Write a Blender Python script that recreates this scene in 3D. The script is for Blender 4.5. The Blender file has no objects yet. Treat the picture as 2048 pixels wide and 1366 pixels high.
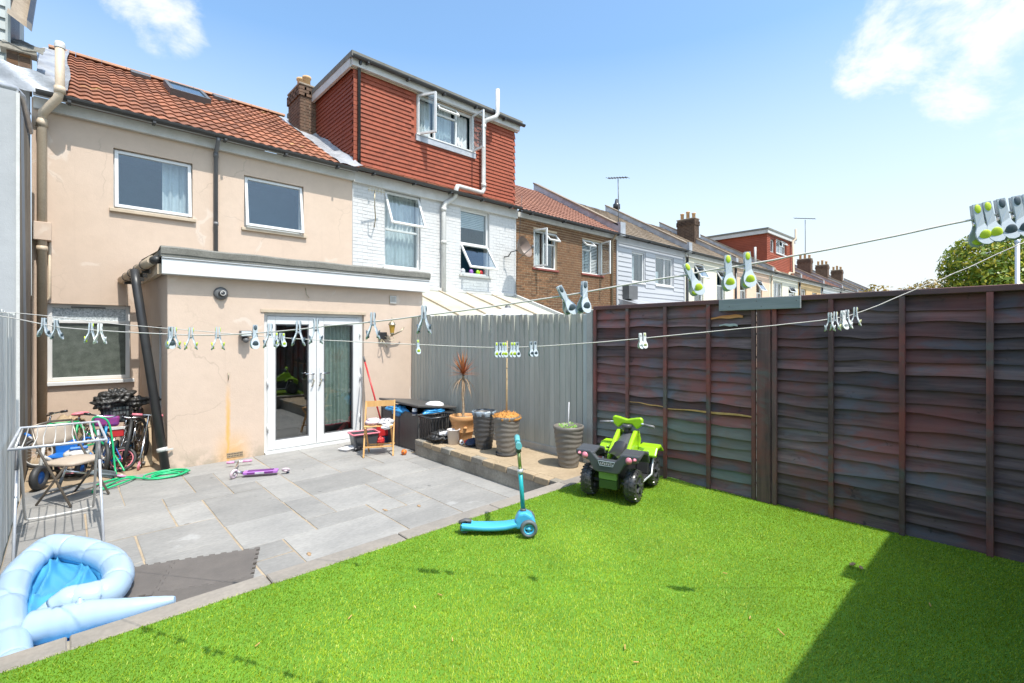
import bpy, math, random
import numpy as np
from mathutils import Vector, Matrix
R = math.radians
rnd = random.Random(7)
scn = bpy.context.scene
col = scn.collection
# ------------------------------------------------------------------ camera
# level camera 1.5 m above the lawn; X runs along the terrace, Y towards the houses
F_PX, CU, HZ, CAMZ = 961.0, 1024.0, 669.0, 1.5
CS, SN = 0.733, 0.681
cd = bpy.data.cameras.new('camera'); cam = bpy.data.objects.new('camera', cd); col.objects.link(cam)
cd.sensor_width = 36; cd.lens = F_PX / 2048 * 36; cd.shift_y = -14 / 2048
cd.clip_start = 0.05; cd.clip_end = 2000
cam.location = (0, 0, CAMZ); cam.rotation_euler = (R(90), 0, -math.atan2(SN, CS))
scn.camera = cam
# ------------------------------------------------------------------ sun, sky, exposure
SUN = Vector((0.004, -0.46, 0.887)).normalized()
sl = bpy.data.lights.new('sun', 'SUN'); sl.energy = 2.75; sl.angle = R(0.55); sl.color = (1.0, 0.955, 0.885)
so = bpy.data.objects.new('sun', sl); col.objects.link(so)
so.rotation_euler = SUN.to_track_quat('Z', 'Y').to_euler(); so.location = (2, -6, 12)
def ray(u, v):
    a = (u - CU) / F_PX
    return Vector((SN + CS * a, CS - SN * a, (HZ - v) / F_PX))
def gp(u, v, z=0.0):
    d = ray(u, v); t = (z - CAMZ) / d.z
    return Vector((d.x * t, d.y * t, z))
def yp(u, v, Y):
    d = ray(u, v); t = Y / d.y
    return Vector((d.x * t, Y, CAMZ + d.z * t))
def xp(u, v, X):
    d = ray(u, v); t = X / d.x
    return Vector((X, d.y * t, CAMZ + d.z * t))
def dp(u, v, dist):
    d = ray(u, v) * dist
    return Vector((d.x, d.y, CAMZ + d.z))
w = bpy.data.worlds.new('World'); scn.world = w; w.use_nodes = True
nt = w.node_tree; nt.nodes.clear()
def N(t, kind, **kw):
    n = t.nodes.new(kind)
    for k, v in kw.items():
        if k == 'ins':
            for i, x in v.items():
                n.inputs[i].default_value = x
        else:
            setattr(n, k, v)
    return n
def L(t, a, b): t.links.new(a, b)
def M2(t, op, a, b=None, c=None, clamp=False):
    n = t.nodes.new('ShaderNodeMath'); n.operation = op; n.use_clamp = clamp
    for i, x in enumerate((a, b, c)):
        if x is None: continue
        if hasattr(x, 'is_output') or hasattr(x, 'links'): t.links.new(x, n.inputs[i])
        else: n.inputs[i].default_value = x
    return n.outputs[0]
sky = N(nt, 'ShaderNodeTexSky'); sky.sky_type = 'NISHITA'; sky.sun_disc = False
sky.sun_elevation = math.asin(SUN.z); sky.sun_rotation = math.atan2(SUN.x, SUN.y)
sky.air_density = 1.0; sky.dust_density = 2.0; sky.ozone_density = 3.0; sky.altitude = 0
tc = N(nt, 'ShaderNodeTexCoord')
nz = N(nt, 'ShaderNodeTexNoise', ins={'Scale': 5.6, 'Detail': 9.0, 'Roughness': 0.62, 'Distortion': 0.3})
mp = N(nt, 'ShaderNodeMapping'); mp.inputs['Scale'].default_value = (1, 1, 1.5)
L(nt, tc.outputs['Generated'], mp.inputs[0]); L(nt, mp.outputs[0], nz.inputs['Vector'])
field = None
for (u, v, rad, amp) in ((295, -5, 5.5, .28), (362, 65, 3.0, .24), (1790, 95, 6.5, .35), (1860, 60, 7, .34), (1925, 165, 5.5, .35), (2050, 60, 6, .29), (2090, 225, 5, .27)):
    dv = ray(u, v).normalized()
    n = nt.nodes.new('ShaderNodeVectorMath'); n.operation = 'DOT_PRODUCT'
    L(nt, tc.outputs['Generated'], n.inputs[0]); n.inputs[1].default_value = dv
    mr = N(nt, 'ShaderNodeMapRange', interpolation_type='SMOOTHSTEP')
    L(nt, n.outputs['Value'], mr.inputs['Value'])
    mr.inputs['From Min'].default_value = math.cos(R(rad)); mr.inputs['From Max'].default_value = 1.0
    mr.inputs['To Max'].default_value = amp
    field = mr.outputs[0] if field is None else M2(nt, 'MAXIMUM', field, mr.outputs[0])
s = M2(nt, 'ADD', nz.outputs['Fac'], field)
mr = N(nt, 'ShaderNodeMapRange', interpolation_type='SMOOTHSTEP', ins={'From Min': .67, 'From Max': .90, 'To Max': .92})
L(nt, s, mr.inputs['Value'])
mx = N(nt, 'ShaderNodeMix', data_type='RGBA')
tint = N(nt, 'ShaderNodeMix', data_type='RGBA', blend_type='MULTIPLY'); tint.inputs[0].default_value = 1.0; L(nt, sky.outputs[0], tint.inputs[6]); tint.inputs[7].default_value = (.90, 1.04, 1.02, 1)
sz = N(nt, 'ShaderNodeSeparateXYZ'); L(nt, tc.outputs['Generated'], sz.inputs[0])
hz_ = N(nt, 'ShaderNodeMapRange', ins={'From Min': .08, 'From Max': .50, 'To Min': .95, 'To Max': 0.0}); L(nt, sz.outputs['Z'], hz_.inputs['Value'])
hazy = N(nt, 'ShaderNodeMix', data_type='RGBA'); L(nt, hz_.outputs[0], hazy.inputs[0]); L(nt, tint.outputs[2], hazy.inputs[6]); hazy.inputs[7].default_value = (3.1, 3.3, 3.42, 1)   # pale haze ring, the same all round the horizon
L(nt, mr.outputs[0], mx.inputs[0]); L(nt, hazy.outputs[2], mx.inputs[6]); mx.inputs[7].default_value = (3.7, 3.75, 3.8, 1)
bg = N(nt, 'ShaderNodeBackground', ins={'Strength': 0.148}); wo = N(nt, 'ShaderNodeOutputWorld')
L(nt, mx.outputs[2], bg.inputs[0]); L(nt, bg.outputs[0], wo.inputs[0])
vs = scn.view_settings
vs.view_transform = 'Standard'; vs.look = 'None'; vs.gamma = 1.0; vs.use_curve_mapping = False; vs.exposure = 1.12
scn.render.engine = 'CYCLES'
scn.render.resolution_x = 1024; scn.render.resolution_y = 683

# ------------------------------------------------------------------ mesh helpers
class MB:
    def __init__(s): s.v = []; s.f = []; s.sm = []
    def add(s, vs_, fs, smooth=False):
        o = len(s.v); s.v.extend(tuple(p) for p in vs_)
        s.f.extend(tuple(i + o for i in f) for f in fs); s.sm.extend([smooth] * len(fs)); return s
    def box(s, x0, y0, z0, x1, y1, z1):
        return s.add([(x0,y0,z0),(x1,y0,z0),(x1,y1,z0),(x0,y1,z0),(x0,y0,z1),(x1,y0,z1),(x1,y1,z1),(x0,y1,z1)],
                     [(0,3,2,1),(4,5,6,7),(0,1,5,4),(1,2,6,5),(2,3,7,6),(3,0,4,7)])
    def bar(s, a, b, wx, wz, up=(0, 0, 1)):
        # rectangular bar from a to b, width wx sideways and wz along 'up'
        a, b = Vector(a), Vector(b); d = (b - a).normalized(); up = Vector(up)
        sd = d.cross(up)
        if sd.length < 1e-5: sd = d.cross(Vector((1, 0, 0)))
        sd.normalize(); un = sd.cross(d).normalized(); sd *= wx / 2; un *= wz / 2
        return s.add([p + q for p in (a, b) for q in (-sd - un, sd - un, sd + un, -sd + un)],
                     [(0,1,2,3),(7,6,5,4),(0,4,5,1),(1,5,6,2),(2,6,7,3),(3,7,4,0)])
    def tube(s, pts, r, n=8, closed=False, caps=True, smooth=True, flat=1.0):
        pts = [Vector(p) for p in pts]; m = len(pts)
        rr = r if isinstance(r, (list, tuple)) else [r] * m
        tang = []
        for i in range(m):
            a = pts[(i - 1) % m] if (closed or i > 0) else pts[i]
            b = pts[(i + 1) % m] if (closed or i < m - 1) else pts[i]
            t = (b - a)
            tang.append(t.normalized() if t.length > 1e-9 else Vector((0, 0, 1)))
        ref = Vector((0, 0, 1)) if abs(tang[0].z) < .95 else Vector((1, 0, 0))
        u = (ref - tang[0] * ref.dot(tang[0])).normalized(); vs_ = []
        for i in range(m):
            u = (u - tang[i] * u.dot(tang[i])); u = u.normalized() if u.length > 1e-6 else tang[i].orthogonal().normalized()
            w_ = tang[i].cross(u)
            for k in range(n):
                a = 2 * math.pi * k / n
                vs_.append(pts[i] + (u * math.cos(a) * flat + w_ * math.sin(a)) * rr[i])
        fs = []
        for i in range(m if closed else m - 1):
            j = (i + 1) % m
            for k in range(n):
                k2 = (k + 1) % n
                fs.append((i*n+k, i*n+k2, j*n+k2, j*n+k))
        s.add(vs_, fs, smooth)
        if caps and not closed:
            o = len(s.v) - m * n
            s.f.append(tuple(o + k for k in reversed(range(n)))); s.sm.append(False)
            s.f.append(tuple(o + (m-1)*n + k for k in range(n))); s.sm.append(False)
        return s
    def lathe(s, prof, n=24, c=(0, 0, 0), M=None, smooth=True, wob=None):
        c = Vector(c); vs_ = []; fs = []; m = len(prof)
        for i, (r, z) in enumerate(prof):
            for k in range(n):
                a = 2 * math.pi * k / n
                q = 1 + (wob(a, z) if wob else 0)
                p = Vector((r * q * math.cos(a), r * q * math.sin(a), z))
                vs_.append((M @ p if M else p) + c)
        for i in range(m - 1):
            for k in range(n):
                k2 = (k + 1) % n
                fs.append((i*n+k, i*n+k2, (i+1)*n+k2, (i+1)*n+k))
        return s.add(vs_, fs, smooth)
    def disc(s, c, r, M=None, n=20):
        c = Vector(c); vs_ = [(M @ Vector((r*math.cos(2*math.pi*k/n), r*math.sin(2*math.pi*k/n), 0)) if M else Vector((r*math.cos(2*math.pi*k/n), r*math.sin(2*math.pi*k/n), 0))) + c for k in range(n)]
        return s.add(vs_, [tuple(range(n))])
    def prism(s, poly, ax, a, b):
        # poly: 2-D points; ax: axis of extrusion 0/1/2; from a to b
        def mk(p, t):
            q = list(p); q.insert(ax, t); return q
        n = len(poly); vs_ = [mk(p, a) for p in poly] + [mk(p, b) for p in poly]
        fs = [tuple(range(n)), tuple(reversed(range(n, 2*n)))] + [(i, i+n, (i+1) % n + n, (i+1) % n) for i in range(n)]
        return s.add(vs_, fs)
    def grid(s, fn, nu, nv, smooth=True, wrapu=False):
        vs_ = [fn(i / nu, j / nv) for i in range(nu + (0 if wrapu else 1)) for j in range(nv + 1)]
        fs = []
        cnt = nu if wrapu else nu + 1
        for i in range(nu):
            i2 = (i + 1) % cnt
            for j in range(nv):
                fs.append((i*(nv+1)+j, i2*(nv+1)+j, i2*(nv+1)+j+1, i*(nv+1)+j+1))
        return s.add(vs_, fs, smooth)
    def ell(s, c, r, n=14, m=9, M=None, bump=None):
        c = Vector(c)
        def fn(i, j):
            a = 2*math.pi*i; b = math.pi*(j - .5)
            p = Vector((r[0]*math.cos(a)*math.cos(b), r[1]*math.sin(a)*math.cos(b), r[2]*math.sin(b)))
            if bump: p *= 1 + bump(p)
            return (M @ p if M else p) + c
        return s.grid(fn, n, m, True, True)
    def xf(s, M):
        s.v = [tuple(M @ Vector(p)) for p in s.v]; return s
    def mesh(s, name, mat):
        me = bpy.data.meshes.new(name); me.from_pydata(s.v, [], s.f)
        me.polygons.foreach_set('use_smooth', s.sm)
        if mat: me.materials.append(mat)
        me.update(); return me
    def build(s, name, mat, parent=None, W=True, bev=0, seg=1, loc=None):
        # W: the vertices are world coordinates (parents are unrotated or at identity); else local to the parent
        if parent is not None and W:
            o = wloc(parent); s.v = [(p[0]-o.x, p[1]-o.y, p[2]-o.z) for p in s.v]
        ob = bpy.data.objects.new(name, s.mesh(name, mat)); col.objects.link(ob)
        if parent is not None: ob.parent = parent
        if loc is not None: ob.location = loc
        if bev:
            b = ob.modifiers.new('bevel', 'BEVEL'); b.width = bev; b.segments = seg; b.limit_method = 'ANGLE'; b.angle_limit = R(40)
        return ob
def wloc(o):
    p = Vector(o.location)
    while o.parent is not None:
        o = o.parent; p += Vector(o.location)
    return p
def tag(o, label=None, cat=None, group=None, kind=None):
    if label: o['label'] = label
    if cat: o['category'] = cat
    if group: o['group'] = group
    if kind: o['kind'] = kind
    return o
def thing(name, label, cat, loc=(0, 0, 0), rz=0, group=None):
    o = bpy.data.objects.new(name, None); col.objects.link(o)
    o.location = loc; o.rotation_euler = (0, 0, rz); o.empty_display_size = .1
    return tag(o, label, cat, group)
def inst(name, me, parent, loc, rot=None, scale=None):
    ob = bpy.data.objects.new(name, me); col.objects.link(ob)
    ob.parent = parent; ob.location = loc
    if rot: ob.rotation_euler = rot
    if scale: ob.scale = scale
    return ob
def copy_tree(o, parent=None):
    c = o.copy(); col.objects.link(c); c.parent = parent
    for ch in o.children: copy_tree(ch, c)
    return c
# spread many alike pieces: the 300 nearest to the camera as single objects, the rest as one mesh
def pieces(name, me_fn, mat, places, parent, limit=300, stuffname=None, variants=3):
    """me_fn(k) -> MB of one piece about the origin; places: list of (Vector, scale xyz)"""
    pl = sorted(places, key=lambda q: (q[0] - cam.location).length)
    o = wloc(parent)
    meshes = [me_fn(k).mesh(name, mat) for k in range(variants)]
    for i, (p, sc) in enumerate(pl[:limit]):
        inst(name, meshes[i % variants], parent, p - o, None, sc)
    if len(pl) > limit:
        mb = MB()
        base = [me_fn(k) for k in range(variants)]
        for i, (p, sc) in enumerate(pl[limit:]):
            b = base[i % variants]
            mb.add([(q[0]*sc[0]+p.x, q[1]*sc[1]+p.y, q[2]*sc[2]+p.z) for q in b.v], b.f)
        ob = mb.build(stuffname or name + 's', mat, parent); ob['kind'] = 'stuff'
# ------------------------------------------------------------------ materials
MT = {}
def rgb(c): return (c[0], c[1], c[2], 1.0)
def base_mat(name):
    m = bpy.data.materials.new(name); m.use_nodes = True; MT[name] = m
    return m, m.node_tree, m.node_tree.nodes['Principled BSDF']
def coords(t, kind='Object', scale=(1, 1, 1)):
    if kind == 'World':
        g = t.nodes.new('ShaderNodeNewGeometry'); out = g.outputs['Position']
    else:
        out = t.nodes.new('ShaderNodeTexCoord').outputs[kind]
    mp = t.nodes.new('ShaderNodeMapping'); mp.inputs['Scale'].default_value = scale
    t.links.new(out, mp.inputs[0]); return mp.outputs[0]
def noise(t, vec, scale, detail=5, rough=.55, dist=0):
    n = N(t, 'ShaderNodeTexNoise', ins={'Scale': scale, 'Detail': detail, 'Roughness': rough, 'Distortion': dist})
    t.links.new(vec, n.inputs['Vector']); return n.outputs['Fac']
def ramp(t, fac, stops):
    r = t.nodes.new('ShaderNodeValToRGB'); e = r.color_ramp.elements
    while len(e) < len(stops): e.new(.5)
    for k, (p, c) in enumerate(stops):
        e[k].position = p; e[k].color = rgb(c) if not isinstance(c, (int, float)) else (c, c, c, 1)
    t.links.new(fac, r.inputs[0]); return r.outputs[0]
def mixc(t, f, a, b, mode='MIX'):
    n = t.nodes.new('ShaderNodeMix'); n.data_type = 'RGBA'; n.blend_type = mode
    for i, x in ((0, f), (6, a), (7, b)):
        if hasattr(x, 'is_output'): t.links.new(x, n.inputs[i])
        else: n.inputs[i].default_value = rgb(x) if isinstance(x, (tuple, list)) else x
    return n.outputs[2]
def bump(t, b, h, strength=.3, dist=.01):
    n = t.nodes.new('ShaderNodeBump'); n.inputs['Strength'].default_value = strength; n.inputs['Distance'].default_value = dist
    t.links.new(h, n.inputs['Height']); t.links.new(n.outputs[0], b.inputs['Normal'])
def pm(name, c1, c2=None, scale=6, rough=.6, bmp=.15, bscale=40, metal=0, sp=.5, rand=0.0, stretch=(1, 1, 1), kind='Object', bdist=.004, coat=0, fine=.0):
    m, t, b = base_mat(name); c2 = c2 or tuple(x * .72 for x in c1)
    v = coords(t, kind, stretch)
    f = noise(t, v, scale, 6, .6)
    f = ramp(t, f, [(.32, 0.), (.68, 1.)])
    c = mixc(t, f, c1, c2)
    if fine:
        f2 = noise(t, v, scale * 14, 3, .6); c = mixc(t, fine, c, ramp(t, f2, [(.3, .35), (.7, 1.)]), 'MULTIPLY')
    if rand:
        oi = t.nodes.new('ShaderNodeObjectInfo')
        hs = t.nodes.new('ShaderNodeHueSaturation'); t.links.new(c, hs.inputs['Color'])
        val = N(t, 'ShaderNodeMapRange', ins={'To Min': 1 - rand, 'To Max': 1 + rand}); t.links.new(oi.outputs['Random'], val.inputs['Value'])
        t.links.new(val.outputs[0], hs.inputs['Value']); c = hs.outputs['Color']
    t.links.new(c, b.inputs['Base Color'])
    b.inputs['Roughness'].default_value = rough; b.inputs['Metallic'].default_value = metal
    b.inputs['Specular IOR Level'].default_value = sp
    if coat: b.inputs['Coat Weight'].default_value = coat
    if bmp: bump(t, b, noise(t, v, bscale, 4, .6), bmp, bdist)
    return m
def stain(m, c, scale, lim, amt):
    # irregular spots with a shape of their own
    t = m.node_tree; b = t.nodes['Principled BSDF']; src = b.inputs['Base Color'].links[0].from_socket
    f = ramp(t, noise(t, coords(t, 'World'), scale, 7, .68), [(lim[0], 0.), (lim[1], amt)])
    t.links.new(mixc(t, f, src, c), b.inputs['Base Color'])
def render_wall(name, c1, c2, crack=(.8, .76, .7), rust=False):
    m, t, b = base_mat(name); v = coords(t, 'World')
    f = noise(t, v, .9, 6, .6); c = mixc(t, ramp(t, f, [(.3, 0.), (.7, 1.)]), c1, c2)
    g = noise(t, v, 7, 6, .7); c = mixc(t, .22, c, ramp(t, g, [(.25, .7), (.6, 1.)]), 'MULTIPLY')
    # hairline cracks and pale filler
    wv = t.nodes.new('ShaderNodeVectorMath'); wv.operation = 'ADD'; t.links.new(v, wv.inputs[0])
    nn = N(t, 'ShaderNodeTexNoise', ins={'Scale': 3.0, 'Detail': 5.0}); t.links.new(v, nn.inputs['Vector'])
    sc = t.nodes.new('ShaderNodeVectorMath'); sc.operation = 'SCALE'; sc.inputs['Scale'].default_value = .35
    t.links.new(nn.outputs['Color'], sc.inputs[0]); t.links.new(sc.outputs[0], wv.inputs[1])
    vo = N(t, 'ShaderNodeTexVoronoi', feature='DISTANCE_TO_EDGE', ins={'Scale': 1.15}); t.links.new(wv.outputs[0], vo.inputs['Vector'])
    d = vo.outputs['Distance']
    patch = ramp(t, noise(t, v, 1.3, 2), [(.56, 0.), (.6, 1.)])
    filler = M2(t, 'MULTIPLY', ramp(t, d, [(.02, 1.), (.035, 0.)]), patch)
    c = mixc(t, M2(t, 'MULTIPLY', filler, .2), c, crack)
    fine = M2(t, 'MULTIPLY', ramp(t, d, [(.004, 1.), (.009, 0.)]), ramp(t, noise(t, v, .7, 2), [(.48, 0.), (.6, .3)]))
    c = mixc(t, fine, c, tuple(x * .5 for x in c1))
    # dirty splash band at the foot and thin vertical runs
    sx = t.nodes.new('ShaderNodeSeparateXYZ'); t.links.new(v, sx.inputs[0])
    sv = coords(t, 'World', (9, 9, .35)); run = ramp(t, noise(t, sv, 1, 5, .6), [(.6, 0.), (.8, .2)])
    c = mixc(t, run, c, tuple(x * .72 for x in c2))
    foot = N(t, 'ShaderNodeMapRange', ins={'From Min': -.02, 'From Max': -.27, 'To Max': 1.0}); t.links.new(sx.outputs['Z'], foot.inputs['Value'])
    fm = M2(t, 'MULTIPLY', foot.outputs[0], ramp(t, noise(t, v, 6, 5), [(.42, 0.), (.56, .8)]))
    c = mixc(t, fm, c, (.34, .29, .22))
    if rust:
        # rust run below the iron hook
        wob = M2(t, 'MULTIPLY', M2(t, 'SUBTRACT', noise(t, v, 9, 3), .5), .05)
        dx = M2(t, 'ABSOLUTE', M2(t, 'ADD', M2(t, 'SUBTRACT', sx.outputs['X'], 1.672), wob))
        a = N(t, 'ShaderNodeMapRange', interpolation_type='SMOOTHSTEP', ins={'From Min': .045, 'From Max': .0, 'To Max': .75}); t.links.new(dx, a.inputs['Value'])
        zz = N(t, 'ShaderNodeMapRange', interpolation_type='SMOOTHSTEP', ins={'From Min': .95, 'From Max': .25, 'To Max': 1.0}); t.links.new(sx.outputs['Z'], zz.inputs['Value'])
        r1 = M2(t, 'MULTIPLY', a.outputs[0], zz.outputs[0])
        dx2 = M2(t, 'ABSOLUTE', M2(t, 'SUBTRACT', sx.outputs['X'], 1.73))
        a2 = N(t, 'ShaderNodeMapRange', interpolation_type='SMOOTHSTEP', ins={'From Min': .3, 'From Max': .0, 'To Max': .5}); t.links.new(dx2, a2.inputs['Value'])
        z2 = N(t, 'ShaderNodeMapRange', interpolation_type='SMOOTHSTEP', ins={'From Min': .25, 'From Max': -.2, 'To Max': 1.0}); t.links.new(sx.outputs['Z'], z2.inputs['Value'])
        r2 = M2(t, 'MULTIPLY', a2.outputs[0], z2.outputs[0])
        yy = M2(t, 'LESS_THAN', sx.outputs['Y'], 7.7)
        c = mixc(t, M2(t, 'MULTIPLY', M2(t, 'MAXIMUM', r1, r2), yy), c, (.72, .36, .06))
    t.links.new(c, b.inputs['Base Color']); b.inputs['Roughness'].default_value = .85; b.inputs['Specular IOR Level'].default_value = .25
    h = M2(t, 'ADD', noise(t, v, 60, 4, .7), M2(t, 'MULTIPLY', noise(t, v, 6, 3), 1.6))
    bump(t, b, h, .35, .006); return m
def wood(name, c1, c2, c3, axis=2, scale=1.0, rough=.7, rand=.15, kind='Object', blotch=None):
    m, t, b = base_mat(name)
    st = [14, 14, 14]; st[axis] = .9
    oi = t.nodes.new('ShaderNodeObjectInfo')
    v0 = coords(t, kind, tuple(x * scale for x in st))
    ad = t.nodes.new('ShaderNodeVectorMath'); ad.operation = 'ADD'; t.links.new(v0, ad.inputs[0])
    ml = M2(t, 'MULTIPLY', oi.outputs['Random'], 60.0); t.links.new(ml, ad.inputs[1]); v = ad.outputs[0]
    f = noise(t, v, 1.6, 6, .65, .3)
    c = ramp(t, f, [(.28, c1), (.5, c2), (.72, c3)])
    vb = coords(t, 'World', (1, 1, 1))
    if blotch:
        c = mixc(t, ramp(t, noise(t, vb, 1.7, 4, .6), [(.42, 0.), (.62, .85)]), c, blotch[0])
        if len(blotch) > 1: c = mixc(t, ramp(t, noise(t, coords(t, 'World', (1, 1.2, 2.5)), 2.3, 4, .6, .4), [(.52, 0.), (.66, .8)]), c, blotch[1])
    hs = t.nodes.new('ShaderNodeHueSaturation'); t.links.new(c, hs.inputs['Color'])
    val = N(t, 'ShaderNodeMapRange', ins={'To Min': 1 - rand, 'To Max': 1 + rand}); t.links.new(oi.outputs['Random'], val.inputs['Value'])
    t.links.new(val.outputs[0], hs.inputs['Value']); t.links.new(hs.outputs[0], b.inputs['Base Color'])
    b.inputs['Roughness'].default_value = rough; b.inputs['Specular IOR Level'].default_value = .3
    bump(t, b, f, .5, .004); return m
def glass(name, tint=(.90, .94, .95), boost=1.0, rough=.01):
    m, t, b = base_mat(name); out = t.nodes['Material Output']; t.nodes.remove(b)
    tr = N(t, 'ShaderNodeBsdfTransparent'); tr.inputs[0].default_value = rgb(tint)
    gl = N(t, 'ShaderNodeBsdfGlossy'); gl.inputs['Roughness'].default_value = rough
    lw = N(t, 'ShaderNodeLayerWeight'); lw.inputs['Blend'].default_value = .5
    fr_ = M2(t, 'ADD', M2(t, 'MULTIPLY', M2(t, 'POWER', lw.outputs['Facing'], 4.0), .9), .045)
    v = coords(t, 'Object'); bn = t.nodes.new('ShaderNodeBump'); bn.inputs['Strength'].default_value = .03; bn.inputs['Distance'].default_value = .02
    t.links.new(noise(t, v, 1.5, 2), bn.inputs['Height']); t.links.new(bn.outputs[0], gl.inputs['Normal'])
    f = M2(t, 'MULTIPLY', fr_, 2.0 * boost, clamp=True)
    ms = N(t, 'ShaderNodeMixShader'); t.links.new(f, ms.inputs[0]); t.links.new(tr.outputs[0], ms.inputs[1]); t.links.new(gl.outputs[0], ms.inputs[2])
    t.links.new(ms.outputs[0], out.inputs[0]); return m

WHITE = pm('white_upvc', (.66, .66, .65), (.61, .61, .595), 3, .35, .02)
OLDWHITE = pm('weathered_white_paint', (.60, .59, .565), (.50, .49, .46), 4, .5, .08, fine=.15)
CREAM = render_wall('cream_render', (.59, .465, .37), (.565, .44, .345), rust=True)
CREAMP = pm('cream_paint', (.56, .455, .335), (.46, .365, .26), 3, .55, .05, fine=.2)
GREYR = render_wall('pale_grey_render', (.40, .41, .42), (.34, .35, .36))
SIDER = pm('stained_and_shaded_brown', (.40, .33, .25), (.24, .19, .14), 2.5, .9, .4, 30, kind='World', fine=.4, stretch=(1, 1, .4))
TILE = pm('clay_orange_tile', (.355, .138, .07), (.235, .085, .043), 2.2, .8, .25, 50, rand=.3, fine=.4)
stain(TILE, (.50, .36, .10), 2.2, (.66, .70), .6); stain(TILE, (.16, .10, .07), 3.5, (.58, .70), .55)
TILE2 = pm('red_hanging_tile', (.285, .064, .028), (.23, .05, .022), 2.5, .75, .12, 40, rand=.14)
stain(TILE2, (.13, .042, .03), 1.6, (.55, .75), .4)
TILEB = pm('brown_tile', (.33, .255, .18), (.22, .165, .115), 1.5, .85, .3, 20, kind='World', fine=.35)
TILEO = pm('orange_tile_far', (.33, .155, .10), (.24, .105, .07), 1.5, .85, .3, 20, kind='World', fine=.35)
RIDGE = pm('ridge_tile', (.42, .22, .13), (.30, .18, .12), 3, .85, .3)
LEAD = pm('lead_flashing', (.50, .51, .53), (.30, .31, .33), 3, .45, .5, 9, metal=.35, bdist=.02)
GUTTER = pm('black_plastic', (.028, .028, .03), (.045, .044, .042), 3, .4, .05)
GREYPIPE = pm('grey_plastic_pipe', (.16, .16, .165), (.11, .11, .115), 3, .45, .05)
FELT = pm('mineral_felt', (.24, .23, .20), (.17, .165, .14), 5, .95, .6, 160, fine=.5)
SOFFIT = pm('grey_board', (.46, .47, .48), (.40, .40, .41), 3, .7, .05)
BRICK = pm('brown_stock_brick', (.235, .118, .052), (.135, .066, .032), 5, .9, .3, 60, rand=.35, fine=.3)
MORTAR = pm('pale_mortar', (.58, .45, .30), (.48, .37, .25), 8, .95, .3, 80, kind='World')
BRICKD = pm('sooty_chimney_brick', (.155, .095, .062), (.075, .048, .034), 6, .95, .3, 60, rand=.4, fine=.3, kind='World')
MORTARD = pm('sooty_mortar', (.34, .28, .21), (.22, .18, .14), 8, .95, .3)
WBRICK = pm('white_painted_brick', (.58, .575, .565), (.53, .525, .515), 4, .6, .35, 30, rand=.03)
WMORTAR = pm('white_painted_joint', (.55, .545, .54), (.50, .50, .49), 8, .7, .2, kind='World')
POT = pm('buff_chimney_pot', (.62, .40, .20), (.5, .32, .17), 4, .85, .1)
CLAD = pm('grey_shiplap', (.43, .435, .45), (.38, .385, .40), 2, .55, .1, 60, rand=.03, stretch=(.2, 1, 6))
CLADG = pm('sage_cladding', (.36, .40, .39), (.31, .34, .335), 2, .6, .15, 60, rand=.04)
DARK = pm('dark_room', (.09, .105, .105), (.07, .08, .08), 2, .9, 0)
ROOM = pm('room_sky_teal', (.07, .20, .26), (.05, .16, .21), 2, .9, 0)  # teal sky reflection of the panes put into the room colour
CURT = pm('net_curtain', (.62, .66, .66), (.5, .54, .55), 6, .9, .1)
GLASS = glass('window_glass')
GLASSD = glass('door_glass', (.90, .92, .92), 1.6)
MOTTLE = pm('frosted_glass', (.72, .77, .79), (.22, .26, .28), 55, .15, .5, 60, kind='World')
STAINGL = pm('speckled_dark_glass', (.15, .17, .15), (.08, .095, .082), 9, .14, .25, 120, kind='World', fine=.5)
SLAB = pm('grey_sandstone', (.315, .302, .282), (.235, .228, .216), 1.6, .75, .35, 30, rand=.15, kind='World', fine=.3, stretch=(1, 1.9, 1))
stain(SLAB, (.10, .095, .09), 2.6, (.655, .70), .75); stain(SLAB, (.55, .55, .54), 1.1, (.66, .72), .3)
JOINT = pm('sandy_joint', (.40, .31, .21), (.28, .22, .15), 9, .95, .4, 120, kind='World')
KERB = pm('kerb_concrete', (.31, .27, .228), (.235, .212, .185), 3, .85, .3, 60, rand=.07, kind='World', fine=.25)
CONC = pm('old_concrete', (.40, .365, .30), (.20, .175, .14), 2.6, .9, .6, 22, kind='World', fine=.4, bdist=.01)
SAND = pm('sandy_concrete', (.45, .345, .225), (.34, .255, .16), 2.2, .9, .4, 50, kind='World', fine=.3)
SOIL = pm('sandy_ground', (.42, .32, .21), (.27, .2, .13), 3, .95, .5, 40, kind='World', fine=.4)
GROUND = pm('ground_earth', (.20, .2, .17), (.14, .15, .11), .5, .95, .3, 4, kind='World')
TURFB = pm('turf_backing', (.12, .26, .015), (.09, .2, .012), 3, .9, .3, 60, kind='World')
GFENCE = wood('grey_stained_board', (.36, .36, .315), (.42, .42, .37), (.47, .465, .41), 2, rand=.08)
GFRESH = wood('pale_grey_drips', (.36, .40, .38), (.42, .45, .43), (.47, .50, .47), 2, rand=.1)
GPOST = pm('pale_concrete_post', (.47, .45, .41), (.36, .35, .32), 4, .9, .4, 50, kind='World', fine=.2)
DFENCE = wood('dark_stained_slat', (.05, .035, .035), (.135, .093, .09), (.225, .158, .15), 1, rand=.45, blotch=((.25, .085, .074), (.125, .125, .145)))
stain(DFENCE, (.035, .028, .03), 5.5, (.64, .70), .8)
DGREEN = wood('green_faded_slat', (.13, .135, .12), (.19, .20, .18), (.25, .25, .225), 1, rand=.2, blotch=((.22, .18, .15), (.2, .23, .225)))
DPOST = wood('dark_stained_post', (.085, .052, .05), (.14, .082, .076), (.19, .105, .096), 2, rand=.25, blotch=((.30, .082, .065), (.12, .125, .115)))
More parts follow.
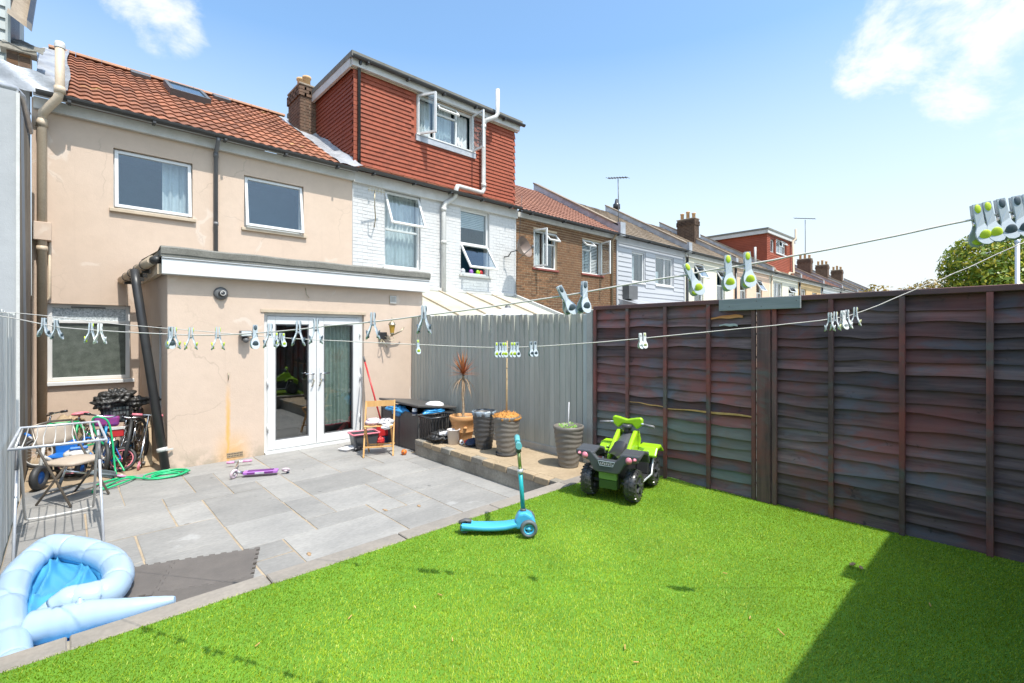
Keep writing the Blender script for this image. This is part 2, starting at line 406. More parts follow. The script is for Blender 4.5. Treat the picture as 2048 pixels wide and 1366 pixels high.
DCAP = wood('dark_stained_cap', (.07, .046, .046), (.105, .07, .07), (.14, .09, .088), 1, rand=.15, blotch=((.17, .075, .068),))
RAWWOOD = wood('split_raw_wood', (.42, .14, .04), (.55, .22, .07), (.62, .30, .12), 1, rand=.1)
PLANK = wood('blue_grey_plank', (.19, .215, .215), (.245, .27, .265), (.30, .325, .315), 1, rand=.05)
LFENCE = wood('streaked_white_board', (.36, .37, .35), (.56, .57, .54), (.74, .74, .71), 2, rand=.1)
BEECH = wood('varnished_beech', (.50, .27, .10), (.60, .34, .13), (.68, .42, .18), 2, rand=.08, rough=.4)
TERRA = pm('terracotta', (.60, .31, .125), (.50, .25, .10), 5, .8, .2, 50, fine=.15)
GREYPOT = pm('taupe_plastic_pot', (.19, .17, .145), (.155, .14, .12), 4, .5, .05, fine=.12)
GREYPOT2 = pm('charcoal_plastic_pot', (.075, .07, .068), (.055, .052, .05), 4, .45, .05)
BOXG = pm('charcoal_box_plastic', (.085, .080, .075), (.065, .062, .06), 3, .5, .2, 50, stretch=(8, 8, .5))
BLUEBAG = pm('blue_plastic_sheet', (.05, .35, .68), (.03, .22, .50), 4, .3, .4, 8, bdist=.03)
BINBAG = pm('black_bin_bag', (.022, .021, .02), (.04, .037, .034), 5, .34, .8, 12, bdist=.03)
CHROME = pm('chrome', (.65, .65, .66), (.5, .5, .51), 3, .22, 0, metal=1)
STEEL = pm('painted_steel_tube', (.62, .64, .67), (.5, .52, .56), 5, .35, 0, metal=.35)
BRONZE = pm('taupe_tube', (.20, .17, .14), (.15, .125, .1), 5, .35, 0, metal=.5)
BLACKP = pm('black_toy_plastic', (.022, .022, .024), (.035, .035, .037), 4, .32, .03)
DGREYP = pm('dark_grey_toy_plastic', (.075, .078, .085), (.06, .062, .068), 4, .35, .03)
LIME = pm('lime_toy_plastic', (.34, .60, .012), (.28, .52, .01), 4, .3, .0)
LIMEDULL = pm('dull_green_panel', (.20, .33, .08), (.16, .27, .06), 3, .5, .05)
PINKL = pm('pink_lens', (.62, .22, .28), (.5, .15, .2), 4, .15, .0)
TYRE = pm('black_rubber', (.022, .022, .023), (.04, .04, .04), 6, .55, .2, 60)
TOYTYRE = pm('shiny_plastic_tyre', (.028, .028, .029), (.05, .05, .05), 6, .3, .15, 40)
TEAL = pm('teal_paint', (.02, .36, .40), (.02, .32, .36), 4, .3, 0)
CYAN = pm('sky_blue_plastic', (.07, .42, .66), (.06, .37, .6), 4, .32, 0)
TEALGRIP = pm('pale_teal_grip', (.13, .42, .44), (.10, .34, .36), 6, .6, .1)
OLIVE = pm('anodised_green', (.33, .40, .16), (.26, .32, .12), 4, .25, 0, metal=.7)
GREYWH = pm('grey_rubber_wheel', (.12, .14, .15), (.09, .11, .12), 4, .6, 0)
PURPLE = pm('purple_metal', (.40, .16, .50), (.33, .12, .43), 4, .35, 0)
DPURPLE = pm('dark_purple_grip', (.15, .03, .19), (.12, .02, .15), 4, .6, 0)
PINKG = pm('pink_grip', (.62, .30, .46), (.55, .25, .4), 4, .5, 0)
PINK = pm('pink_plastic', (.72, .22, .27), (.62, .17, .22), 4, .4, 0)
RED = pm('red_paint', (.52, .03, .03), (.42, .02, .025), 4, .35, 0)
BLUE = pm('blue_plastic', (.02, .16, .52), (.015, .12, .42), 4, .35, 0)
BLUEP = pm('blue_bike_paint', (.02, .26, .50), (.02, .2, .42), 4, .3, 0)
PURPAD = pm('purple_cloth_pad', (.12, .03, .20), (.3, .03, .16), 20, .7, .1)
HOSE = pm('green_hose', (.015, .42, .16), (.012, .34, .13), 6, .4, 0)
PADFAB = pm('beige_vinyl', (.44, .36, .285), (.38, .31, .245), 8, .6, .1, 80, fine=.12)
POOLW = None
FOAM = pm('brown_grey_foam', (.135, .118, .106), (.11, .097, .088), 6, .85, .5, 220, rand=.05, fine=.15)
LEAFG = pm('leaf_green', (.10, .22, .025), (.16, .26, .04), 3, .5, 0, rand=.2)
DRYPL = pm('dried_orange_plant', (.56, .27, .06), (.40, .17, .035), 9, .8, .1)
CORDY = pm('bronze_red_leaf', (.24, .055, .028), (.40, .17, .05), 7, .5, .1)
CORDYD = pm('dead_tan_leaf', (.40, .27, .15), (.27, .17, .10), 7, .8, .1)
BARK = pm('pale_ringed_stem', (.40, .31, .21), (.28, .2, .13), 30, .9, .4, 40, stretch=(1, 1, 2))
BAMBOO = pm('bamboo', (.52, .38, .21), (.42, .3, .16), 7, .6, .05)
PEGB = pm('pale_grey_peg', (.44, .49, .53), (.40, .45, .49), 8, .4, 0)
PEGG = pm('lime_peg_grip', (.55, .68, .04), (.48, .6, .03), 8, .55, 0)
PEGD = pm('slate_peg_grip', (.075, .105, .13), (.06, .085, .105), 8, .6, 0)
PEGT = pm('white_peg', (.72, .73, .72), (.66, .67, .66), 8, .4, 0)
LINEM = pm('white_line', (.55, .52, .47), (.48, .45, .41), 30, .7, 0)
CLOTHP = pm('pale_pink_cloth', (.62, .48, .50), (.5, .42, .52), 9, .9, .3, 30)
CLOTHW = pm('white_cloth', (.62, .61, .61), (.5, .5, .52), 9, .9, .3, 30)
NAVY = pm('navy_cloth', (.03, .045, .09), (.02, .03, .06), 9, .9, .3, 30)
ORANGE = pm('orange_ball', (.68, .17, .02), (.58, .13, .015), 5, .5, .05)
AMBER = pm('amber_lantern_glass', (.55, .33, .06), (.42, .24, .04), 6, .15, 0)
BRASS = pm('aged_brass', (.42, .37, .26), (.3, .27, .2), 8, .4, 0, metal=.8)
DGREY = pm('dark_grey_metal', (.09, .09, .09), (.12, .12, .12), 5, .5, 0)
POLYC = pm('yellowed_polycarbonate', (.47, .49, .45), (.42, .39, .28), 1.6, .4, .1, 6, kind='World')
# ------------------------------------------------------------------ setting: ground, lawn, patio
PZ = -0.27      # patio level
XF, XL = 4.62, -0.36   # right fence plane, left boundary
g = MB().add([(-260, -260, -.36), (320, -260, -.36), (320, 320, -.36), (-260, 320, -.36)], [(0, 1, 2, 3)]).build('ground', GROUND)
tag(g, kind='structure')
lawn = MB().box(XL, -4.2, -.35, XF + .06, 3.1, 0).build('lawn', TURFB); tag(lawn, kind='structure')
# artificial turf: real blades
def turf():
    rs = np.random.default_rng(3)
    n = 430000
    x = rs.uniform(XL + .01, XF + .01, n); y = rs.uniform(-.9, 3.105, n)
    d = x * SN + y * CS
    keep = rs.random(n) < np.clip(1.25 - .06 * d, .75, 1.0)
    keep &= d > 1.0
    x, y = x[keep], y[keep]; n = len(x)
    # slow drift of the pile direction makes light and dark patches
    ph = 1.3 * np.sin(x * 1.1 + .4) + 1.1 * np.sin(y * 1.7 - x * .6) + .7 * np.sin(3.1 * x + 2.3 * y) + .4 * np.sin(7 * x - 5 * y)
    ang = -1.2 + .55 * ph + rs.normal(0, .95, n)
    h = rs.uniform(.006, .0135, n); lean = rs.uniform(.25, 1.0, n) * h * 1.15
    wd = rs.uniform(.0011, .0020, n)
    dx, dy = np.cos(ang), np.sin(ang); fa = ang + rs.uniform(.6, 2.4, n); px_, py_ = np.cos(fa) * wd, np.sin(fa) * wd
    V = np.empty((n, 5, 3), np.float32)
    z0 = np.zeros(n)
    V[:, 0] = np.stack([x - px_, y - py_, z0], 1); V[:, 1] = np.stack([x + px_, y + py_, z0], 1)
    mx_, my_ = x + dx * lean * .35, y + dy * lean * .35
    V[:, 2] = np.stack([mx_ + px_ * .85, my_ + py_ * .85, h * .62], 1); V[:, 3] = np.stack([mx_ - px_ * .85, my_ - py_ * .85, h * .62], 1)
    V[:, 4] = np.stack([x + dx * lean, y + dy * lean, h], 1)
    me = bpy.data.meshes.new('turf_blades')
    me.vertices.add(n * 5); me.vertices.foreach_set('co', V.reshape(-1))
    base = (np.arange(n) * 5)[:, None]
    loops = np.concatenate([base + np.array([0, 1, 2, 3]), base + np.array([3, 2, 4])], 1).reshape(-1)
    me.loops.add(len(loops)); me.loops.foreach_set('vertex_index', loops.astype(np.int32))
    tot = np.tile(np.array([4, 3], np.int32), n); st = np.concatenate([[0], np.cumsum(tot)[:-1]]).astype(np.int32)
    me.polygons.add(2 * n); me.polygons.foreach_set('loop_start', st); me.polygons.foreach_set('loop_total', tot)
    me.polygons.foreach_set('use_smooth', np.ones(2 * n, bool))
    at = me.attributes.new('shade', 'FLOAT', 'POINT')
    at.data.foreach_set('value', np.repeat(rs.random(n).astype(np.float32), 5))
    me.update(); me.validate()
    m, t, b = base_mat('artificial_turf')
    a = t.nodes.new('ShaderNodeAttribute'); a.attribute_name = 'shade'
    c = ramp(t, a.outputs['Fac'], [(.0, (.25, .37, .025)), (.35, (.42, .57, .034)), (.8, (.53, .67, .05)), (1., (.64, .74, .16))])
    v = coords(t, 'World'); c = mixc(t, .5, c, ramp(t, noise(t, v, .9, 5, .6), [(.3, .6), (.62, 1.)]), 'MULTIPLY')
    L(t, c, b.inputs['Base Color']); b.inputs['Roughness'].default_value = .42; b.inputs['Specular IOR Level'].default_value = .35
    out = t.nodes['Material Output']
    tl = N(t, 'ShaderNodeBsdfTranslucent'); L(t, c, tl.inputs[0])
    ms = N(t, 'ShaderNodeMixShader', ins={0: .4}); L(t, b.outputs[0], ms.inputs[1]); L(t, tl.outputs[0], ms.inputs[2]); L(t, ms.outputs[0], out.inputs[0])
    me.materials.append(m)
    o = bpy.data.objects.new('artificial_turf', me); col.objects.link(o)
    tag(o, 'bright green artificial turf pile covering the raised lawn', 'turf', kind='stuff')
turf()
# patio bed and slabs
bed = MB().box(XL, 3.2, -.35, 4.7, 7.66, PZ - .006).build('patio', JOINT); tag(bed, kind='structure')
rec = MB().box(XL, 7.662, -.35, 1.2, 9.82, PZ - .002).build('recess_floor', SOIL); tag(rec, kind='structure')
XE = [XL, .14, .45, .76, 1.07, 1.375, 1.68, 1.985, 2.29, 2.6, 2.9, 3.21, 3.52, 3.80, 4.12, 4.62]
YE = [3.24, 3.5, 3.79, 4.1, 4.4, 4.71, 5.05, 5.36, 5.7, 6.03, 6.36, 6.7, 7.1, 7.66]
S_ = [(.45, 1.07, 6.36, 7.1), (1.07, 1.375, 6.36, 7.1), (1.375, 1.985, 6.36, 7.1), (1.985, 2.6, 6.03, 6.7), (1.985, 2.6, 6.7, 7.1),
      (XL, .45, 6.36, 7.1), (.14, .76, 5.36, 6.36), (.76, 1.375, 6.03, 6.36), (.76, 1.07, 5.36, 6.03), (1.07, 1.68, 5.05, 6.03),
      (1.375, 1.68, 6.03, 6.36), (1.68, 1.985, 5.36, 6.36), (1.68, 1.985, 4.71, 5.36), (.45, 1.07, 4.71, 5.36), (XL, .45, 4.71, 5.36),
      (.45, 1.07, 4.1, 4.71), (XL, .45, 4.1, 4.71), (1.07, 1.68, 4.4, 5.05), (1.07, 1.375, 4.1, 4.4), (1.07, 1.375, 3.79, 4.1),
      (1.375, 2.29, 3.79, 4.4), (1.68, 2.29, 4.4, 4.71), (1.985, 2.6, 4.71, 5.36), (1.985, 2.9, 5.36, 6.03), (2.6, 2.9, 4.71, 5.36),
      (2.29, 2.6, 4.4, 4.71), (2.6, 2.9, 4.4, 4.71), (2.29, 2.9, 3.79, 4.4), (2.9, 3.52, 5.36, 6.03), (2.9, 3.80, 4.71, 5.36),
      (2.9, 3.52, 3.79, 4.71), (3.52, 3.80, 3.79, 4.71), (2.6, 3.21, 6.03, 6.7), (3.21, 3.80, 6.03, 6.7), (2.6, 3.21, 6.7, 7.66),
      (3.21, 4.12, 6.7, 7.66), (1.07, 1.985, 7.1, 7.66), (1.985, 2.6, 7.1, 7.66), (3.80, 4.62, 6.36, 6.7), (4.12, 4.62, 6.7, 7.66),
      (XL, .14, 5.36, 6.36), (3.52, 3.80, 5.36, 6.03), (XL, .45, 7.1, 7.66), (.45, 1.07, 7.1, 7.66),
      (XL, .76, 3.24, 4.1), (.76, 1.07, 3.24, 4.1), (1.07, 1.68, 3.24, 3.79), (1.68, 2.6, 3.24, 3.79), (2.6, 3.21, 3.24, 3.79), (3.21, 3.80, 3.24, 3.79)]
for (a, b_, c_, d_) in S_:
    gx, gy = (b_ - a), (d_ - c_); j = .0055
    cx, cy = (a + b_) / 2, (c_ + d_) / 2
    mb = MB(); hx, hy = gx / 2 - j, gy / 2 - j
    # slightly uneven riven edges
    ring = []
    for (sx, sy) in ((-1, -1), (1, -1), (1, 1), (-1, 1)):
        ring.append((sx * hx + rnd.uniform(-.004, .004), sy * hy + rnd.uniform(-.004, .004)))
    mb.prism(ring, 2, -.03, 0)
    o = mb.build('slab', SLAB, bed, W=False, bev=.004, loc=(cx, cy, PZ + rnd.uniform(-.002, .002)))
# kerb stones between lawn and patio
kb = MB().box(XL, 3.105, -.35, XF, 3.225, -.012).build('kerb', CONC); tag(kb, kind='structure')
x = XL; ks = [.37, .9, .92, .9, .93, .91, .9, .9]
xx = XL
for k in ks:
    x1 = min(xx + k, XF)
    if x1 - xx < .05: break
    MB().box(-(x1 - xx) / 2 + .005, -.073, -.03, (x1 - xx) / 2 - .005, .073, .006).build('kerb_stone', KERB, kb, W=False, bev=.006, loc=((xx + x1) / 2, 3.168 + rnd.uniform(-.004, .004), rnd.uniform(-.002, .003)))
    xx = x1
# raised ledge below the grey fence
led = thing('raised_ledge', 'low raised concrete ledge with brick edge carrying the plant pots', 'ledge', (4.18, 4.7, -.34))
MB().box(3.775, 3.25, -.34, XF + .02, 6.17, -.075).build('wall', CONC, led, bev=.01)
MB().box(3.86, 3.25, -.075, XF + .02, 6.17, -.040).build('screed', SAND, led, bev=.006)
def ebrick(k):
    r_ = random.Random(k); mb = MB()
    return mb.box(-.052, -.105, -.036, .052, .105, .036)
for i in range(13):
    y = 3.25 + .1125 + i * .2235
    ob = ebrick(i).build('brick', SAND if i % 3 else CONC, led, W=False, bev=.008, seg=2)
    ob.location = Vector((3.812 + rnd.uniform(-.004, .004), y, -.078 + rnd.uniform(-.004, .003))) - Vector(led.location)
    ob.rotation_euler = (0, rnd.uniform(-.04, .04), rnd.uniform(-.02, .02))

# ------------------------------------------------------------------ fences
gf = thing('grey_board_fence', 'grey feather-edge board fence behind the plant pots', 'fence', (4.66, 5.6, -.2))
NB = 44; ya, yb = 3.62, 7.64; st_ = (yb - ya) / NB
def gtop(y): return 1.75 + (y - 3.6) / 4.05 * .085
for i in range(NB):
    y0 = ya + i * st_; wdt = st_ + .03
    tp = gtop(y0) + rnd.uniform(-.008, .008); z0 = .055 - (y0 - 3.6) * .01
    # thick edge towards -Y catches the sun; it sinks into its neighbour further down
    full = rnd.choice([.014, .022, .030, .038]); sink = rnd.choice([.12, .2, .3, .45, .62, .8, 1.1]); near = .25 + .75 * min(1, max(0, (6.9 - y0) / 1.3))
    secs = []
    for q in (1.0, .93, .75, .5, .25, .0):
        z = z0 + (tp - z0) * q
        p = .004 + (full - .004) * max(0, 1 - (1 - q) / sink) * near * (1.35 if q > .95 else 1)
        secs.append((z, p))
    mb = MB(); vs_ = []; fs = []
    for (z, p) in secs:
        vs_ += [(4.620 - p, y0, z), (4.6245, y0 + wdt, z), (4.640, y0 + wdt, z), (4.634, y0, z)]
    for k in range(len(secs) - 1):
        for j in range(4):
            j2 = (j + 1) % 4
            fs.append((k*4+j, k*4+j2, k*4+4+j2, k*4+4+j))
    fs += [(0, 3, 2, 1), tuple((len(secs)-1)*4 + j for j in range(4))]
    mb.add(vs_, fs).build('board', GFENCE, gf)
for z in (.35, 1.0, 1.55):
    MB().box(4.66, ya - .1, z, 4.71, yb, z + .08).build('rail', GFENCE, gf)
MB().box(4.605, 3.62, -.06, 4.655, 5.62, .05).build('gravel_board', GPOST, gf, bev=.004)
MB().box(4.605, 5.64, -.10, 4.655, 7.64, .035).build('gravel_board', GPOST, gf, bev=.004)
MB().box(4.565, 3.52, -.3, 4.665, 3.605, 1.80).build('post', GPOST, gf, bev=.008)
MB().box(4.575, 3.605, -.05, 4.628, 3.665, 1.74).build('batten', GFRESH, gf, bev=.004)

df = thing('dark_lap_fence', 'dark red-brown overlapping lap fence along the lawn', 'fence', (4.66, 1.6, 0))
def lap_panel(y0, y1, seed, nsl=17, lowgreen=False):
    rs = random.Random(seed); top, bot = 1.785, .0
    step = (top - bot) / nsl
    for i in range(nsl):
        zb = bot + i * step; zt = zb + step * 1.42
        segs = 22; vs_ = []; fs = []
        ph = [rs.uniform(0, 6.28) for _ in range(4)]; am = rs.uniform(.003, .014)
        kn = rs.uniform(.1, .9); ka = rs.choice([0, 0, .018, -.016])
        t0 = rs.uniform(-.012, .012); t1 = rs.uniform(-.012, .012)
        for s_ in range(segs + 1):
            q = s_ / segs; y = y0 + (y1 - y0) * q
            wv = am * math.sin(q * 9 + ph[0]) * .6 + am * .5 * math.sin(q * 21 + ph[1]) + ka * math.exp(-((q - kn) / .06) ** 2) + t0 * (1 - q) + t1 * q
            bow = .004 * math.sin(q * 6 + ph[2]) + rs.uniform(-.0006, .0006)
            xb = 4.594 + bow; xt = 4.634
            zz = max(.004, zb + wv)
            vs_ += [(xb, y, zz), (xb + .014, y, zz), (xt + .006, y, zt), (xt - .002, y, zt)]
        for s_ in range(segs):
            for j in range(4):
                j2 = (j + 1) % 4
                fs.append((s_*4+j, s_*4+j2, s_*4+4+j2, s_*4+4+j))
        fs += [(0, 3, 2, 1), tuple(segs*4 + j for j in range(4))]
        green = lowgreen and 1 <= i <= 6 and y1 < 9
        MB().add(vs_, fs).build('slat', DGREEN if (green and rs.random() < .75) else DFENCE, df)
for (y0, y1, sd, gr) in ((1.70, 3.50, 5, True), (-.27, 1.535, 8, False), (-2.25, -.44, 11, False), (-4.2, -2.4, 12, False)):
    lap_panel(y0, y1, sd, 17 if sd == 5 else 18, gr)
    ys_ = [y0 + .018, y0 + (y1 - y0) * .25, y0 + (y1 - y0) * .5, y0 + (y1 - y0) * .745, y1 - .018]
    if sd == 5: ys_ = [1.70, 2.12, 2.58, 3.04, 3.485]
    if sd == 8: ys_ = [-.26, .18, .645, 1.10, 1.525]
    for yb_ in ys_:
        MB().box(4.560, yb_ - .018, .002, 4.588, yb_ + .018, 1.79).build('batten', DPOST, df, bev=.003)
for (yb_, w_) in ((1.615, .058), (-.355, .07), (-2.33, .07)):
    MB().box(4.56, yb_ - w_, .0, 4.66, yb_ + w_, 1.80).build('post', DPOST, df, bev=.004)
for (y0, y1) in ((1.545, 3.5), (-.35, 1.535), (-2.3, -.36), (-4.2, -2.31)):
    MB().box(4.556, y0, 1.788, 4.64, y1, 1.832).build('cap', DCAP, df, bev=.004)
# pale raw edges where slats have slipped and split
def strip(y0, y1, z0, z1, hgt, x, mat, name):
    mb = MB(); n = 16; vs_ = []; fs = []
    for k in range(n + 1):
        q = k / n; y = y0 + (y1 - y0) * q; z = z0 + (z1 - z0) * q + .004 * math.sin(q * 11)
        hh = hgt * (.45 + .55 * math.sin(math.pi * min(1, q * 1.15 + .08)))
        vs_ += [(x, y, z), (x + .012, y, z), (x + .012, y, z + hh), (x, y, z + hh)]
    for k in range(n):
        for j in range(4): fs.append((k*4+j, k*4+(j+1) % 4, k*4+4+(j+1) % 4, k*4+4+j))
    fs += [(0, 3, 2, 1), tuple(n*4+j for j in range(4))]
    return mb.add(vs_, fs).build(name, mat, df)
strip(1.72, 2.56, .742, .728, .020, 4.586, BEECH, 'bare_slat_edge')
strip(2.60, 3.02, .735, .755, .012, 4.586, BEECH, 'bare_slat_edge')
strip(1.80, 2.10, 1.655, 1.650, .034, 4.580, RAWWOOD, 'split_slat')
strip(1.85, 2.02, 1.575, 1.585, .026, 4.585, GFRESH, 'split_slat')
pk = thing('fence_plank', 'blue-grey spare plank fixed over the dark fence top', 'plank', (4.53, 1.65, 1.73))
MB().box(4.528, 1.31, 1.722, 4.553, 2.0, 1.828).build('board', PLANK, pk, bev=.003)
for (y, z) in ((1.34, 1.79), (1.9, 1.76), (1.66, 1.80), (1.62, 1.75)):
    MB().ell((4.527, y, z), (.002, .005, .005), 8, 5).build('nail', DGREY, pk)
# left boundary fence, pale streaked boards
lf = thing('white_board_fence', 'pale streaked white board fence behind the clothes airer', 'fence', (XL, 5, -.27))
for i in range(36):
    y0 = 3.15 + i * .102
    MB().box(XL - .03, y0 + .002, PZ, XL - rnd.uniform(.004, .012), y0 + .1, 1.69 + rnd.uniform(-.012, .012)).build('board', LFENCE, lf, bev=.003)
for z in (.2, 1.3):
    MB().box(XL - .08, 3.15, z, XL - .031, 6.82, z + .07).build('rail', LFENCE, lf)
MB().box(XL - .09, 6.83, PZ, XL - .004, 6.93, 1.72).build('post', LFENCE, lf, bev=.004)
for i in range(70):
    y0 = 3.04 - i * .102
    if y0 < -3.9: break
    MB().box(XL - .03, y0 + .002, 0, XL - rnd.uniform(.004, .012), y0 + .1, 1.69 + rnd.uniform(-.012, .012)).build('board', LFENCE, lf)
# ------------------------------------------------------------------ house helpers
YW = 9.80
def wall_holes(name, mat, parent, x0, x1, z0, z1, Y, t, holes, bevel=0):
    xs = sorted({x0, x1, *[min(max(h[k], x0), x1) for h in holes for k in (0, 1)]}); zs = sorted({z0, z1, *[min(max(h[k], z0), z1) for h in holes for k in (2, 3)]})
    def solid(i, j):
        if not (0 <= i < len(xs) - 1 and 0 <= j < len(zs) - 1): return False
        cx, cz = (xs[i] + xs[i+1]) / 2, (zs[j] + zs[j+1]) / 2
        return not any(h[0] < cx < h[1] and h[2] < cz < h[3] for h in holes)
    mb = MB()
    for i in range(len(xs) - 1):
        for j in range(len(zs) - 1):
            if not solid(i, j): continue
            a, b, c, d = xs[i], xs[i+1], zs[j], zs[j+1]
            mb.add([(a, Y, c), (b, Y, c), (b, Y, d), (a, Y, d)], [(0, 1, 2, 3)])
            mb.add([(a, Y+t, c), (b, Y+t, c), (b, Y+t, d), (a, Y+t, d)], [(3, 2, 1, 0)])
            if not solid(i-1, j): mb.add([(a, Y, c), (a, Y, d), (a, Y+t, d), (a, Y+t, c)], [(0, 1, 2, 3)])
            if not solid(i+1, j): mb.add([(b, Y, c), (b, Y+t, c), (b, Y+t, d), (b, Y, d)], [(0, 1, 2, 3)])
            if not solid(i, j-1): mb.add([(a, Y, c), (a, Y+t, c), (b, Y+t, c), (b, Y, c)], [(0, 1, 2, 3)])
            if not solid(i, j+1): mb.add([(a, Y, d), (b, Y, d), (b, Y+t, d), (a, Y+t, d)], [(0, 1, 2, 3)])
    return mb.build(name, mat, parent)
def ring(mb, x0, x1, z0, z1, ya, yb, w):
    mb.box(x0, ya, z0, x0 + w, yb, z1); mb.box(x1 - w, ya, z0, x1, yb, z1)
    mb.box(x0 + w, ya, z0, x1 - w, yb, z0 + w); mb.box(x0 + w, ya, z1 - w, x1 - w, yb, z1); return mb
def pane_mb(x0, x1, z0, z1, y): return MB().box(x0, y, z0, x1, y + .006, z1)
def curtain_mb(x0, x1, z0, z1, y, folds=9, amp=.025, seed=1):
    r_ = random.Random(seed); ph = r_.uniform(0, 6)
    def fn(i, j):
        x = x0 + (x1 - x0) * i
        return (x, y + amp * math.sin(i * folds * 6.283 + ph + .5 * math.sin(i * 13)) + .01 * math.sin(i * 40), z0 + (z1 - z0) * j)
    return MB().grid(fn, folds * 8, 2)
def open_sash(win, x0, x1, z0, z1, Y, hinge, deg, mat=None, w=.05, glassm=None):
    """a sash frame with its pane, swung outwards about one edge"""
    mat = mat or WHITE
    fr = ring(MB(), x0, x1, z0, z1, Y, Y + .045, w); pn = pane_mb(x0 + w, x1 - w, z0 + w, z1 - w, Y + .02)
    if hinge == 'top': M = Matrix.Translation((0, Y, z1)) @ Matrix.Rotation(R(-deg), 4, 'X') @ Matrix.Translation((0, -Y, -z1))
    elif hinge == 'left': M = Matrix.Translation((x0, Y, 0)) @ Matrix.Rotation(R(-deg), 4, 'Z') @ Matrix.Translation((-x0, -Y, 0))
    else: M = Matrix.Translation((x1, Y, 0)) @ Matrix.Rotation(R(deg), 4, 'Z') @ Matrix.Translation((-x1, -Y, 0))
    fr.xf(M).build('sash', mat, win, bev=.004); pn.xf(M).build('pane', glassm or GLASS, win)
def window(house, x0, x1, z0, z1, Y, cells, rec=.07, fw=.055, sill=True, sillm=None, fm=None, room=True, curtains=(), sillout=.05, roomm=None, glassm=None, rdepth=1.1):
    """cells: list of (x0,x1,z0,z1,kind[,deg]) in fractions of the opening; kind: fixed/top/left/right"""
    fm = fm or WHITE; y = Y + rec
    W_, H_ = x1 - x0, z1 - z0
    fr = ring(MB(), x0, x1, z0, z1, y, y + .07, fw)
    us = sorted({c[k] for c in cells for k in (0, 1)} - {0, 1}); 
    for c in cells:
        if c[1] < .999: fr.box(x0 + c[1]*W_ - fw*.4, y + .002, z0 + c[2]*H_ + fw*.5, x0 + c[1]*W_ + fw*.4, y + .068, z0 + c[3]*H_ - fw*.5)
        if c[3] < .999: fr.box(x0 + c[0]*W_ + fw*.5, y + .004, z0 + c[3]*H_ - fw*.4, x0 + c[1]*W_ - fw*.5, y + .066, z0 + c[3]*H_ + fw*.4)
    win = fr.build('window', fm, house, bev=.004)
    for c in cells:
        a, b, c0, d = x0 + c[0]*W_, x0 + c[1]*W_, z0 + c[2]*H_, z0 + c[3]*H_
        e = fw * .42
        if c[4] == 'fixed':
            pane_mb(a + e, b - e, c0 + e, d - e, y + .03).build('pane', glassm or GLASS, win)
        else:
            open_sash(win, a + e*.6, b - e*.6, c0 + e*.6, d - e*.6, y - .03, c[4], c[5], fm, .05, glassm)
    if sill: MB().box(x0 - .05, Y - sillout, z0 - .06, x1 + .05, y + .03, z0 - .004).build('sill', sillm or fm, win, bev=.006)
    if room:
        yb = y + .09; m = MB(); e = .03; a, b, c, d = x0 - .25, x1 + .25, z0 - .25, z1 + .12; ye = yb + rdepth; yw = Y + .29
        m.add([(a, yw, c), (b, yw, c), (b, yw, d), (a, yw, d), (a, ye, c), (b, ye, c), (b, ye, d), (a, ye, d)],
              [(4, 5, 6, 7), (0, 4, 7, 3), (1, 2, 6, 5), (0, 1, 5, 4), (3, 7, 6, 2)])
        m.build('room', roomm or ROOM, win)
    for k, (a, b, c, d) in enumerate(curtains):
        curtain_mb(x0 + a*W_, x0 + b*W_, z0 + c*H_, z0 + d*H_, y + .16, max(3, int((b-a)*W_*11)), .022, k + int(x0*10)).build('curtain', CURT, win)
    return win
EY, EZ, RY, RZ = 9.62, 4.985, 13.7, 7.35
PITCH = math.atan2(RZ - EZ, RY - EY)
def slope_pt(x, s): return Vector((x, EY + s * math.cos(PITCH), EZ + s * math.sin(PITCH)))
SLEN = math.hypot(RY - EY, RZ - EZ)
def roman_tile(wd, ln, k, lift=.030, rolls=2, pts=13, thick=.016):
    """double-roll tile lying on the pitch, origin at the middle of its lower edge"""
    r_ = random.Random(k); mb = MB(); cp, sp = math.cos(PITCH), math.sin(PITCH); vs_ = []
    tilt = r_.uniform(-.004, .004)
    for i in range(pts):
        q = i / (pts - 1); h = .022 * (0.5 - .5 * math.cos(q * rolls * 2 * math.pi)) ** .8
        x = (q - .5) * wd
        for (s, n) in ((0, lift + h - thick), (0, lift + h), (ln, h)):
            n2 = n + tilt * (q - .5)
            vs_.append((x, s * cp - n2 * sp, s * sp + n2 * cp))
    fs = []
    for i in range(pts - 1):
        a, b = i * 3, i * 3 + 3
        fs += [(a, b, b + 1, a + 1), (a + 1, b + 1, b + 2, a + 2)]
    fs += [(0, 1, 2), tuple((pts-1)*3 + k2 for k2 in (2, 1, 0))]
    return mb.add(vs_, fs, False)
def tile_roof(house, x0, x1, mat, wd=.33, gauge=.337, limit=300, rolls=2, skip=None, s0=0.0, s1=None):
    deck = MB(); s1 = s1 or SLEN
    deck.add([slope_pt(x0, 0), slope_pt(x1, 0), slope_pt(x1, SLEN), slope_pt(x0, SLEN)], [(0, 1, 2, 3)])
    yb = 2 * RY - EY
    deck.add([slope_pt(x0, SLEN), slope_pt(x1, SLEN), (x1, yb, EZ), (x0, yb, EZ)], [(0, 1, 2, 3)])
    roof = deck.build('roof', mat, house)
    nx = max(1, round((x1 - x0) / wd)); w_ = (x1 - x0) / nx; ns = int(s1 / gauge + .3); pl = []
    for i in range(nx):
        for j in range(ns):
            p = slope_pt(x0 + (i + .5) * w_, s0 + j * gauge - .03)
            if skip and skip(p.x, s0 + j * gauge): continue
            pl.append((p, (1, 1, 1)))
    pieces('tile', lambda k: roman_tile(w_ * 1.0, gauge * 1.2, k, rolls=rolls), mat, pl, roof, limit, 'tiles', 4)
    return roof
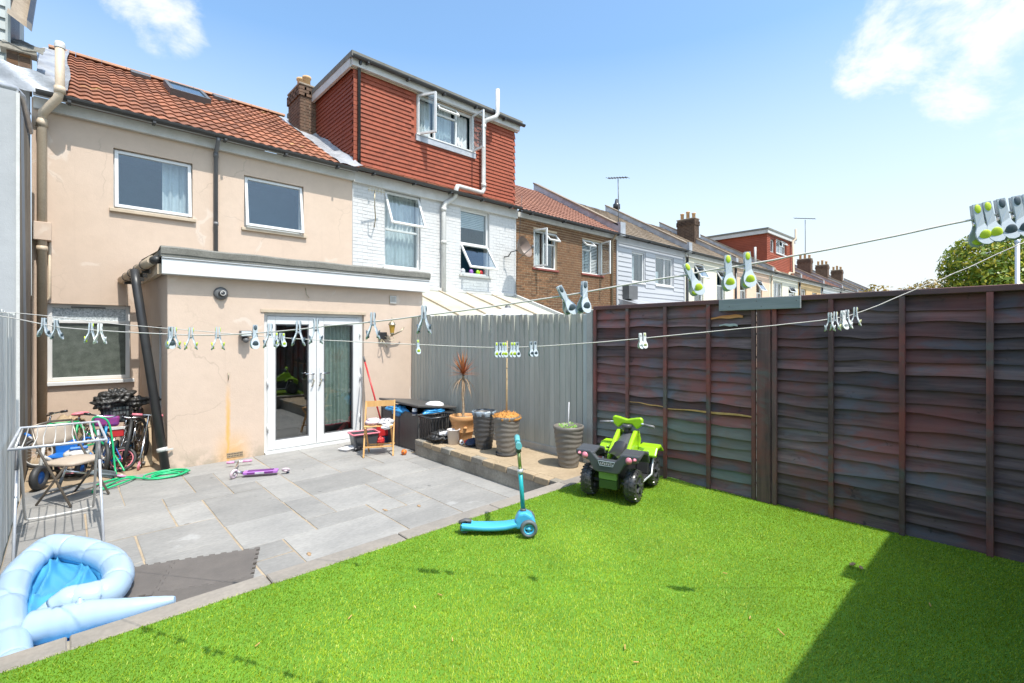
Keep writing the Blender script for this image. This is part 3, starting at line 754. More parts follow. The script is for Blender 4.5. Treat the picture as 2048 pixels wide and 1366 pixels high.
def course_roof(house, x0, x1, mat, gauge=.30, eave=None):
    """far roof: stepped courses as one mesh"""
    mb = MB(); cp, sp = math.cos(PITCH), math.sin(PITCH); n = int(SLEN / gauge) + 1; nx = max(2, int((x1 - x0) / .3))
    for j in range(n):
        a, b = j * gauge, min((j + 1) * gauge + .03, SLEN)
        for i in range(nx):
            xa, xb = x0 + (x1-x0)*i/nx, x0 + (x1-x0)*(i+1)/nx - .012; l = .028 + ((i*7+j*3) % 5) * .003
            pa = [slope_pt(xa, a), slope_pt(xb, a)]; off = Vector((0, -sp, cp))
            mb.add([pa[0], pa[1], pa[1] + off*l, pa[0] + off*l, slope_pt(xb, b) + off*.006, slope_pt(xa, b) + off*.006], [(0, 1, 2, 3), (3, 2, 4, 5)])
    yb = 2 * RY - EY
    mb.add([slope_pt(x0, SLEN), slope_pt(x1, SLEN), (x1, yb, EZ), (x0, yb, EZ)], [(0, 1, 2, 3)])
    r_ = mb.build('roof', mat, house)
    MB().add([slope_pt(x0, 0), slope_pt(x1, 0), slope_pt(x1, SLEN), slope_pt(x0, SLEN)], [(0, 1, 2, 3)]).build('roof_deck', mat, r_)
    return r_
def ridge(roof, x0, x1, n, mat=None, z=None):
    w_ = (x1 - x0) / n; zz = RZ + .03
    for i in range(n):
        xa, xb = x0 + i*w_ + .004, x0 + (i+1)*w_ - .004
        pts = [(RY + .13*math.cos(a), zz - .02 + .085*math.sin(a)) for a in [math.pi*k/6 for k in range(7)]]
        MB().prism(pts, 0, xa, xb).build('ridge_tile', mat or RIDGE, roof)
def gutter(house, x0, x1, y=None, z=None, mat=None, brackets=True, step=1.0):
    y = y if y is not None else EY - .075; z = z if z is not None else EZ - .03
    mb = MB(); n = 7; vs_ = []
    for xx in (x0, x1):
        for k in range(n):
            a = math.pi * (1 + k / (n - 1)); vs_.append((xx, y + .058*math.cos(a), z + .058*math.sin(a)))
        for k in reversed(range(n)):
            a = math.pi * (1 + k / (n - 1)); vs_.append((xx, y + .052*math.cos(a), z + .006 + .052*math.sin(a)))
    m = 2 * n
    fs = [(k, (k+1) % m, m + (k+1) % m, m + k) for k in range(m)] + [tuple(range(m)), tuple(reversed(range(m, 2*m)))]
    gt = mb.add(vs_, fs).build('gutter', mat or GUTTER, house)
    if brackets:
        x = x0 + .35
        while x < x1:
            MB().box(x - .02, y - .063, z - .085, x + .02, y + .075, z - .052).build('bracket', mat or GUTTER, gt)
            x += step
    return gt
def fascia(house, x0, x1, zt, zb, y=None, mat=None):
    y = y if y is not None else YW - .08
    return MB().box(x0, y, zb, x1, YW - .003, zt).build('fascia', mat or OLDWHITE, house, bev=.003)
def brick_face(house, x0, x1, z0, z1, Y, holes, mat, mortar, limit=300, name='wall', proud=.008, course=.075, blen=.225, th=.25):
    wl = wall_holes(name, mortar, house, x0, x1, z0, z1, Y, th, holes)
    pl = []; j = 0; z = z0
    while z < z1 - .02:
        x = x0 + (0 if j % 2 else -blen / 2)
        while x < x1 - .005:
            a, b = max(x + .0065, x0 + .002), min(x + blen - .0065, x1 - .002)
            zc = z + course / 2
            parts_ = [(a, b)]
            for h in holes:
                if h[2] - .03 < zc < h[3] + .02:
                    nw = []
                    for (p, q) in parts_:
                        if q <= h[0] or p >= h[1]: nw.append((p, q))
                        else:
                            if p < h[0] - .01: nw.append((p, h[0] - .002))
                            if q > h[1] + .01: nw.append((h[1] + .002, q))
                    parts_ = nw
            for (p, q) in parts_:
                if q - p > .02: pl.append((Vector(((p+q)/2, Y + rnd.uniform(-.003, .002), zc)), (q - p, 1, 1)))
            x += blen
        z += course; j += 1
    hz = course / 2 - .0072
    def mk(k):
        r_ = random.Random(k); mb = MB()
        return mb.box(-.5, -proud, -hz + r_.uniform(-.001, .001), .5, .02, hz + r_.uniform(-.001, .001))
    pieces('brick', mk, mat, pl, wl, limit, 'bricks', 3)
    return wl
def chimney(house, x0, x1, y0, y1, z0, z1, pots=3, bricks=True):
    mb = MB().box(x0 + .006, y0 + .006, z0, x1 - .006, y1 - .006, z1)
    ch = mb.build('chimney', MORTARD, house)
    # brickwork skin, too small to pick apart: one mesh
    bk = MB(); z = z0; j = 0
    if bricks:
        while z < z1 - .03:
            out = .03 if z1 - .33 < z < z1 - .1 else 0.0
            for (ax, a0, a1, fixed, sgn) in ((0, x0, x1, y0, -1), (1, y0, y1, x0, -1), (1, y0, y1, x1, 1)):
                p = a0 + (0 if j % 2 else -.11)
                while p < a1 - .01:
                    a, b = max(p + .005, a0), min(p + .215, a1)
                    if b - a > .02:
                        f0, f1 = sorted((fixed + sgn*(.008 + out), fixed - sgn*.03))
                        if ax == 0: bk.box(a - out, f0, z + .006, b + out, f1, z + .069)
                        else: bk.box(f0, a - out, z + .006, f1, b + out, z + .069)
                    p += .225
            z += .075; j += 1
        o = bk.build('bricks', BRICKD, ch); o['kind'] = 'stuff'
    MB().box(x0 - .03, y0 - .03, z1, x1 + .03, y1 + .03, z1 + .05).build('cap', MORTARD, ch, bev=.01)
    for k in range(pots):
        cy = y0 + (y1 - y0) * (k + .5) / pots; hh = .30 + .06 * ((k * 2) % 3)
        MB().lathe([(.001, .02), (.085, .02), (.085, hh - .06), (.105, hh - .05), (.105, hh), (.078, hh), (.072, hh*.3)], 16, ((x0+x1)/2, cy, z1 + .03)).build('chimney_pot', POT, ch)
    return ch
def parapet(house, x, wd=.22, mat=None, h=.22):
    """raised party wall following the roof slope, with a coping"""
    mb = MB(); m2 = MB()
    off = Vector((0, 0, 1))
    a, b = slope_pt(x, -.02), slope_pt(x, SLEN)
    for (m, z0, z1, w_) in ((mb, -.1, h, wd), (m2, h, h + .06, wd + .08)):
        vs_ = [(x + sx*w_/2, p.y, p.z + z) for p in (a, b) for (sx, z) in ((-1, z0), (1, z0), (1, z1), (-1, z1))]
        m.add(vs_, [(0,1,2,3), (7,6,5,4), (0,4,5,1), (1,5,6,2), (2,6,7,3), (3,7,4,0)])
    pw = mb.build('party_wall', mat or LEAD, house); m2.build('coping', TILEB, pw); return pw
def pipe(name, pts, r, mat, parent, collars=()):
    o = MB().tube(pts, r, 12).build(name, mat, parent)
    for (p, q) in collars:
        MB().tube([p, q], r * 1.18, 12).build('collar', mat, o)
    return o

# ================================================================== cream house with its flat-roofed extension
X0, X1 = -.36, 4.47
ch = thing('cream_house', 'cream rendered terraced house with flat-roofed rear extension and white french doors', 'house', (2.0, YW, -.3))
W1 = (.55, 1.60, 3.49, 4.44); W2 = (2.40, 3.46, 3.47, 4.43); WG = (-.20, .76, .80, 1.96)
wall_holes('wall', CREAM, ch, X0, X1 - .004, -.35, 4.93, YW, .28, [W1, W2, WG])
window(ch, *W1, YW, [(0, 1, 0, 1, 'top', 5)], sillm=CREAMP, curtains=[(.62, 1.0, .02, .98)])
window(ch, *W2, YW, [(0, 1, 0, 1, 'top', 8)], sillm=CREAMP)
wg = window(ch, *WG, YW, [(0, 1, 0, .77, 'fixed'), (0, 1, .77, 1, 'fixed')], sillm=WHITE, glassm=STAINGL)
for c in list(wg.children):
    if c.name.startswith('pane') and c.dimensions.z < .4: c.data.materials.clear(); c.data.materials.append(MOTTLE)
MB().box(.06, YW + .062, 1.905, .46, YW + .071, 1.925).build('trickle_vent', DGREY, wg)
SKY = (1.60, 2.34, 3.05, 4.15)
rf = tile_roof(ch, X0 + .36, X1 - .32, TILE, skip=lambda x, s: SKY[0] - .05 < x < SKY[1] + .05 and SKY[2] - .2 < s < SKY[3])
ridge(rf, X0 + .1, X1 - .15, 11)
# lead at both party walls and the flashing pan by the chimney
def lead_strip(x0, x1, s0=0, s1=None, seed=1, up=.035):
    r_ = random.Random(seed); s1 = s1 or SLEN
    cp, sp = math.cos(PITCH), math.sin(PITCH)
    def fn(i, j):
        p = slope_pt(x0 + (x1 - x0) * i + .02*math.sin(j*9+seed), s0 + (s1 - s0) * j)
        n = up + .012 * math.sin(j * 23 + i * 4) + .01*math.sin(i*9 + j*37) + (.07*max(0, (i-.7)/.3))
        return (p.x, p.y - n*sp, p.z + n*cp)
    return MB().grid(fn, 8, 40).build('lead_flashing', LEAD, rf)
lead_strip(X1 - .36, X1 + .12, 0, SLEN*.97, 2)
lead_strip(X0, X0 + .40, 0, SLEN, 5)
# skylight
cp, sp = math.cos(PITCH), math.sin(PITCH)
def on_slope(x, s, n): p = slope_pt(x, s); return (p.x, p.y - n*sp, p.z + n*cp)
mb = MB()
for (a, b, c, d) in ((SKY[0], SKY[0]+.07, SKY[2], SKY[3]), (SKY[1]-.07, SKY[1], SKY[2], SKY[3]), (SKY[0]+.07, SKY[1]-.07, SKY[2], SKY[2]+.08), (SKY[0]+.07, SKY[1]-.07, SKY[3]-.08, SKY[3])):
    mb.add([on_slope(x, s, n) for n in (0, .15) for (x, s) in ((a, c), (b, c), (b, d), (a, d))], [(0,3,2,1), (4,5,6,7), (0,1,5,4), (1,2,6,5), (2,3,7,6), (3,0,4,7)])
sk = mb.build('skylight', DGREY, rf)
MB().add([on_slope(x, s, .13) for (x, s) in ((SKY[0]+.06, SKY[2]+.07), (SKY[1]-.06, SKY[2]+.07), (SKY[1]-.06, SKY[3]-.07), (SKY[0]+.06, SKY[3]-.07))], [(0, 1, 2, 3)]).build('pane', pm('skylight_glass', (.05, .07, .09), (.06, .08, .1), 3, .05, 0, sp=.8), sk)
for xv in (1.05, 2.62):
    MB().add([on_slope(x, s, n) for n in (.03, .10) for (x, s) in ((xv, 4.25), (xv+.34, 4.25), (xv+.34, 4.62), (xv, 4.62))], [(4,5,6,7), (0,1,5,4), (1,2,6,5), (3,0,4,7)]).build('vent_tile', DGREY, rf)
gutter(ch, X0 + .05, X1); fascia(ch, X0 + .02, X1 - .002, EZ - .06, 4.76)
MB().box(X0 + .02, EY - .01, 4.932, X1 - .002, YW - .082, 4.95).build('soffit', SOFFIT, ch)
pipe('downpipe', [(1.94, EY - .075, EZ - .08), (1.94, EY - .06, 4.86), (1.94, YW - .05, 4.70), (1.94, YW - .05, 2.66)], .034, GREYPIPE, ch, [((1.94, YW - .05, 3.42), (1.94, YW - .05, 3.48)), ((1.94, YW - .05, 4.62), (1.94, YW - .05, 4.7))])
# soil vent pipe at the left corner: rises past the eaves
sp_ = pipe('soil_pipe', [(-.25, YW - .075, PZ), (-.25, YW - .09, 4.62), (-.235, YW - .13, 4.70), (-.085, EY - .14, 4.88), (-.06, EY - .16, 4.98), (-.06, EY - .16, 5.62)], .055, CREAMP, ch,
     [((-.25, YW - .088, 4.50), (-.25, YW - .09, 4.61)), ((-.06, EY - .16, 4.96), (-.06, EY - .16, 5.05)), ((-.25, YW - .075, 2.7), (-.25, YW - .075, 2.78))])
MB().lathe([(.06, 0), (.062, .05), (.052, .09), (.0, .1)], 14, (-.06, EY - .16, 5.60)).build('vent_cowl', OLDWHITE, sp_)
MB().box(-.345, YW - .15, 2.86, -.15, YW - .002, 3.12).build('pipe_boxing', CREAM, ch, bev=.006)
pipe('waste_pipe', [(-.17, YW - .03, 2.86), (-.17, YW - .03, 2.05), (-.215, YW - .03, 1.98), (-.215, YW - .03, PZ)], .018, CREAMP, ch)
chimney(ch, 4.20, 4.66, 12.12, 12.95, 6.0, 7.62, 2)
# ---- extension
EX0, EX1, EYF = .975, 4.63, 7.66
DO = (2.14, 3.70, -.28, 1.86)
wall_holes('extension_wall', CREAM, ch, EX0, EX1 + .22, -.35, 2.42, EYF, .24, [DO])
# side wall, slightly splayed, with its own window
def splay(x, y): return x - .097 * (y - EYF) / 2.14
mb = MB(); hs_ = (8.05, 8.75, .35, 1.62)
ysp = [EYF + .002, hs_[0], hs_[1], YW - .002]; zsp = [-.35, hs_[2], hs_[3], 2.40]
for i in range(3):
    for j in range(3):
        if i == 1 and j == 1: continue
        mb.add([(splay(EX0, ysp[i]), ysp[i], zsp[j]), (splay(EX0, ysp[i+1]), ysp[i+1], zsp[j]), (splay(EX0, ysp[i+1]), ysp[i+1], zsp[j+1]), (splay(EX0, ysp[i]), ysp[i], zsp[j+1])], [(3, 2, 1, 0)])
for (ya_, za, yb_, zb) in ((hs_[0], hs_[2], hs_[1], hs_[2]), (hs_[0], hs_[3], hs_[1], hs_[3]), (hs_[0], hs_[2], hs_[0], hs_[3]), (hs_[1], hs_[2], hs_[1], hs_[3])):
    mb.add([(splay(EX0, ya_), ya_, za), (splay(EX0, yb_), yb_, zb), (splay(EX0, yb_) + .2, yb_, zb), (splay(EX0, ya_) + .2, ya_, za)], [(0, 1, 2, 3)])
mb.build('extension_side_wall', CREAM, ch)
mb = MB(); xs_ = splay(EX0, 8.4) + .07
for (a, b, c, d) in ((8.05, 8.11, .35, 1.62), (8.69, 8.75, .35, 1.62), (8.11, 8.69, .35, .41), (8.11, 8.69, 1.56, 1.62), (8.37, 8.43, .41, 1.56)):
    mb.box(xs_, a, c, xs_ + .06, b, d)
sw = mb.build('side_window', WHITE, ch)
MB().box(xs_ + .025, 8.08, .38, xs_ + .03, 8.72, 1.58).build('pane', STAINGL, sw)
# roof slab, fascia, felt
MB().box(EX0 - .03, EYF - .08, 2.40, EX1 + .24, YW - .003, 2.52).build('extension_roof', FELT, ch)
MB().box(EX0 - .075, EYF - .135, 2.28, EX1 + .28, EYF - .082, 2.535).build('fascia', WHITE, ch, bev=.004)
MB().box(EX0 - .075, EYF - .145, 2.475, EX1 + .28, EYF - .136, 2.482).build('fascia_groove', DGREY, ch)
MB().box(EX0 - .055, EYF - .082, 2.275, EX1 + .23, EYF - .003, 2.295).build('soffit', OLDWHITE, ch)
def felt_fn(i, j):
    x = EX0 - .09 + (EX1 + .39 - EX0) * i
    prof = [(-.15, 2.535), (-.155, 2.615), (-.11, 2.64), (.12, 2.60), (2.1, 2.70)]
    k = min(3, int(j * 4)); q = j * 4 - k
    return (x, EYF + prof[k][0] + (prof[k+1][0] - prof[k][0]) * q, prof[k][1] + (prof[k+1][1] - prof[k][1]) * q + .004 * math.sin(x * 7))
MB().grid(felt_fn, 50, 4, False).build('felt_roofing', FELT, ch)
MB().box(EX0 - .088, EYF - .14, 2.50, EX1 + .295, EYF + 2.1, 2.59).build('felt_edge', FELT, ch)
# side fascia board, rafter ends and round gutter along the recess
MB().box(splay(EX0, 8.7) - .06, EYF + .01, 2.285, splay(EX0, 8.7) - .002, YW - .02, 2.42).build('side_fascia', CREAMP, ch)
gts = [(.83 - .034*k, EYF + .12 + k * .40, 2.47 - k * .022) for k in range(6)]
go = MB().tube(gts, .062, 12).build('side_gutter', CREAMP, ch)
for k in range(1, 5):
    MB().tube([gts[k], (gts[k][0], gts[k][1] + .04, gts[k][2])], .070, 12).build('union', GUTTER, go)
    MB().box(gts[k][0] - .03, gts[k][1] + .12, gts[k][2] - .10, gts[k][0] + .16, gts[k][1] + .17, gts[k][2] - .045).build('bracket', GUTTER, go)
MB().ell((EX0 - .11, EYF + .10, 2.47), (.075, .12, .06)).build('gutter_outlet', GUTTER, go)
# french doors
dw = thing  # keep the name short below
def french():
    x0, x1, z0, z1 = DO; y = EYF + .06
    fr = ring(MB(), x0, x1, z0, z1 - .02, y, y + .09, .06).build('door_frame', WHITE, ch, bev=.004)
    MB().box(x0 - .05, EYF - .014, z1 - .03, x1 + .03, EYF + .06, z1 + .012).build('lintel_trim', CREAMP, fr)
    MB().box(x0 + .01, EYF - .03, z0 - .004, x1 - .01, EYF + .1, z0 + .035).build('threshold', WHITE, fr)
    xm = (x0 + x1) / 2
    for (a, b, side) in ((x0 + .055, xm - .003, 1), (xm + .003, x1 - .055, -1)):
        mb = MB(); st, zb, zt = .115, z0 + .055, z1 - .085
        mb.box(a, y - .015, zb, a + st, y + .05, zt); mb.box(b - st, y - .015, zb, b, y + .05, zt)
        mb.box(a + st, y - .015, zb, b - st, y + .05, zb + .13); mb.box(a + st, y - .015, zt - .12, b - st, y + .05, zt)
        d = mb.build('door', WHITE, ch, bev=.006, seg=2)
        bead = ring(MB(), a + st, b - st, zb + .13, zt - .12, y - .005, y + .02, .014); bead.build('glazing_bead', GREYPIPE, d)
        pane_mb(a + st + .01, b - st - .01, zb + .135, zt - .125, y + .022).build('pane', GLASSD, d)
        hx = b - .055 if side == 1 else a + .055
        MB().box(hx - .018, y - .027, .74, hx + .018, y - .016, .98).build('handle_plate', WHITE, d, bev=.004)
        MB().tube([(hx, y - .02, .88), (hx, y - .07, .88), (hx - side * .02, y - .075, .882), (hx - side * .13, y - .072, .885)], .011, 8).build('handle', CHROME, d)
        MB().tube([(hx, y - .03, .80), (hx + .01, y - .05, .77), (hx - .01, y - .05, .72), (hx - .03, y - .05, .68)], .008, 8).build('key_bunch', BRASS, d)
        hgx = a + .004 if side == 1 else b - .004
        for hz_ in (0.05, .72, 1.45):
            MB().tube([(hgx, y - .024, hz_), (hgx, y - .024, hz_ + .11)], .012, 8).build('hinge', WHITE, d)
    yb = y + .4
    curtain_mb(xm + .12, x1 - .14, z0 + .30, z1 - .12, y + .16, 8, .03, 3).build('curtain', pm('green_net', (.50, .60, .52), (.36, .47, .40), 14, .9, .2), fr)
    def red_(i, j): return (xm + .42 + .25*j + .05*math.sin(i*7), y + .22 + .1*i, z0 + .06 + .42*j*(1 - .6*i) + .02*math.sin(9*i+6*j))
    MB().grid(red_, 8, 8).build('red_cloth', RED, fr)
    MB().add([(x0-.6, y+.3, z0), (x1+.6, y+.3, z0), (x1+.6, y+.3, 2.2), (x0-.6, y+.3, 2.2), (x0-.6, y+1.9, z0), (x1+.6, y+1.9, z0), (x1+.6, y+1.9, 2.2), (x0-.6, y+1.9, 2.2)],
             [(4,5,6,7), (0,4,7,3), (1,2,6,5), (0,1,5,4), (3,7,6,2)]).build('room', DARK, fr)
french()
# fittings that belong to the wall
MB().box(4.17, EYF - .012, 2.04, 4.31, EYF - .002, 2.19).build('vent_frame', CREAMP, ch)
vg = ring(MB(), 4.18, 4.30, 2.05, 2.18, EYF - .02, EYF - .013, .012)
for k in range(6): vg.box(4.195 + k*.017, EYF - .019, 2.062, 4.203 + k*.017, EYF - .014, 2.168)
vg.build('vent_grille', OLDWHITE, ch)
mb = MB(); mb.box(1.655, EYF - .006, -.235, 1.86, EYF - .001, -.165); ab = mb.build('air_brick', SAND, ch)
hm = MB()
for r_ in range(2):
    for k in range(10): hm.box(1.664 + k*.0195, EYF - .008, -.222 + r_*.03, 1.675 + k*.0195, EYF - .0065, -.208 + r_*.03)
hm.build('holes', BLACKP, ab)
MB().tube([(1.672, EYF, .955), (1.672, EYF - .03, .95), (1.672, EYF - .035, .90), (1.672, EYF - .015, .86)], .006, 6).build('hook', BRASS, ch)
MB().tube([(2.73, EYF, 2.22), (2.735, EYF - .02, 2.18), (2.74, EYF - .025, 2.12), (2.78, EYF - .03, 2.07)], .005, 6).build('loose_wire', BRASS, ch)
# leaning drain pipe from the side gutter to the yard
dpp = thing('leaning_drainpipe', 'black plastic drainpipe leaning from the side gutter to the yard corner', 'drainpipe', (.95, 7.62, PZ))
MB().tube([(.675, 8.15, 2.36), (.69, 8.08, 2.16), (.945, 7.60, PZ + .03)], .052, 14).build('pipe', GUTTER, dpp)
MB().tube([(.915, 7.66, .03), (.921, 7.65, -.02)], .060, 14).build('clip_band', OLDWHITE, dpp)
MB().bar((.95, 7.6, .005), (1.03, 7.63, .005), .02, .02).build('clip', OLDWHITE, dpp)
# ================================================================== white painted brick house with tile-hung dormer
A0, A1 = 4.47, 9.26
wh = thing('white_brick_house', 'white painted brick house with red tile-hung flat-roof dormer', 'house', (6.9, YW, -.3))
V1 = (5.22, 6.15, 3.02, 4.74); V2 = (7.33, 8.28, 3.04, 4.72)
brick_face(wh, A0, A1 - .004, 1.7, 4.93, YW, [V1, V2], WBRICK, WMORTAR, proud=.004)
MB().box(A0, YW + .002, -.35, A1 - .004, YW + .25, 1.7).build('lower_wall', WMORTAR, wh)
window(wh, *V1, YW, [(0, 1, 0, .5, 'fixed'), (0, 1, .5, 1, 'top', 24)], curtains=[(0.02, .98, .02, .98)], sillm=OLDWHITE)
v2 = window(wh, *V2, YW, [(0, 1, 0, .48, 'top', 34), (0, 1, .48, 1, 'fixed')], sillm=OLDWHITE)
bl = MB()
for k in range(9): bl.box(V2[0] + .07, YW + .15, V2[3] - .1 - k*.045, V2[1] - .07, YW + .165, V2[3] - .065 - k*.045)
bl.build('blind', CURT, v2)
for k, (x, c_) in enumerate(((7.42, CLOTHP), (7.55, CLOTHW), (7.82, PURPLE), (8.05, LIME), (8.15, RED))):
    MB().ell((x, YW + .2, V2[2] + .1), (.07, .05, .08), 10, 7).build('toy', c_, v2)
# dormer
DZ0, DZ1, DY = 5.03, 7.40, 9.98
D0, D1 = 4.60, 9.36
DW = (6.15, 7.87, 6.27, 7.26)
def hung(k):
    r_ = random.Random(k); e = r_.uniform(-.002, .002)
    return MB().add([(-.081, -.030+e, -.006), (.081, -.030-e, -.006), (.081, -.004, .108), (-.081, -.004, .108), (-.081, -.016, -.006), (.081, -.016, -.006)], [(0, 1, 2, 3), (0, 4, 5, 1), (0, 3, 4), (1, 5, 2)])
dm = wall_holes('dormer', TILE2, wh, D0, D1, DZ0, DZ1, DY, .12, [DW])
pl = []
gz = .0965; nz = int((DZ1 - DZ0) / gz)
for j in range(nz):
    z = DZ0 + j * gz; x = D0 + (.0825 if j % 2 else .0)
    while x < D1 + .01:
        if not (DW[0] - .07 < x < DW[1] + .07 and DW[2] - .12 < z < DW[3] + .05) and D0 + .02 < x < D1 - .02: pl.append((Vector((x, DY, z)), (1, 1, 1)))
        x += .165
pieces('hanging_tile', hung, TILE2, pl, dm, 300, 'hanging_tiles', 5)
# cheek (faces -X) and far cheek
for (xc, sg) in ((D0, -1), (D1, 1)):
    mb = MB()
    for j in range(nz):
        z = DZ0 + j * gz; y = DY + (.08 if j % 2 else 0)
        while y < 13.6:
            ys = EY + max(0, (z - EZ)) / math.tan(PITCH)
            if y < ys + .1:
                o = sg * .03
                mb.add([(xc + o, y, z - .006), (xc + o, y + .16, z - .006), (xc + sg*.004, y + .16, z + .108), (xc + sg*.004, y, z + .108), (xc + sg*.012, y, z - .006), (xc + sg*.012, y + .16, z - .006)], [(0, 1, 2, 3), (0, 4, 5, 1)])
            y += .165
    k = mb.build('cheek_tiles', TILE2, dm); k['kind'] = 'stuff'
    MB().add([(xc, DY, DZ0), (xc, 13.7, 7.3), (xc, 13.7, DZ1), (xc, DY, DZ1)], [(0, 1, 2, 3)]).build('cheek', TILE2, dm)
for k in range(nz):
    MB().box(D0 - .04, DY - .045, DZ0 + k*gz, D0 + .06, DY - .005, DZ0 + k*gz + .088).build('corner_tile', TILE2, dm)
fl = MB().box(D0 - .14, DY - .18, 7.44, D1 + .16, 13.9, 7.56).build('dormer_roof', FELT, wh)
MB().box(D0 - .10, DY - .13, 7.28, D1 + .10, DY - .05, 7.44).build('fascia', OLDWHITE, fl)
MB().box(D0 - .13, DY - .05, 7.26, D0 - .07, 13.6, 7.445).build('side_fascia', OLDWHITE, fl)
MB().box(D0 - .10, DY - .05, 7.25, D1 + .1, DY - .001, 7.275).build('soffit', CREAMP, fl)
gutter(wh, D0 - .14, D1 + .22, DY - .19, 7.46)
pipe('downpipe', [(D0 + .07, DY - .17, 7.42), (D0 + .07, DY - .08, 7.3), (D0 + .07, DY - .08, 5.02)], .034, GUTTER, wh)
dwn = window(wh, *DW, DY, [(0, .31, 0, 1, 'left', 62), (.31, .69, 0, .72, 'fixed'), (.31, .69, .72, 1, 'top', 38), (.69, 1, 0, 1, 'right', 88)], rec=.02, sill=False,
             curtains=[(.02, .30, .0, .97), (.34, .66, 0, .95), (.72, .97, 0, .95)])
MB().box(DW[0] - .04, DY - .06, DW[2] - .14, DW[1] + .05, DY - .002, DW[2]).build('apron', LEAD, dwn)
MB().box(DW[0] - .03, DY - .075, DW[2], DW[1] + .03, DY + .02, DW[2] + .03).build('sill', WHITE, dwn)
MB().box(DW[0] - .02, DY - .05, DW[3] + .0, DW[1] + .03, DY - .0, DW[3] + .06).build('head_board', OLDWHITE, dwn)
for k, (x, h) in enumerate(((7.1, .3), (7.25, .26), (7.5, .34), (7.62, .25))):
    MB().lathe([(.001, 0), (.035, 0), (.035, h*.7), (.014, h*.8), (.014, h), (.001, h)], 10, (x, DY + .18, DW[2] + .04)).build('bottle', CLOTHW, dwn)
# roof strips left and right of the dormer, party gutter
course_roof(wh, A0, A1, TILE)
gutter(wh, A0 + .02, A1 - .02, EY - .06, EZ + .02); fascia(wh, A0 + .002, A1 - .004, EZ, 4.74)
# soil stack zigzag
P = lambda x, z, y=YW - .09: (x, y, z)
stk = pipe('soil_stack', [P(6.75, 1.9), P(6.75, 4.60), P(6.79, 4.70), P(7.02, 4.86), P(7.06, 4.93, YW - .15), P(7.06, 5.08, DY - .36), P(7.11, 5.17, DY - .34), P(7.2, 5.19, DY - .30), P(7.96, 5.235, DY - .16), P(8.06, 5.25, DY - .15), P(8.11, 5.33, DY - .15), P(8.11, 7.05, DY - .15), P(8.13, 7.15, DY - .2), P(8.4, 7.30, DY - .31), P(8.46, 7.40, DY - .31), P(8.46, 8.05, DY - .31)], .058, OLDWHITE, wh)
for z in (3.7, 4.5): MB().tube([P(6.75, z), P(6.75, z + .09)], .068, 12).build('collar', OLDWHITE, stk)
for z in (5.4, 6.95): MB().tube([P(8.11, z, DY - .15), P(8.11, z + .1, DY - .15)], .068, 12).build('collar', OLDWHITE, stk)
MB().tube([P(9.2, 2.6, YW - .02), P(9.2, 5.3, YW - .3), P(9.25, 5.4, YW - .1)], .006, 6).build('cable', BLACKP, wh)
# satellite dish on the white wall
sd = thing('satellite_dish', 'small brown satellite dish on the white wall', 'satellite dish', (8.85, YW, 3.75))
c0 = Vector((8.95, YW - .42, 3.78)); Md = (Matrix.Rotation(R(14), 3, 'Z') @ Matrix.Rotation(R(72), 3, 'X'))
MB().lathe([(r, .16 * r * r / .06) for r in (.001, .08, .15, .21, .26, .30)], 26, c0, Md).build('dish', pm('brown_dish', (.22, .16, .13), (.16, .12, .1), 4, .5, 0), sd)
MB().tube([(8.8, YW, 3.62), (8.8, YW - .18, 3.62), (8.85, YW - .24, 3.74), c0], .018, 8).build('bracket', DGREY, sd)
MB().tube([c0 + Vector((0, 0, -.25)), c0 + Md @ Vector((0, -.1, .42))], .012, 8).build('feed_arm', DGREY, sd)
MB().ell(c0 + Md @ Vector((0, -.1, .44)), (.035, .035, .05), 10, 7).build('feed_horn', DGREY, sd)
# small wall aerial on white wall
wa = thing('wall_aerial', 'small rusty tv aerial bracketed to the white wall', 'aerial', (4.83, YW, 3.85))
MB().tube([(4.97, YW, 3.86), (4.90, YW - .2, 4.0), (4.83, YW - .3, 4.24), (4.83, YW - .3, 4.55)], .012, 8).build('mast', BRASS, wa)
mb = MB().bar((4.66, YW - .34, 4.55), (5.06, YW - .28, 4.58), .02, .02)
for k in range(6): mb.bar((4.68 + k*.07, YW - .34, 4.50), (4.68 + k*.07, YW - .34, 4.62), .01, .01)
mb.build('elements', BRASS, wa)
# lean-to of yellowed polycarbonate behind the grey fence
lt = thing('lean_to_roof', 'yellowed polycarbonate lean-to roof against the white house', 'lean-to', (7, 8.6, 0))
za, zb_, ya_, yb_ = 2.56, 1.72, 9.78, 7.35
nb = 5; xs_ = [4.95 + (9.15 - 4.95) * k / nb for k in range(nb + 1)]
def lpt(x, q, up=0): return (x, ya_ + (yb_ - ya_) * q, za + (zb_ - za) * q + up)
for k in range(nb):
    def fn(i, j, k=k): return lpt(xs_[k] + .025 + (xs_[k+1] - xs_[k] - .05) * i, j, .012 * math.sin(i * 3.14))
    MB().grid(fn, 6, 6).build('roof_panel', POLYC, lt)
for k in range(nb + 1):
    MB().bar(lpt(xs_[k], 0, .01), lpt(xs_[k], 1, .01), .05 if 0 < k < nb else .10, .05 if 0 < k < nb else .13).build('glazing_bar', OLDWHITE if k in (0, nb) else CREAMP, lt)
MB().box(4.9, YW - .09, 2.55, 9.2, YW - .004, 2.63).build('wall_flashing', OLDWHITE, lt)
MB().box(4.9, 7.30, 1.62, 9.2, 7.36, 1.74).build('eaves_beam', OLDWHITE, lt)
for x in (5.0, 7.0, 9.1): MB().box(x, 7.28, -.35, x + .08, 7.36, 1.62).build('post', OLDWHITE, lt)
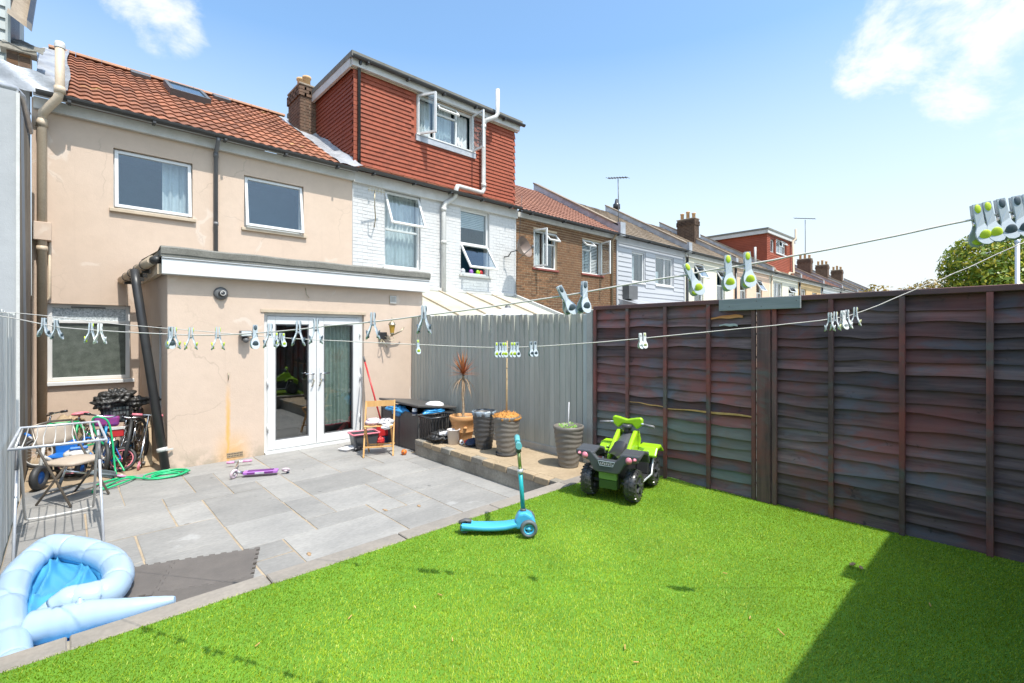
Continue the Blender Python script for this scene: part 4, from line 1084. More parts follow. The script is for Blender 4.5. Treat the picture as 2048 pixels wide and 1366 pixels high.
# garden parasol top above the fence
pr = thing('garden_parasol', 'white parasol top showing above the grey fence', 'parasol', (5.86, 6.42, -.35))
mb = MB(); n = 8; ap = (5.86, 6.42, 2.0)
rim = [(5.86 + 1.25*math.cos(2*math.pi*k/n), 6.42 + 1.25*math.sin(2*math.pi*k/n), 1.60) for k in range(n)]
mb.add([ap] + rim, [(0, 1 + k, 1 + (k+1) % n) for k in range(n)]); mb.build('canopy', CLOTHW, pr)
MB().tube([(5.86, 6.42, -.35), (5.86, 6.42, 2.0)], .02, 8).build('pole', OLDWHITE, pr)
MB().lathe([(.06, 0), (.05, .03), (.02, .05), (.012, .07)], 12, (5.86, 6.42, 1.985)).build('finial', DGREY, pr)

# ================================================================== brown brick house
B0, B1 = 9.26, 14.05
bh = thing('brown_brick_house', 'brown brick house with open white casements beside the white house', 'house', (11.6, YW, -.3))
U1 = (9.95, 10.98, 3.45, 4.57); U2 = (12.18, 13.27, 3.48, 4.60)
brick_face(bh, B0 + .002, B1 - .004, 1.7, 4.93, YW, [U1, U2], BRICK, MORTAR, 300)
MB().box(B0 + .002, YW + .002, -.35, B1 - .004, YW + .25, 1.7).build('lower_wall', MORTAR, bh)
REDSILL = pm('red_sill', (.27, .07, .05), (.2, .05, .04), 4, .6, .1)
window(bh, *U1, YW, [(0, .5, 0, 1, 'left', 78), (.5, 1, 0, .68, 'fixed'), (.5, 1, .68, 1, 'top', 42)], sillm=REDSILL, curtains=[(.05, .5, 0, .95)])
u2 = window(bh, *U2, YW, [(0, .5, 0, .7, 'fixed'), (0, .5, .7, 1, 'top', 48), (.5, 1, 0, 1, 'right', 74)], sillm=REDSILL)
bl = MB()
for k in range(20): bl.box(U2[0] + .07, YW + .17, U2[2] + .05 + k*.05, U2[1] - .07, YW + .2, U2[2] + .075 + k*.05)
bl.build('blind', CURT, u2)
rfb = tile_roof(bh, B0 + .12, B1 - .1, TILEO, limit=0, wd=.31, gauge=.29)
gutter(bh, B0, B1, step=1.4); fascia(bh, B0 + .002, B1 - .004, EZ - .05, 4.80)
parapet(bh, B1, .24, LEAD, .26)
MB().box(B1 - .16, EY - .12, 4.9, B1 + .14, EY + .22, 5.36).build('kneeler', LEAD, bh)
pipe('downpipe', [(13.72, EY - .07, EZ - .06), (13.75, YW - .06, 4.7), (13.75, YW - .05, 1.2)], .036, SAND, bh)
# ================================================================== grey clad house
C0, C1 = 14.05, 18.90
gh = thing('grey_clad_house', 'house clad in pale grey boards with brown tiled roof', 'house', (16.5, YW, -.3))
T1 = (15.05, 15.85, 3.42, 4.52); T2 = (16.66, 17.95, 3.43, 4.53)
wl = wall_holes('wall', CLAD, gh, C0 + .002, C1 - .004, -.35, 4.93, YW, .25, [T1, T2])
zc = 1.9
while zc < 4.78:
    segs = [(C0 + .05, C1 - .05)]
    for h in (T1, T2):
        if h[2] - .19 < zc < h[3] + .03:
            nw = []
            for (p, q) in segs:
                if q <= h[0] or p >= h[1]: nw.append((p, q))
                else: nw += [(p, h[0] - .06), (h[1] + .06, q)]
            segs = nw
    for (p, q) in segs:
        if q - p > .05:
            MB().add([(p, YW - .035, zc), (q, YW - .035, zc), (q, YW - .014, zc + .17), (p, YW - .014, zc + .17), (p, YW - .004, zc), (q, YW - .004, zc), (q, YW - .004, zc + .17), (p, YW - .004, zc + .17)],
                     [(0, 1, 2, 3), (0, 4, 5, 1), (3, 2, 6, 7), (0, 3, 7, 4), (1, 5, 6, 2)]).build('board', CLAD, wl)
    zc += .168
window(gh, *T1, YW, [(0, 1, 0, 1, 'fixed')], rec=.04, curtains=[(.1, .5, 0, .9)])
window(gh, *T2, YW, [(0, .55, 0, 1, 'fixed'), (.55, 1, 0, 1, 'fixed')], rec=.04, curtains=[(0, .4, 0, .5)])
MB().box(C0 + .002, YW - .05, 4.72, C1 - .004, YW - .003, 4.93).build('frieze_board', SOFFIT, gh)
for x in (C0 + .03, C1 - .03): MB().box(x - .04, YW - .045, 1.5, x + .04, YW - .002, 4.72).build('corner_trim', CLAD, gh)
course_roof(gh, C0, C1, TILEB); gutter(gh, C0, C1, step=1.4); parapet(gh, C1, .24, LEAD, .25)
MB().box(C1 - .14, EY - .12, 4.9, C1 + .12, EY + .2, 5.3).build('kneeler', LEAD, gh)
MB().box(14.40, YW - .3, 2.75, 14.95, YW - .03, 3.22).build('flue_box', DGREY, gh)
# lean-to roof below it
glt = thing('grey_lean_to', 'dark lean-to roof below the grey clad wall', 'lean-to', (16, 9, -.35))
MB().add([(14.2, 9.79, 2.75), (18.7, 9.79, 2.75), (18.7, 7.6, 2.15), (14.2, 7.6, 2.15), (14.2, 9.79, -.35), (18.7, 9.79, -.35), (18.7, 7.7, -.35), (14.2, 7.7, -.35)], [(0, 1, 2, 3), (0, 3, 7, 4), (1, 5, 6, 2), (2, 6, 7, 3)]).build('roof', LEAD, glt)
def aerial(name, label, x, y, z0, z1, s=1.0, mat=None):
    a = thing(name, label, 'aerial', (x, y, z0)); mat = mat or DGREY
    MB().tube([(x, y, z0), (x + .03, y, z0 + (z1-z0)*.5), (x, y, z1)], .016 * s, 6).build('mast', mat, a)
    mb = MB().bar((x - .1, y - .45*s, z1 - .06), (x + .1, y + .5*s, z1 + .18*s), .03*s, .03*s)
    for k in range(8):
        q = k / 7; c = Vector((x - .1 + .2*q, y - .45*s + .95*s*q, z1 - .06 + (.06 + .18*s)*q))
        mb.bar(c - Vector((.14*s, 0, 0)), c + Vector((.14*s, 0, 0)), .012*s, .012*s)
    mb.build('boom', mat, a); return a
aerial('roof_aerial', 'tall tv aerial on a thin mast above the grey clad house', 14.35, EY + .3, 4.9, 7.0)
sa = thing('chimney_cowl', 'small black flue cowl standing on the brown ridge', 'cowl', (19.4, 13.5, 7.3))
MB().lathe([(.09, 0), (.09, .25), (.17, .28), (.17, .5), (.1, .55), (.06, .75), (.001, .78)], 12, (19.4, 13.5, 7.25)).build('cowl', BLACKP, sa)
# ================================================================== houses further along the terrace
def far_house(x0, x1, label, wallm, roofm, wins, dorm=None, chim=None, par=True, name='terraced_house'):
    h = thing(name, label, 'house', ((x0+x1)/2, YW, -.3), group='terraced houses further along the row')
    holes = [(x0 + a, x0 + b, c, d) for (a, b, c, d, *r_) in wins]
    wall_holes('wall', wallm, h, x0 + .003, x1 - .003, -.35, 4.9, YW, .25, holes)
    for (hh, w_) in zip(holes, wins):
        cells = [(0, 1, 0, .62, 'fixed'), (0, 1, .62, 1, 'top', 30)] if len(w_) > 4 else [(0, .5, 0, 1, 'fixed'), (.5, 1, 0, 1, 'fixed')]
        window(h, *hh, YW, cells, fw=.07, curtains=[(.1, .4, 0, 1)])
    rf_ = course_roof(h, x0, x1, roofm)
    gutter(h, x0, x1, step=9); fascia(h, x0 + .003, x1 - .003, EZ - .05, 4.76)
    if par: parapet(h, x1, .24, LEAD, .22)
    if chim: chimney(h, x1 - .25, x1 + .25, 11.6 + .05*chim, 12.6, 6.0, 7.45, 3)
    pipe('downpipe', [(x0 + .2, YW - .05, 4.85), (x0 + .2, YW - .05, 1.0)], .05, GUTTER if dorm is None else CREAMP, h)
    return h
FC = pm('pale_cream_paint', (.72, .68, .55), (.64, .60, .48), 1, .7, .1, kind='World')
FP = pm('peach_paint', (.74, .52, .38), (.66, .45, .32), 1, .7, .1, kind='World')
FO = pm('ochre_paint', (.62, .42, .20), (.54, .36, .17), 1, .7, .1, kind='World')
FW = pm('soft_white_paint', (.74, .73, .70), (.66, .65, .62), 1, .7, .1, kind='World')
far_house(18.9, 23.8, 'pale cream house with tall windows past the grey boards', FC, TILEB, [(.9, 1.75, 2.6, 4.6, 1), (3.1, 3.95, 2.6, 4.5, 1)], chim=1)
far_house(23.8, 28.6, 'peach painted house before the red dormer', FP, TILEB, [(.8, 1.6, 2.6, 4.4, 1), (2.9, 3.7, 2.6, 4.4, 1)])
dh = far_house(28.6, 33.4, 'cream house with a tall red tiled dormer', FC, TILEB, [(.6, 2.0, 3.3, 4.5), (3.1, 4.3, 3.3, 4.4, 1)], dorm=True)
mb = wall_holes('dormer', TILE2, dh, 28.75, 33.2, 5.03, 7.2, 10.0, .15, [(29.3, 29.95, 6.2, 6.95), (30.2, 31.85, 6.25, 7.1)])
cm = MB()
for j in range(22):
    z = 5.03 + j*.098
    for (a, b) in ([(28.72, 33.23)] if not 6.1 < z < 7.05 else [(28.72, 29.25), (30.0, 30.15), (31.95, 33.23)]):
        cm.add([(a, 9.972, z), (b, 9.972, z), (b, 9.996, z + .1), (a, 9.996, z + .1), (a, 9.99, z), (b, 9.99, z)], [(0, 1, 2, 3), (0, 4, 5, 1)])
    ye = EY + (z - EZ) / math.tan(PITCH) + .15
    cm.add([(28.72, 9.98, z), (28.72, ye, z), (28.745, ye, z + .1), (28.745, 9.98, z + .1), (28.74, 9.98, z), (28.74, ye, z)], [(0, 1, 2, 3), (0, 4, 5, 1)])
k = cm.build('tile_courses', TILE2, mb); k['kind'] = 'stuff'
MB().add([(28.75, 10, 5.0), (28.75, 13.7, 7.2), (28.75, 10, 7.2)], [(0, 1, 2)]).build('cheek', TILE2, mb)
MB().box(28.55, 9.85, 7.36, 33.4, 13.9, 7.46).build('dormer_roof', FELT, dh)
MB().box(28.6, 9.88, 7.18, 33.35, 9.98, 7.36).build('fascia', OLDWHITE, mb); MB().box(28.58, 9.985, 7.16, 28.68, 13.6, 7.355).build('side_fascia', OLDWHITE, mb)
window(dh, 29.3, 29.95, 6.2, 6.95, 10.0, [(0, 1, 0, 1, 'fixed')], fw=.06, sill=False)
window(dh, 30.2, 31.85, 6.25, 7.1, 10.0, [(0, .5, 0, 1, 'fixed'), (.5, 1, 0, .6, 'fixed'), (.5, 1, .6, 1, 'top', 40)], fw=.07, curtains=[(0, .5, 0, 1)])
pipe('soil_stack', [(29.2, 9.75, 5.2), (29.5, 9.8, 5.1), (31.6, 9.8, 4.95), (31.9, 9.8, 5.2), (32.6, 9.8, 5.25), (32.6, 9.85, 7.2), (33.0, 9.8, 7.4), (33.0, 9.8, 8.0)], .07, CREAMP, dh)
MB().tube([(26.6, EY + .2, 5.0), (26.6, EY + .2, 6.1)], .06, 8).build('vent_pipe', OLDWHITE, dh)
far_house(33.4, 38.2, 'ochre painted house just past the red dormer', FO, TILEO, [(.6, 1.6, 3.3, 4.4), (2.9, 3.9, 3.3, 4.3)])
far_house(38.2, 43.0, 'white painted house with chimney two past the red dormer', FW, TILEO, [(.6, 1.5, 3.0, 4.4), (3.0, 3.9, 3.0, 4.3)], chim=1)
far_house(43.0, 47.8, 'white house between the two distant chimneys', FW, TILEB, [(.6, 1.5, 3.0, 4.4), (3.0, 3.9, 3.0, 4.3)], chim=2)
far_house(47.8, 52.6, 'white house with the last chimney of the row', FW, TILEB, [(.6, 1.5, 3.0, 4.4)], chim=3)
far_house(52.6, 62.0, 'end house of the row with plain brown roof', FC, TILEB, [(2, 3, 3.2, 4.3)])
aerial('distant_aerial', 'thin tv aerial above the first of the distant chimneys', 43.0, 12.1, 7.4, 10.6, 1.6)
eb = thing('distant_building', 'long low building with brown tiled roof at the far end of the row', 'building', (70, 9, -.35))
MB().box(64.5, 3.0, -.35, 74, 13.5, 4.6).build('wall', FP, eb)
mb = MB()
for j in range(10):
    a, b = j/10, (j+1)/10
    mb.add([(64 + 5*a, 2.6, 4.5 + 1.5*a + .06), (64 + 5*a, 14, 4.5 + 1.5*a + .06), (64 + 5*b, 14, 4.5 + 1.5*b), (64 + 5*b, 2.6, 4.5 + 1.5*b), (64 + 5*a, 2.6, 4.5 + 1.5*a), (64 + 5*a, 14, 4.5 + 1.5*a)], [(3, 2, 1, 0), (0, 1, 5, 4)])
mb.add([(69, 2.6, 6), (69, 14, 6), (75, 14, 4.5), (75, 2.6, 4.5)], [(0, 1, 2, 3)]); mb.build('roof', TILEO, eb)
# ================================================================== grey neighbour at the left
nh = thing('grey_neighbour_house', 'grey rendered house with sage clad dormer adjoining the cream house', 'house', (-3, 7.4, -.3))
MB().box(-6, 7.42, -.35, XL - .012, 9.79, 4.13).build('wall', GREYR, nh)
def bulge(i, j): return (XL - .008 + .006*math.sin(7*i + 3*j), 7.42 + .002 + (YW - 7.424) * i, -.34 + 4.45 * j)
MB().grid(bulge, 12, 16).build('side_wall', SIDER, nh)
MB().box(XL - .03, 7.405, -.3, XL - .002, 7.432, 4.10).build('corner_bead', OLDWHITE, nh)
MB().tube([(-6, 7.44, 4.15), (XL - .03, 7.44, 4.15), (XL + .0, 7.7, 4.17), (XL - .0, 9.4, 4.30)], .035, 8).build('coping', LEAD, nh)
def nroof(i, j): return (-6 + (6 + XL) * i, 7.42 + 2.4 * j, 4.14 + .55 * j + .01 * math.sin(17*i))
MB().grid(nroof, 12, 4).build('lead_roof', LEAD, nh)
MB().box(-6, YW, 4.0, XL - .02, YW + .2, 5.0).build('rear_wall', GREYR, nh)
nd = MB().box(-6, 9.93, 4.9, -.60, 13.5, 8.6).build('dormer', CLADG, nh)
z = 5.0
while z < 8.5:
    MB().add([(-4, 9.885, z), (-.615, 9.885, z), (-.615, 9.915, z + .165), (-4, 9.915, z + .165), (-4, 9.925, z), (-.615, 9.925, z)], [(0, 1, 2, 3), (0, 4, 5, 1)]).build('board', CLADG, nd); z += .165
MB().box(-.625, 9.87, 4.95, -.575, 9.935, 8.6).build('corner_trim', CLADG, nd)
for k in range(22):
    MB().box(-.598, 9.94 + k*.085, 5.2 + k*.02, -.575, 9.99 + k*.085, 8.4).build('batten', DGREYP, nd)
rv = MB()
rv.add([(-.40, 9.6, 5.82), (-.35, 9.6, 5.78), (-.35, 9.62, 5.90), (-.40, 9.62, 5.94), (-.40, 13, 8.5), (-.35, 13, 8.46), (-.35, 13, 8.58), (-.40, 13, 8.62)], [(0,1,2,3), (7,6,5,4), (0,4,5,1), (1,5,6,2), (2,6,7,3), (3,7,4,0)])
rv.build('barge_board', GUTTER, nh)
MB().add([(-.60, 9.66, 5.97), (-.38, 9.66, 5.83), (-.38, 13, 8.5), (-.60, 13, 8.64)], [(0, 1, 2, 3)]).build('barge_soffit', SIDER, nh)  # the soffit's shade is put into its colour with the brown render
# stub of brick party wall with weathered slate capping and lead dressing
sb = MB().box(-.60, 9.62, 5.0, -.36, 10.0, 5.50).build('brick_stub', MORTARD, nh)
for j in range(6):
    for i in range(2):
        MB().box(-.6 + i*.12 + .004, 9.606, 5.02 + j*.077, -.6 + (i+1)*.12 - .004, 9.622, 5.02 + j*.077 + .066).build('brick', BRICK if (i + j) % 3 == 0 else BRICKD, sb)
def capf(i, j): return (-.64 + .40*i, 9.54 + 1.3*j, 5.50 + .09*j*8*.9 - .03*i + .02*math.sin(9*i + 11*j))
MB().grid(capf, 6, 10, False).build('slate_capping', FELT, nh)
MB().box(-.66, 9.55, 5.44, -.30, 9.75, 5.50).build('capping_edge', CONC, nh)
def dress(i, j): return (-.66 + .62*i, 9.58 - .02*i + .012*math.sin(8*i + 5*j), 4.93 + .34*j*(1 - .25*i) + .012*math.sin(11*i - 4*j))
MB().grid(dress, 12, 8).build('lead_dressing', LEAD, nh)
# ================================================================== trees beyond the fence
def foliage_mesh(c, rad, n, leaf, seed, mat, lump=9):
    rs = np.random.default_rng(seed)
    cs = []
    for k in range(lump):
        a = rs.uniform(0, 6.283); b = rs.uniform(-.5, 1.2); r_ = rs.uniform(.45, .85)
        cs.append((c[0] + rad[0]*r_*math.cos(a)*math.cos(b), c[1] + rad[1]*r_*math.sin(a)*math.cos(b), c[2] + rad[2]*r_*math.sin(b), rs.uniform(.28, .5)))
    cs.append((c[0], c[1], c[2], .7)); cs = np.array(cs)
    idx = rs.integers(0, len(cs), n)
    dv = rs.normal(size=(n, 3)); dv /= np.linalg.norm(dv, axis=1)[:, None]
    rr = rs.uniform(.72, 1.08, n)[:, None] * cs[idx, 3][:, None] * np.array(rad)
    p = cs[idx, :3] + dv * rr
    nrm = dv + rs.normal(size=(n, 3)) * .55; nrm /= np.linalg.norm(nrm, axis=1)[:, None]
    t1 = np.cross(nrm, rs.normal(size=(n, 3))); t1 /= np.linalg.norm(t1, axis=1)[:, None]; t2 = np.cross(nrm, t1)
    l = (leaf * rs.uniform(.6, 1.3, n))[:, None]
    V = np.stack([p - t1*l, p + t2*l*.42, p + t1*l, p - t2*l*.42], 1).astype(np.float32)
    me = bpy.data.meshes.new('leaves'); me.vertices.add(n*4); me.vertices.foreach_set('co', V.reshape(-1))
    me.loops.add(n*4); me.loops.foreach_set('vertex_index', np.arange(n*4, dtype=np.int32))
    me.polygons.add(n); me.polygons.foreach_set('loop_start', np.arange(0, n*4, 4, dtype=np.int32)); me.polygons.foreach_set('loop_total', np.full(n, 4, np.int32))
    at = me.attributes.new('shade', 'FLOAT', 'POINT'); at.data.foreach_set('value', np.repeat(rs.random(n).astype(np.float32), 4))
    me.update(); me.materials.append(mat); return me
def leafmat(name, stops):
    m, t, b = base_mat(name); a = t.nodes.new('ShaderNodeAttribute'); a.attribute_name = 'shade'
    c = ramp(t, a.outputs['Fac'], stops); L(t, c, b.inputs['Base Color']); b.inputs['Roughness'].default_value = .4
    tl = N(t, 'ShaderNodeBsdfTranslucent'); L(t, c, tl.inputs[0]); ms = N(t, 'ShaderNodeMixShader', ins={0: .3})
    L(t, b.outputs[0], ms.inputs[1]); L(t, tl.outputs[0], ms.inputs[2]); L(t, ms.outputs[0], t.nodes['Material Output'].inputs[0]); return m
LM1 = leafmat('golden_green_leaf', [(0, (.08, .15, .014)), (.45, (.19, .27, .02)), (.75, (.38, .40, .03)), (1, (.52, .42, .04))])
LM2 = leafmat('amber_leaf', [(0, (.14, .11, .012)), (.5, (.26, .19, .02)), (1, (.38, .24, .03))])
def tree(name, label, base, h, rad, n, leaf, seed, mat, cat='tree'):
    t = thing(name, label, cat, base)
    b = Vector(base); r_ = random.Random(seed)
    MB().tube([b, b + Vector((.05, 0, h*.3)), b + Vector((-.03, .05, h*.62))], [.12, .09, .05], 8).build('trunk', BARK, t)
    for k in range(5):
        a = r_.uniform(0, 6.28); s0 = b + Vector((0, 0, h*r_.uniform(.3, .5)))
        MB().tube([s0, s0 + Vector((rad[0]*.35*math.cos(a), rad[1]*.35*math.sin(a), h*.15)), s0 + Vector((rad[0]*.7*math.cos(a), rad[1]*.7*math.sin(a), h*.26))], [.05, .03, .012], 6).build('limb', BARK, t)
    me = foliage_mesh((0, 0, h - rad[2]), rad, n, leaf, seed, mat)
    o = bpy.data.objects.new('crown', me); col.objects.link(o); o.parent = t
    return t
tree('garden_tree', 'golden-green leafy tree rising behind the dark fence', (10.6, .05, -.35), 3.35, (1.3, 1.5, 1.4), 60000, .036, 4, LM1)
tree('garden_bush', 'low amber-leaved bush beside the golden-green tree', (12.6, 1.65, -.35), 2.75, (1.0, .95, 1.1), 14000, .04, 9, LM2, 'bush')
mp_ = thing('fence_pole', 'slim steel pole standing behind the dark fence', 'pole', (4.78, .03, 0))
MB().tube([(4.78, .055, 0), (4.78, .055, 2.13)], .013, 10).build('tube', STEEL, mp_); MB().lathe([(.014, 0), (.016, .02), (.001, .03)], 10, (4.78, .055, 2.125)).build('cap', STEEL, mp_)
# ------------------------------------------------------------------ garden shed behind the camera: it throws the shadow on the lawn
sh = thing('garden_shed', 'dark timber garden shed whose shadow falls across the lawn corner', 'shed', (3, -2, 0))
for (x0, x1, y0, y1, z1, nm) in ((1.1, 4.45, -.62, -.58, 2.2, 'front_wall'), (1.1, 1.14, -2.6, -.62, 2.2, 'side_wall'), (4.41, 4.45, -2.6, -.62, 2.2, 'side_wall'), (1.14, 4.41, -2.6, -2.56, 2.2, 'back_wall')):
    MB().box(x0, y0, .0, x1, y1, z1).build(nm, DPOST, sh)
MB().box(.95, -2.75, 2.2, 4.56, -.46, 2.27).build('roof', FELT, sh)
MB().box(3.53, -.46, 2.205, 3.75, -.36, 2.245).build('bracket', DGREY, sh)
# ------------------------------------------------------------------ paddling pool, foam mat, hose
def smooth_path(pts, n=8, closed=False):
    pts = [Vector(p) for p in pts]; m = len(pts); out = []
    rng = range(m if closed else m - 1)
    for i in rng:
        if closed: p0, p1, p2, p3 = pts[(i-1) % m], pts[i], pts[(i+1) % m], pts[(i+2) % m]
        else: p0, p1, p2, p3 = pts[max(i-1, 0)], pts[i], pts[i+1], pts[min(i+2, m-1)]
        for k in range(n):
            t = k / n; t2, t3 = t*t, t*t*t
            out.append(.5*((2*p1) + (p2-p0)*t + (2*p0 - 5*p1 + 4*p2 - p3)*t2 + (3*p1 - p0 - 3*p2 + p3)*t3))
    if not closed: out.append(pts[-1])
    return out
def poolmat(name, c, tr):
    m, t, b = base_mat(name); v = coords(t, 'World')
    L(t, mixc(t, noise(t, v, 5, 3), c, tuple(x*.93 for x in c)), b.inputs['Base Color'])
    b.inputs['Roughness'].default_value = .28; b.inputs['Coat Weight'].default_value = .25
    tl = N(t, 'ShaderNodeBsdfTranslucent'); tl.inputs[0].default_value = rgb(tr); ms = N(t, 'ShaderNodeMixShader', ins={0: .25})
    L(t, b.outputs[0], ms.inputs[1]); L(t, tl.outputs[0], ms.inputs[2]); L(t, ms.outputs[0], t.nodes['Material Output'].inputs[0])
    bump(t, b, noise(t, coords(t, 'World', (1, 1, 1)), 7, 3), .12, .02); return m
POOLW = poolmat('pale_blue_vinyl', (.50, .66, .80), (.30, .62, .9)); POOLB = poolmat('bright_blue_vinyl', (.09, .42, .74), (.05, .4, .8))
pool = thing('paddling_pool', 'half-inflated pale blue paddling pool beside the foam mat', 'paddling pool', (0, 4.1, PZ))
zc = -.175
C_ = [gp(u, v, zc) for (u, v) in ((68, 1224), (102, 1214), (143, 1204), (184, 1196), (222, 1182), (237, 1152), (222, 1124), (182, 1106), (138, 1097), (99, 1096), (68, 1119), (37, 1152), (20, 1193), (12, 1244))]
C_ += [Vector((-.215, 3.62, zc)), Vector((-.19, 3.44, zc)), Vector((-.08, 3.345, zc)), Vector((.10, 3.33, zc))]
path = smooth_path(C_, 14)
rr = []
for i, p in enumerate(path):
    q = i / (len(path) - 1); fr_ = (q * 15) % 1.0; seam = 1 - .075*math.exp(-((min(fr_, 1-fr_))/.07)**2); e = min(1, .35 + q * 6)
    rr.append(.090 * seam * e)
for i, p in enumerate(path): p.z = PZ + .012 + rr[i]
MB().tube(path, rr, 20).build('ring', POOLW, pool)
cen = Vector((.0, 4.4, 0)); low2 = [Vector((p.x, p.y, PZ + .045)) + (Vector((cen.x, cen.y, 0)) - Vector((p.x, p.y, 0))).normalized() * .055 for p in path[24:]]
MB().tube(low2, .042, 12).build('blue_light_band', POOLB, pool)  # added band: light through the translucent vinyl put into a stronger blue
T_ = [gp(u, v, -.14) for (u, v) in ((57, 1253), (123, 1243), (184, 1233), (246, 1226), (307, 1217), (350, 1210))]
tp_ = smooth_path(T_, 8); nT = len(tp_); tr_ = []
for k in range(nT):
    q = k / (nT - 1); tr_.append((.093 - .003*abs(math.sin(k*.8))) * (1 - .80*max(0, (q - .3)/.7)**1.3))
tr_[0] = .074
for k in range(nT): tp_[k].z = PZ + .115 + .05*(k/nT)
MB().tube(tp_, tr_, 20).build('loose_ring_end', POOLW, pool)
YP0, YP1 = 3.30, max(p.y for p in path) - .03
def pspan(y):
    xs_ = []
    for k in range(len(path) - 1):
        a, b = path[k], path[k+1]
        if (a.y - y) * (b.y - y) <= 0 and abs(a.y - b.y) > 1e-6: xs_.append(a.x + (b.x - a.x) * (y - a.y) / (b.y - a.y))
    if len(xs_) < 2: return (-.12, .02)
    return (min(xs_), max(xs_))
def pfloor(i, j):
    y = YP0 + (YP1 - YP0)*j; xl, xr = pspan(y)
    if y < 3.75: xr = max(xr, .30 - .1*(y - 3.3))
    x = xl + (xr - xl)*i
    r1 = abs(math.sin(9*x*1.6 + 3*j + 1.5*math.sin(5*j))); r2 = abs(math.sin(11*j - 5*i + 2*math.sin(3*i)))
    return (x, y, PZ + .026 + .045*(1-r1)**3 + .040*(1-r2)**4 + .004*math.sin(31*i+17*j))
MB().grid(pfloor, 50, 100).build('floor', POOLB, pool)
MB().lathe([(.0, .02), (.012, .02), (.012, 0), (.022, 0), (.022, -.01)], 12, gp(160, 1203, -.045)).build('valve', POOLW, pool)
# foam mats: interlocking tiles
e1 = Vector((-.94, .34, 0)).normalized(); e2 = Vector((-e1.y * -1, e1.x * 1, 0)); e2 = Vector((-.34, -.94, 0)).normalized()
cor = gp(520, 1095, PZ + .01)
def mat_tile(o, sg, wd, hg, label):
    pts = []; k = 14; td = .022
    def edge(a, b, sgn):
        d = (b - a); ln = d.length; d = d / ln; nn = Vector((d.y, -d.x, 0)); c = max(5, int(ln / .042)); c += 1 - c % 2
        for q in range(c):
            off = nn * (td * sgn if q % 2 else 0)
            pts.append(a + d*(ln*q/c) + off); pts.append(a + d*(ln*(q+1)/c) + off)
    c0, c1, c2, c3 = o, o + e1*wd, o + e1*wd + e2*hg, o + e2*hg
    edge(c0, c1, sg[0]); edge(c1, c2, -1); edge(c2, c3, -1); edge(c3, c0, sg[1])
    ctr = (c0 + c2) / 2
    t = thing('foam_mat', label, 'foam mat', (ctr.x, ctr.y, PZ), group='interlocking foam mat tiles')
    MB().prism([(p.x, p.y) for p in reversed(pts)], 2, PZ + .004, PZ + .016).build('tile', FOAM, t)
mat_tile(cor, (-1, -1), .60, .54, 'brown-grey foam mat tile with the free outer corner on the slabs')
mat_tile(cor + e1*.602, (-1, 1), .60, .54, 'brown-grey foam mat tile tucked against the paddling pool')
mat_tile(cor + e2*.542, (1, -1), .60, .42, 'brown-grey foam mat tile partly hidden by the kerb')
def coil(cx, cy, n, r0, r1, z, seed=3, ex=1.0, ey=1.0, ph=0):
    r_ = random.Random(seed); pts = []
    for k in range(n * 18):
        a = k / 18 * 2*math.pi + ph; q = k / (n*18); rr_ = r0 + (r1 - r0)*q + .02*math.sin(a*1.7 + seed)
        pts.append((cx + ex*rr_*math.cos(a) + .03*math.sin(k*.05), cy + ey*rr_*math.sin(a), z + .012 + .020*q*n*.5*abs(math.sin(a*.5+1)) ))
    return pts
hs = thing('garden_hose', 'bright green garden hose coiled on the paving by the drainpipe', 'hose', (.85, 7.4, PZ))
MB().tube(coil(.93, 7.33, 4, .13, .24, PZ, 3, 1.0, .62), .011, 8).build('coil', HOSE, hs)
MB().tube(smooth_path([(.75, 7.25, PZ+.02), (.55, 7.45, PZ+.03), (.40, 7.35, PZ+.02), (.30, 7.15, PZ+.015), (.45, 7.20, PZ+.03), (.62, 7.42, PZ+.03), (.50, 7.55, PZ+.02), (.28, 7.40, PZ+.02), (.22, 7.1, PZ+.012)], 8), .011, 8).build('loose_loops', HOSE, hs)
MB().tube(smooth_path([(.50, 7.55, PZ+.02), (.46, 7.8, PZ+.05), (.43, 7.9, .2), (.38, 7.92, .42), (.25, 7.95, .45), (.30, 8.0, .2), (.46, 7.98, -.05), (.55, 7.85, PZ+.03)], 8), .011, 8).build('raised_loop', HOSE, hs)

# ------------------------------------------------------------------ clothes airer
ar = thing('clothes_airer', 'empty white metal clothes airer standing by the white fence', 'clothes airer', (-.04, 5.9, PZ))
zt = .60; xa, xb, ya1, yb1 = -.325, .255, 5.42, 6.46
MB().tube([(xa, ya1, zt), (xb, ya1 - .04, zt), (xb - .01, yb1 - .06, zt + .02), (xa + .01, yb1, zt + .02)], .011, 10, closed=True).build('top_frame', STEEL, ar)
for k in range(8):
    x = xa + .07 + k * .062
    MB().tube([(x, ya1 - .005, zt + .004), (x + .012*math.sin(k*2.2), 5.9, zt - .004), (x, yb1 - .03, zt + .022)], .0042, 6).build('wire', OLDWHITE, ar)
for x in (xa + .02, xb - .03):
    MB().tube([(x, 6.0, zt - .005), (x + .01, 5.30, PZ + .006)], .0105, 8).build('leg', STEEL, ar)
    MB().tube([(x + .003, 5.80, .36), (x + .001, 5.95, .55)], .0135, 8).build('sleeve', GREYPIPE, ar)
MB().tube(smooth_path([(xa + .05, 5.55, zt - .01), (xa + .05, 6.0, .18), (xa + .05, 6.33, PZ + .10), (xa + .10, 6.40, PZ + .03), (xb - .10, 6.42, PZ + .03), (xb - .05, 6.35, PZ + .10), (xb - .05, 6.0, .18), (xb - .05, 5.55, zt - .01)], 5), .010, 8).build('u_leg', OLDWHITE, ar)
for x in (xa + .05, xb - .06):
    MB().tube([(x - .02, 5.55, zt - .004), (x - .02, 6.40, zt + .014)], .007, 8).build('side_rail', OLDWHITE, ar)
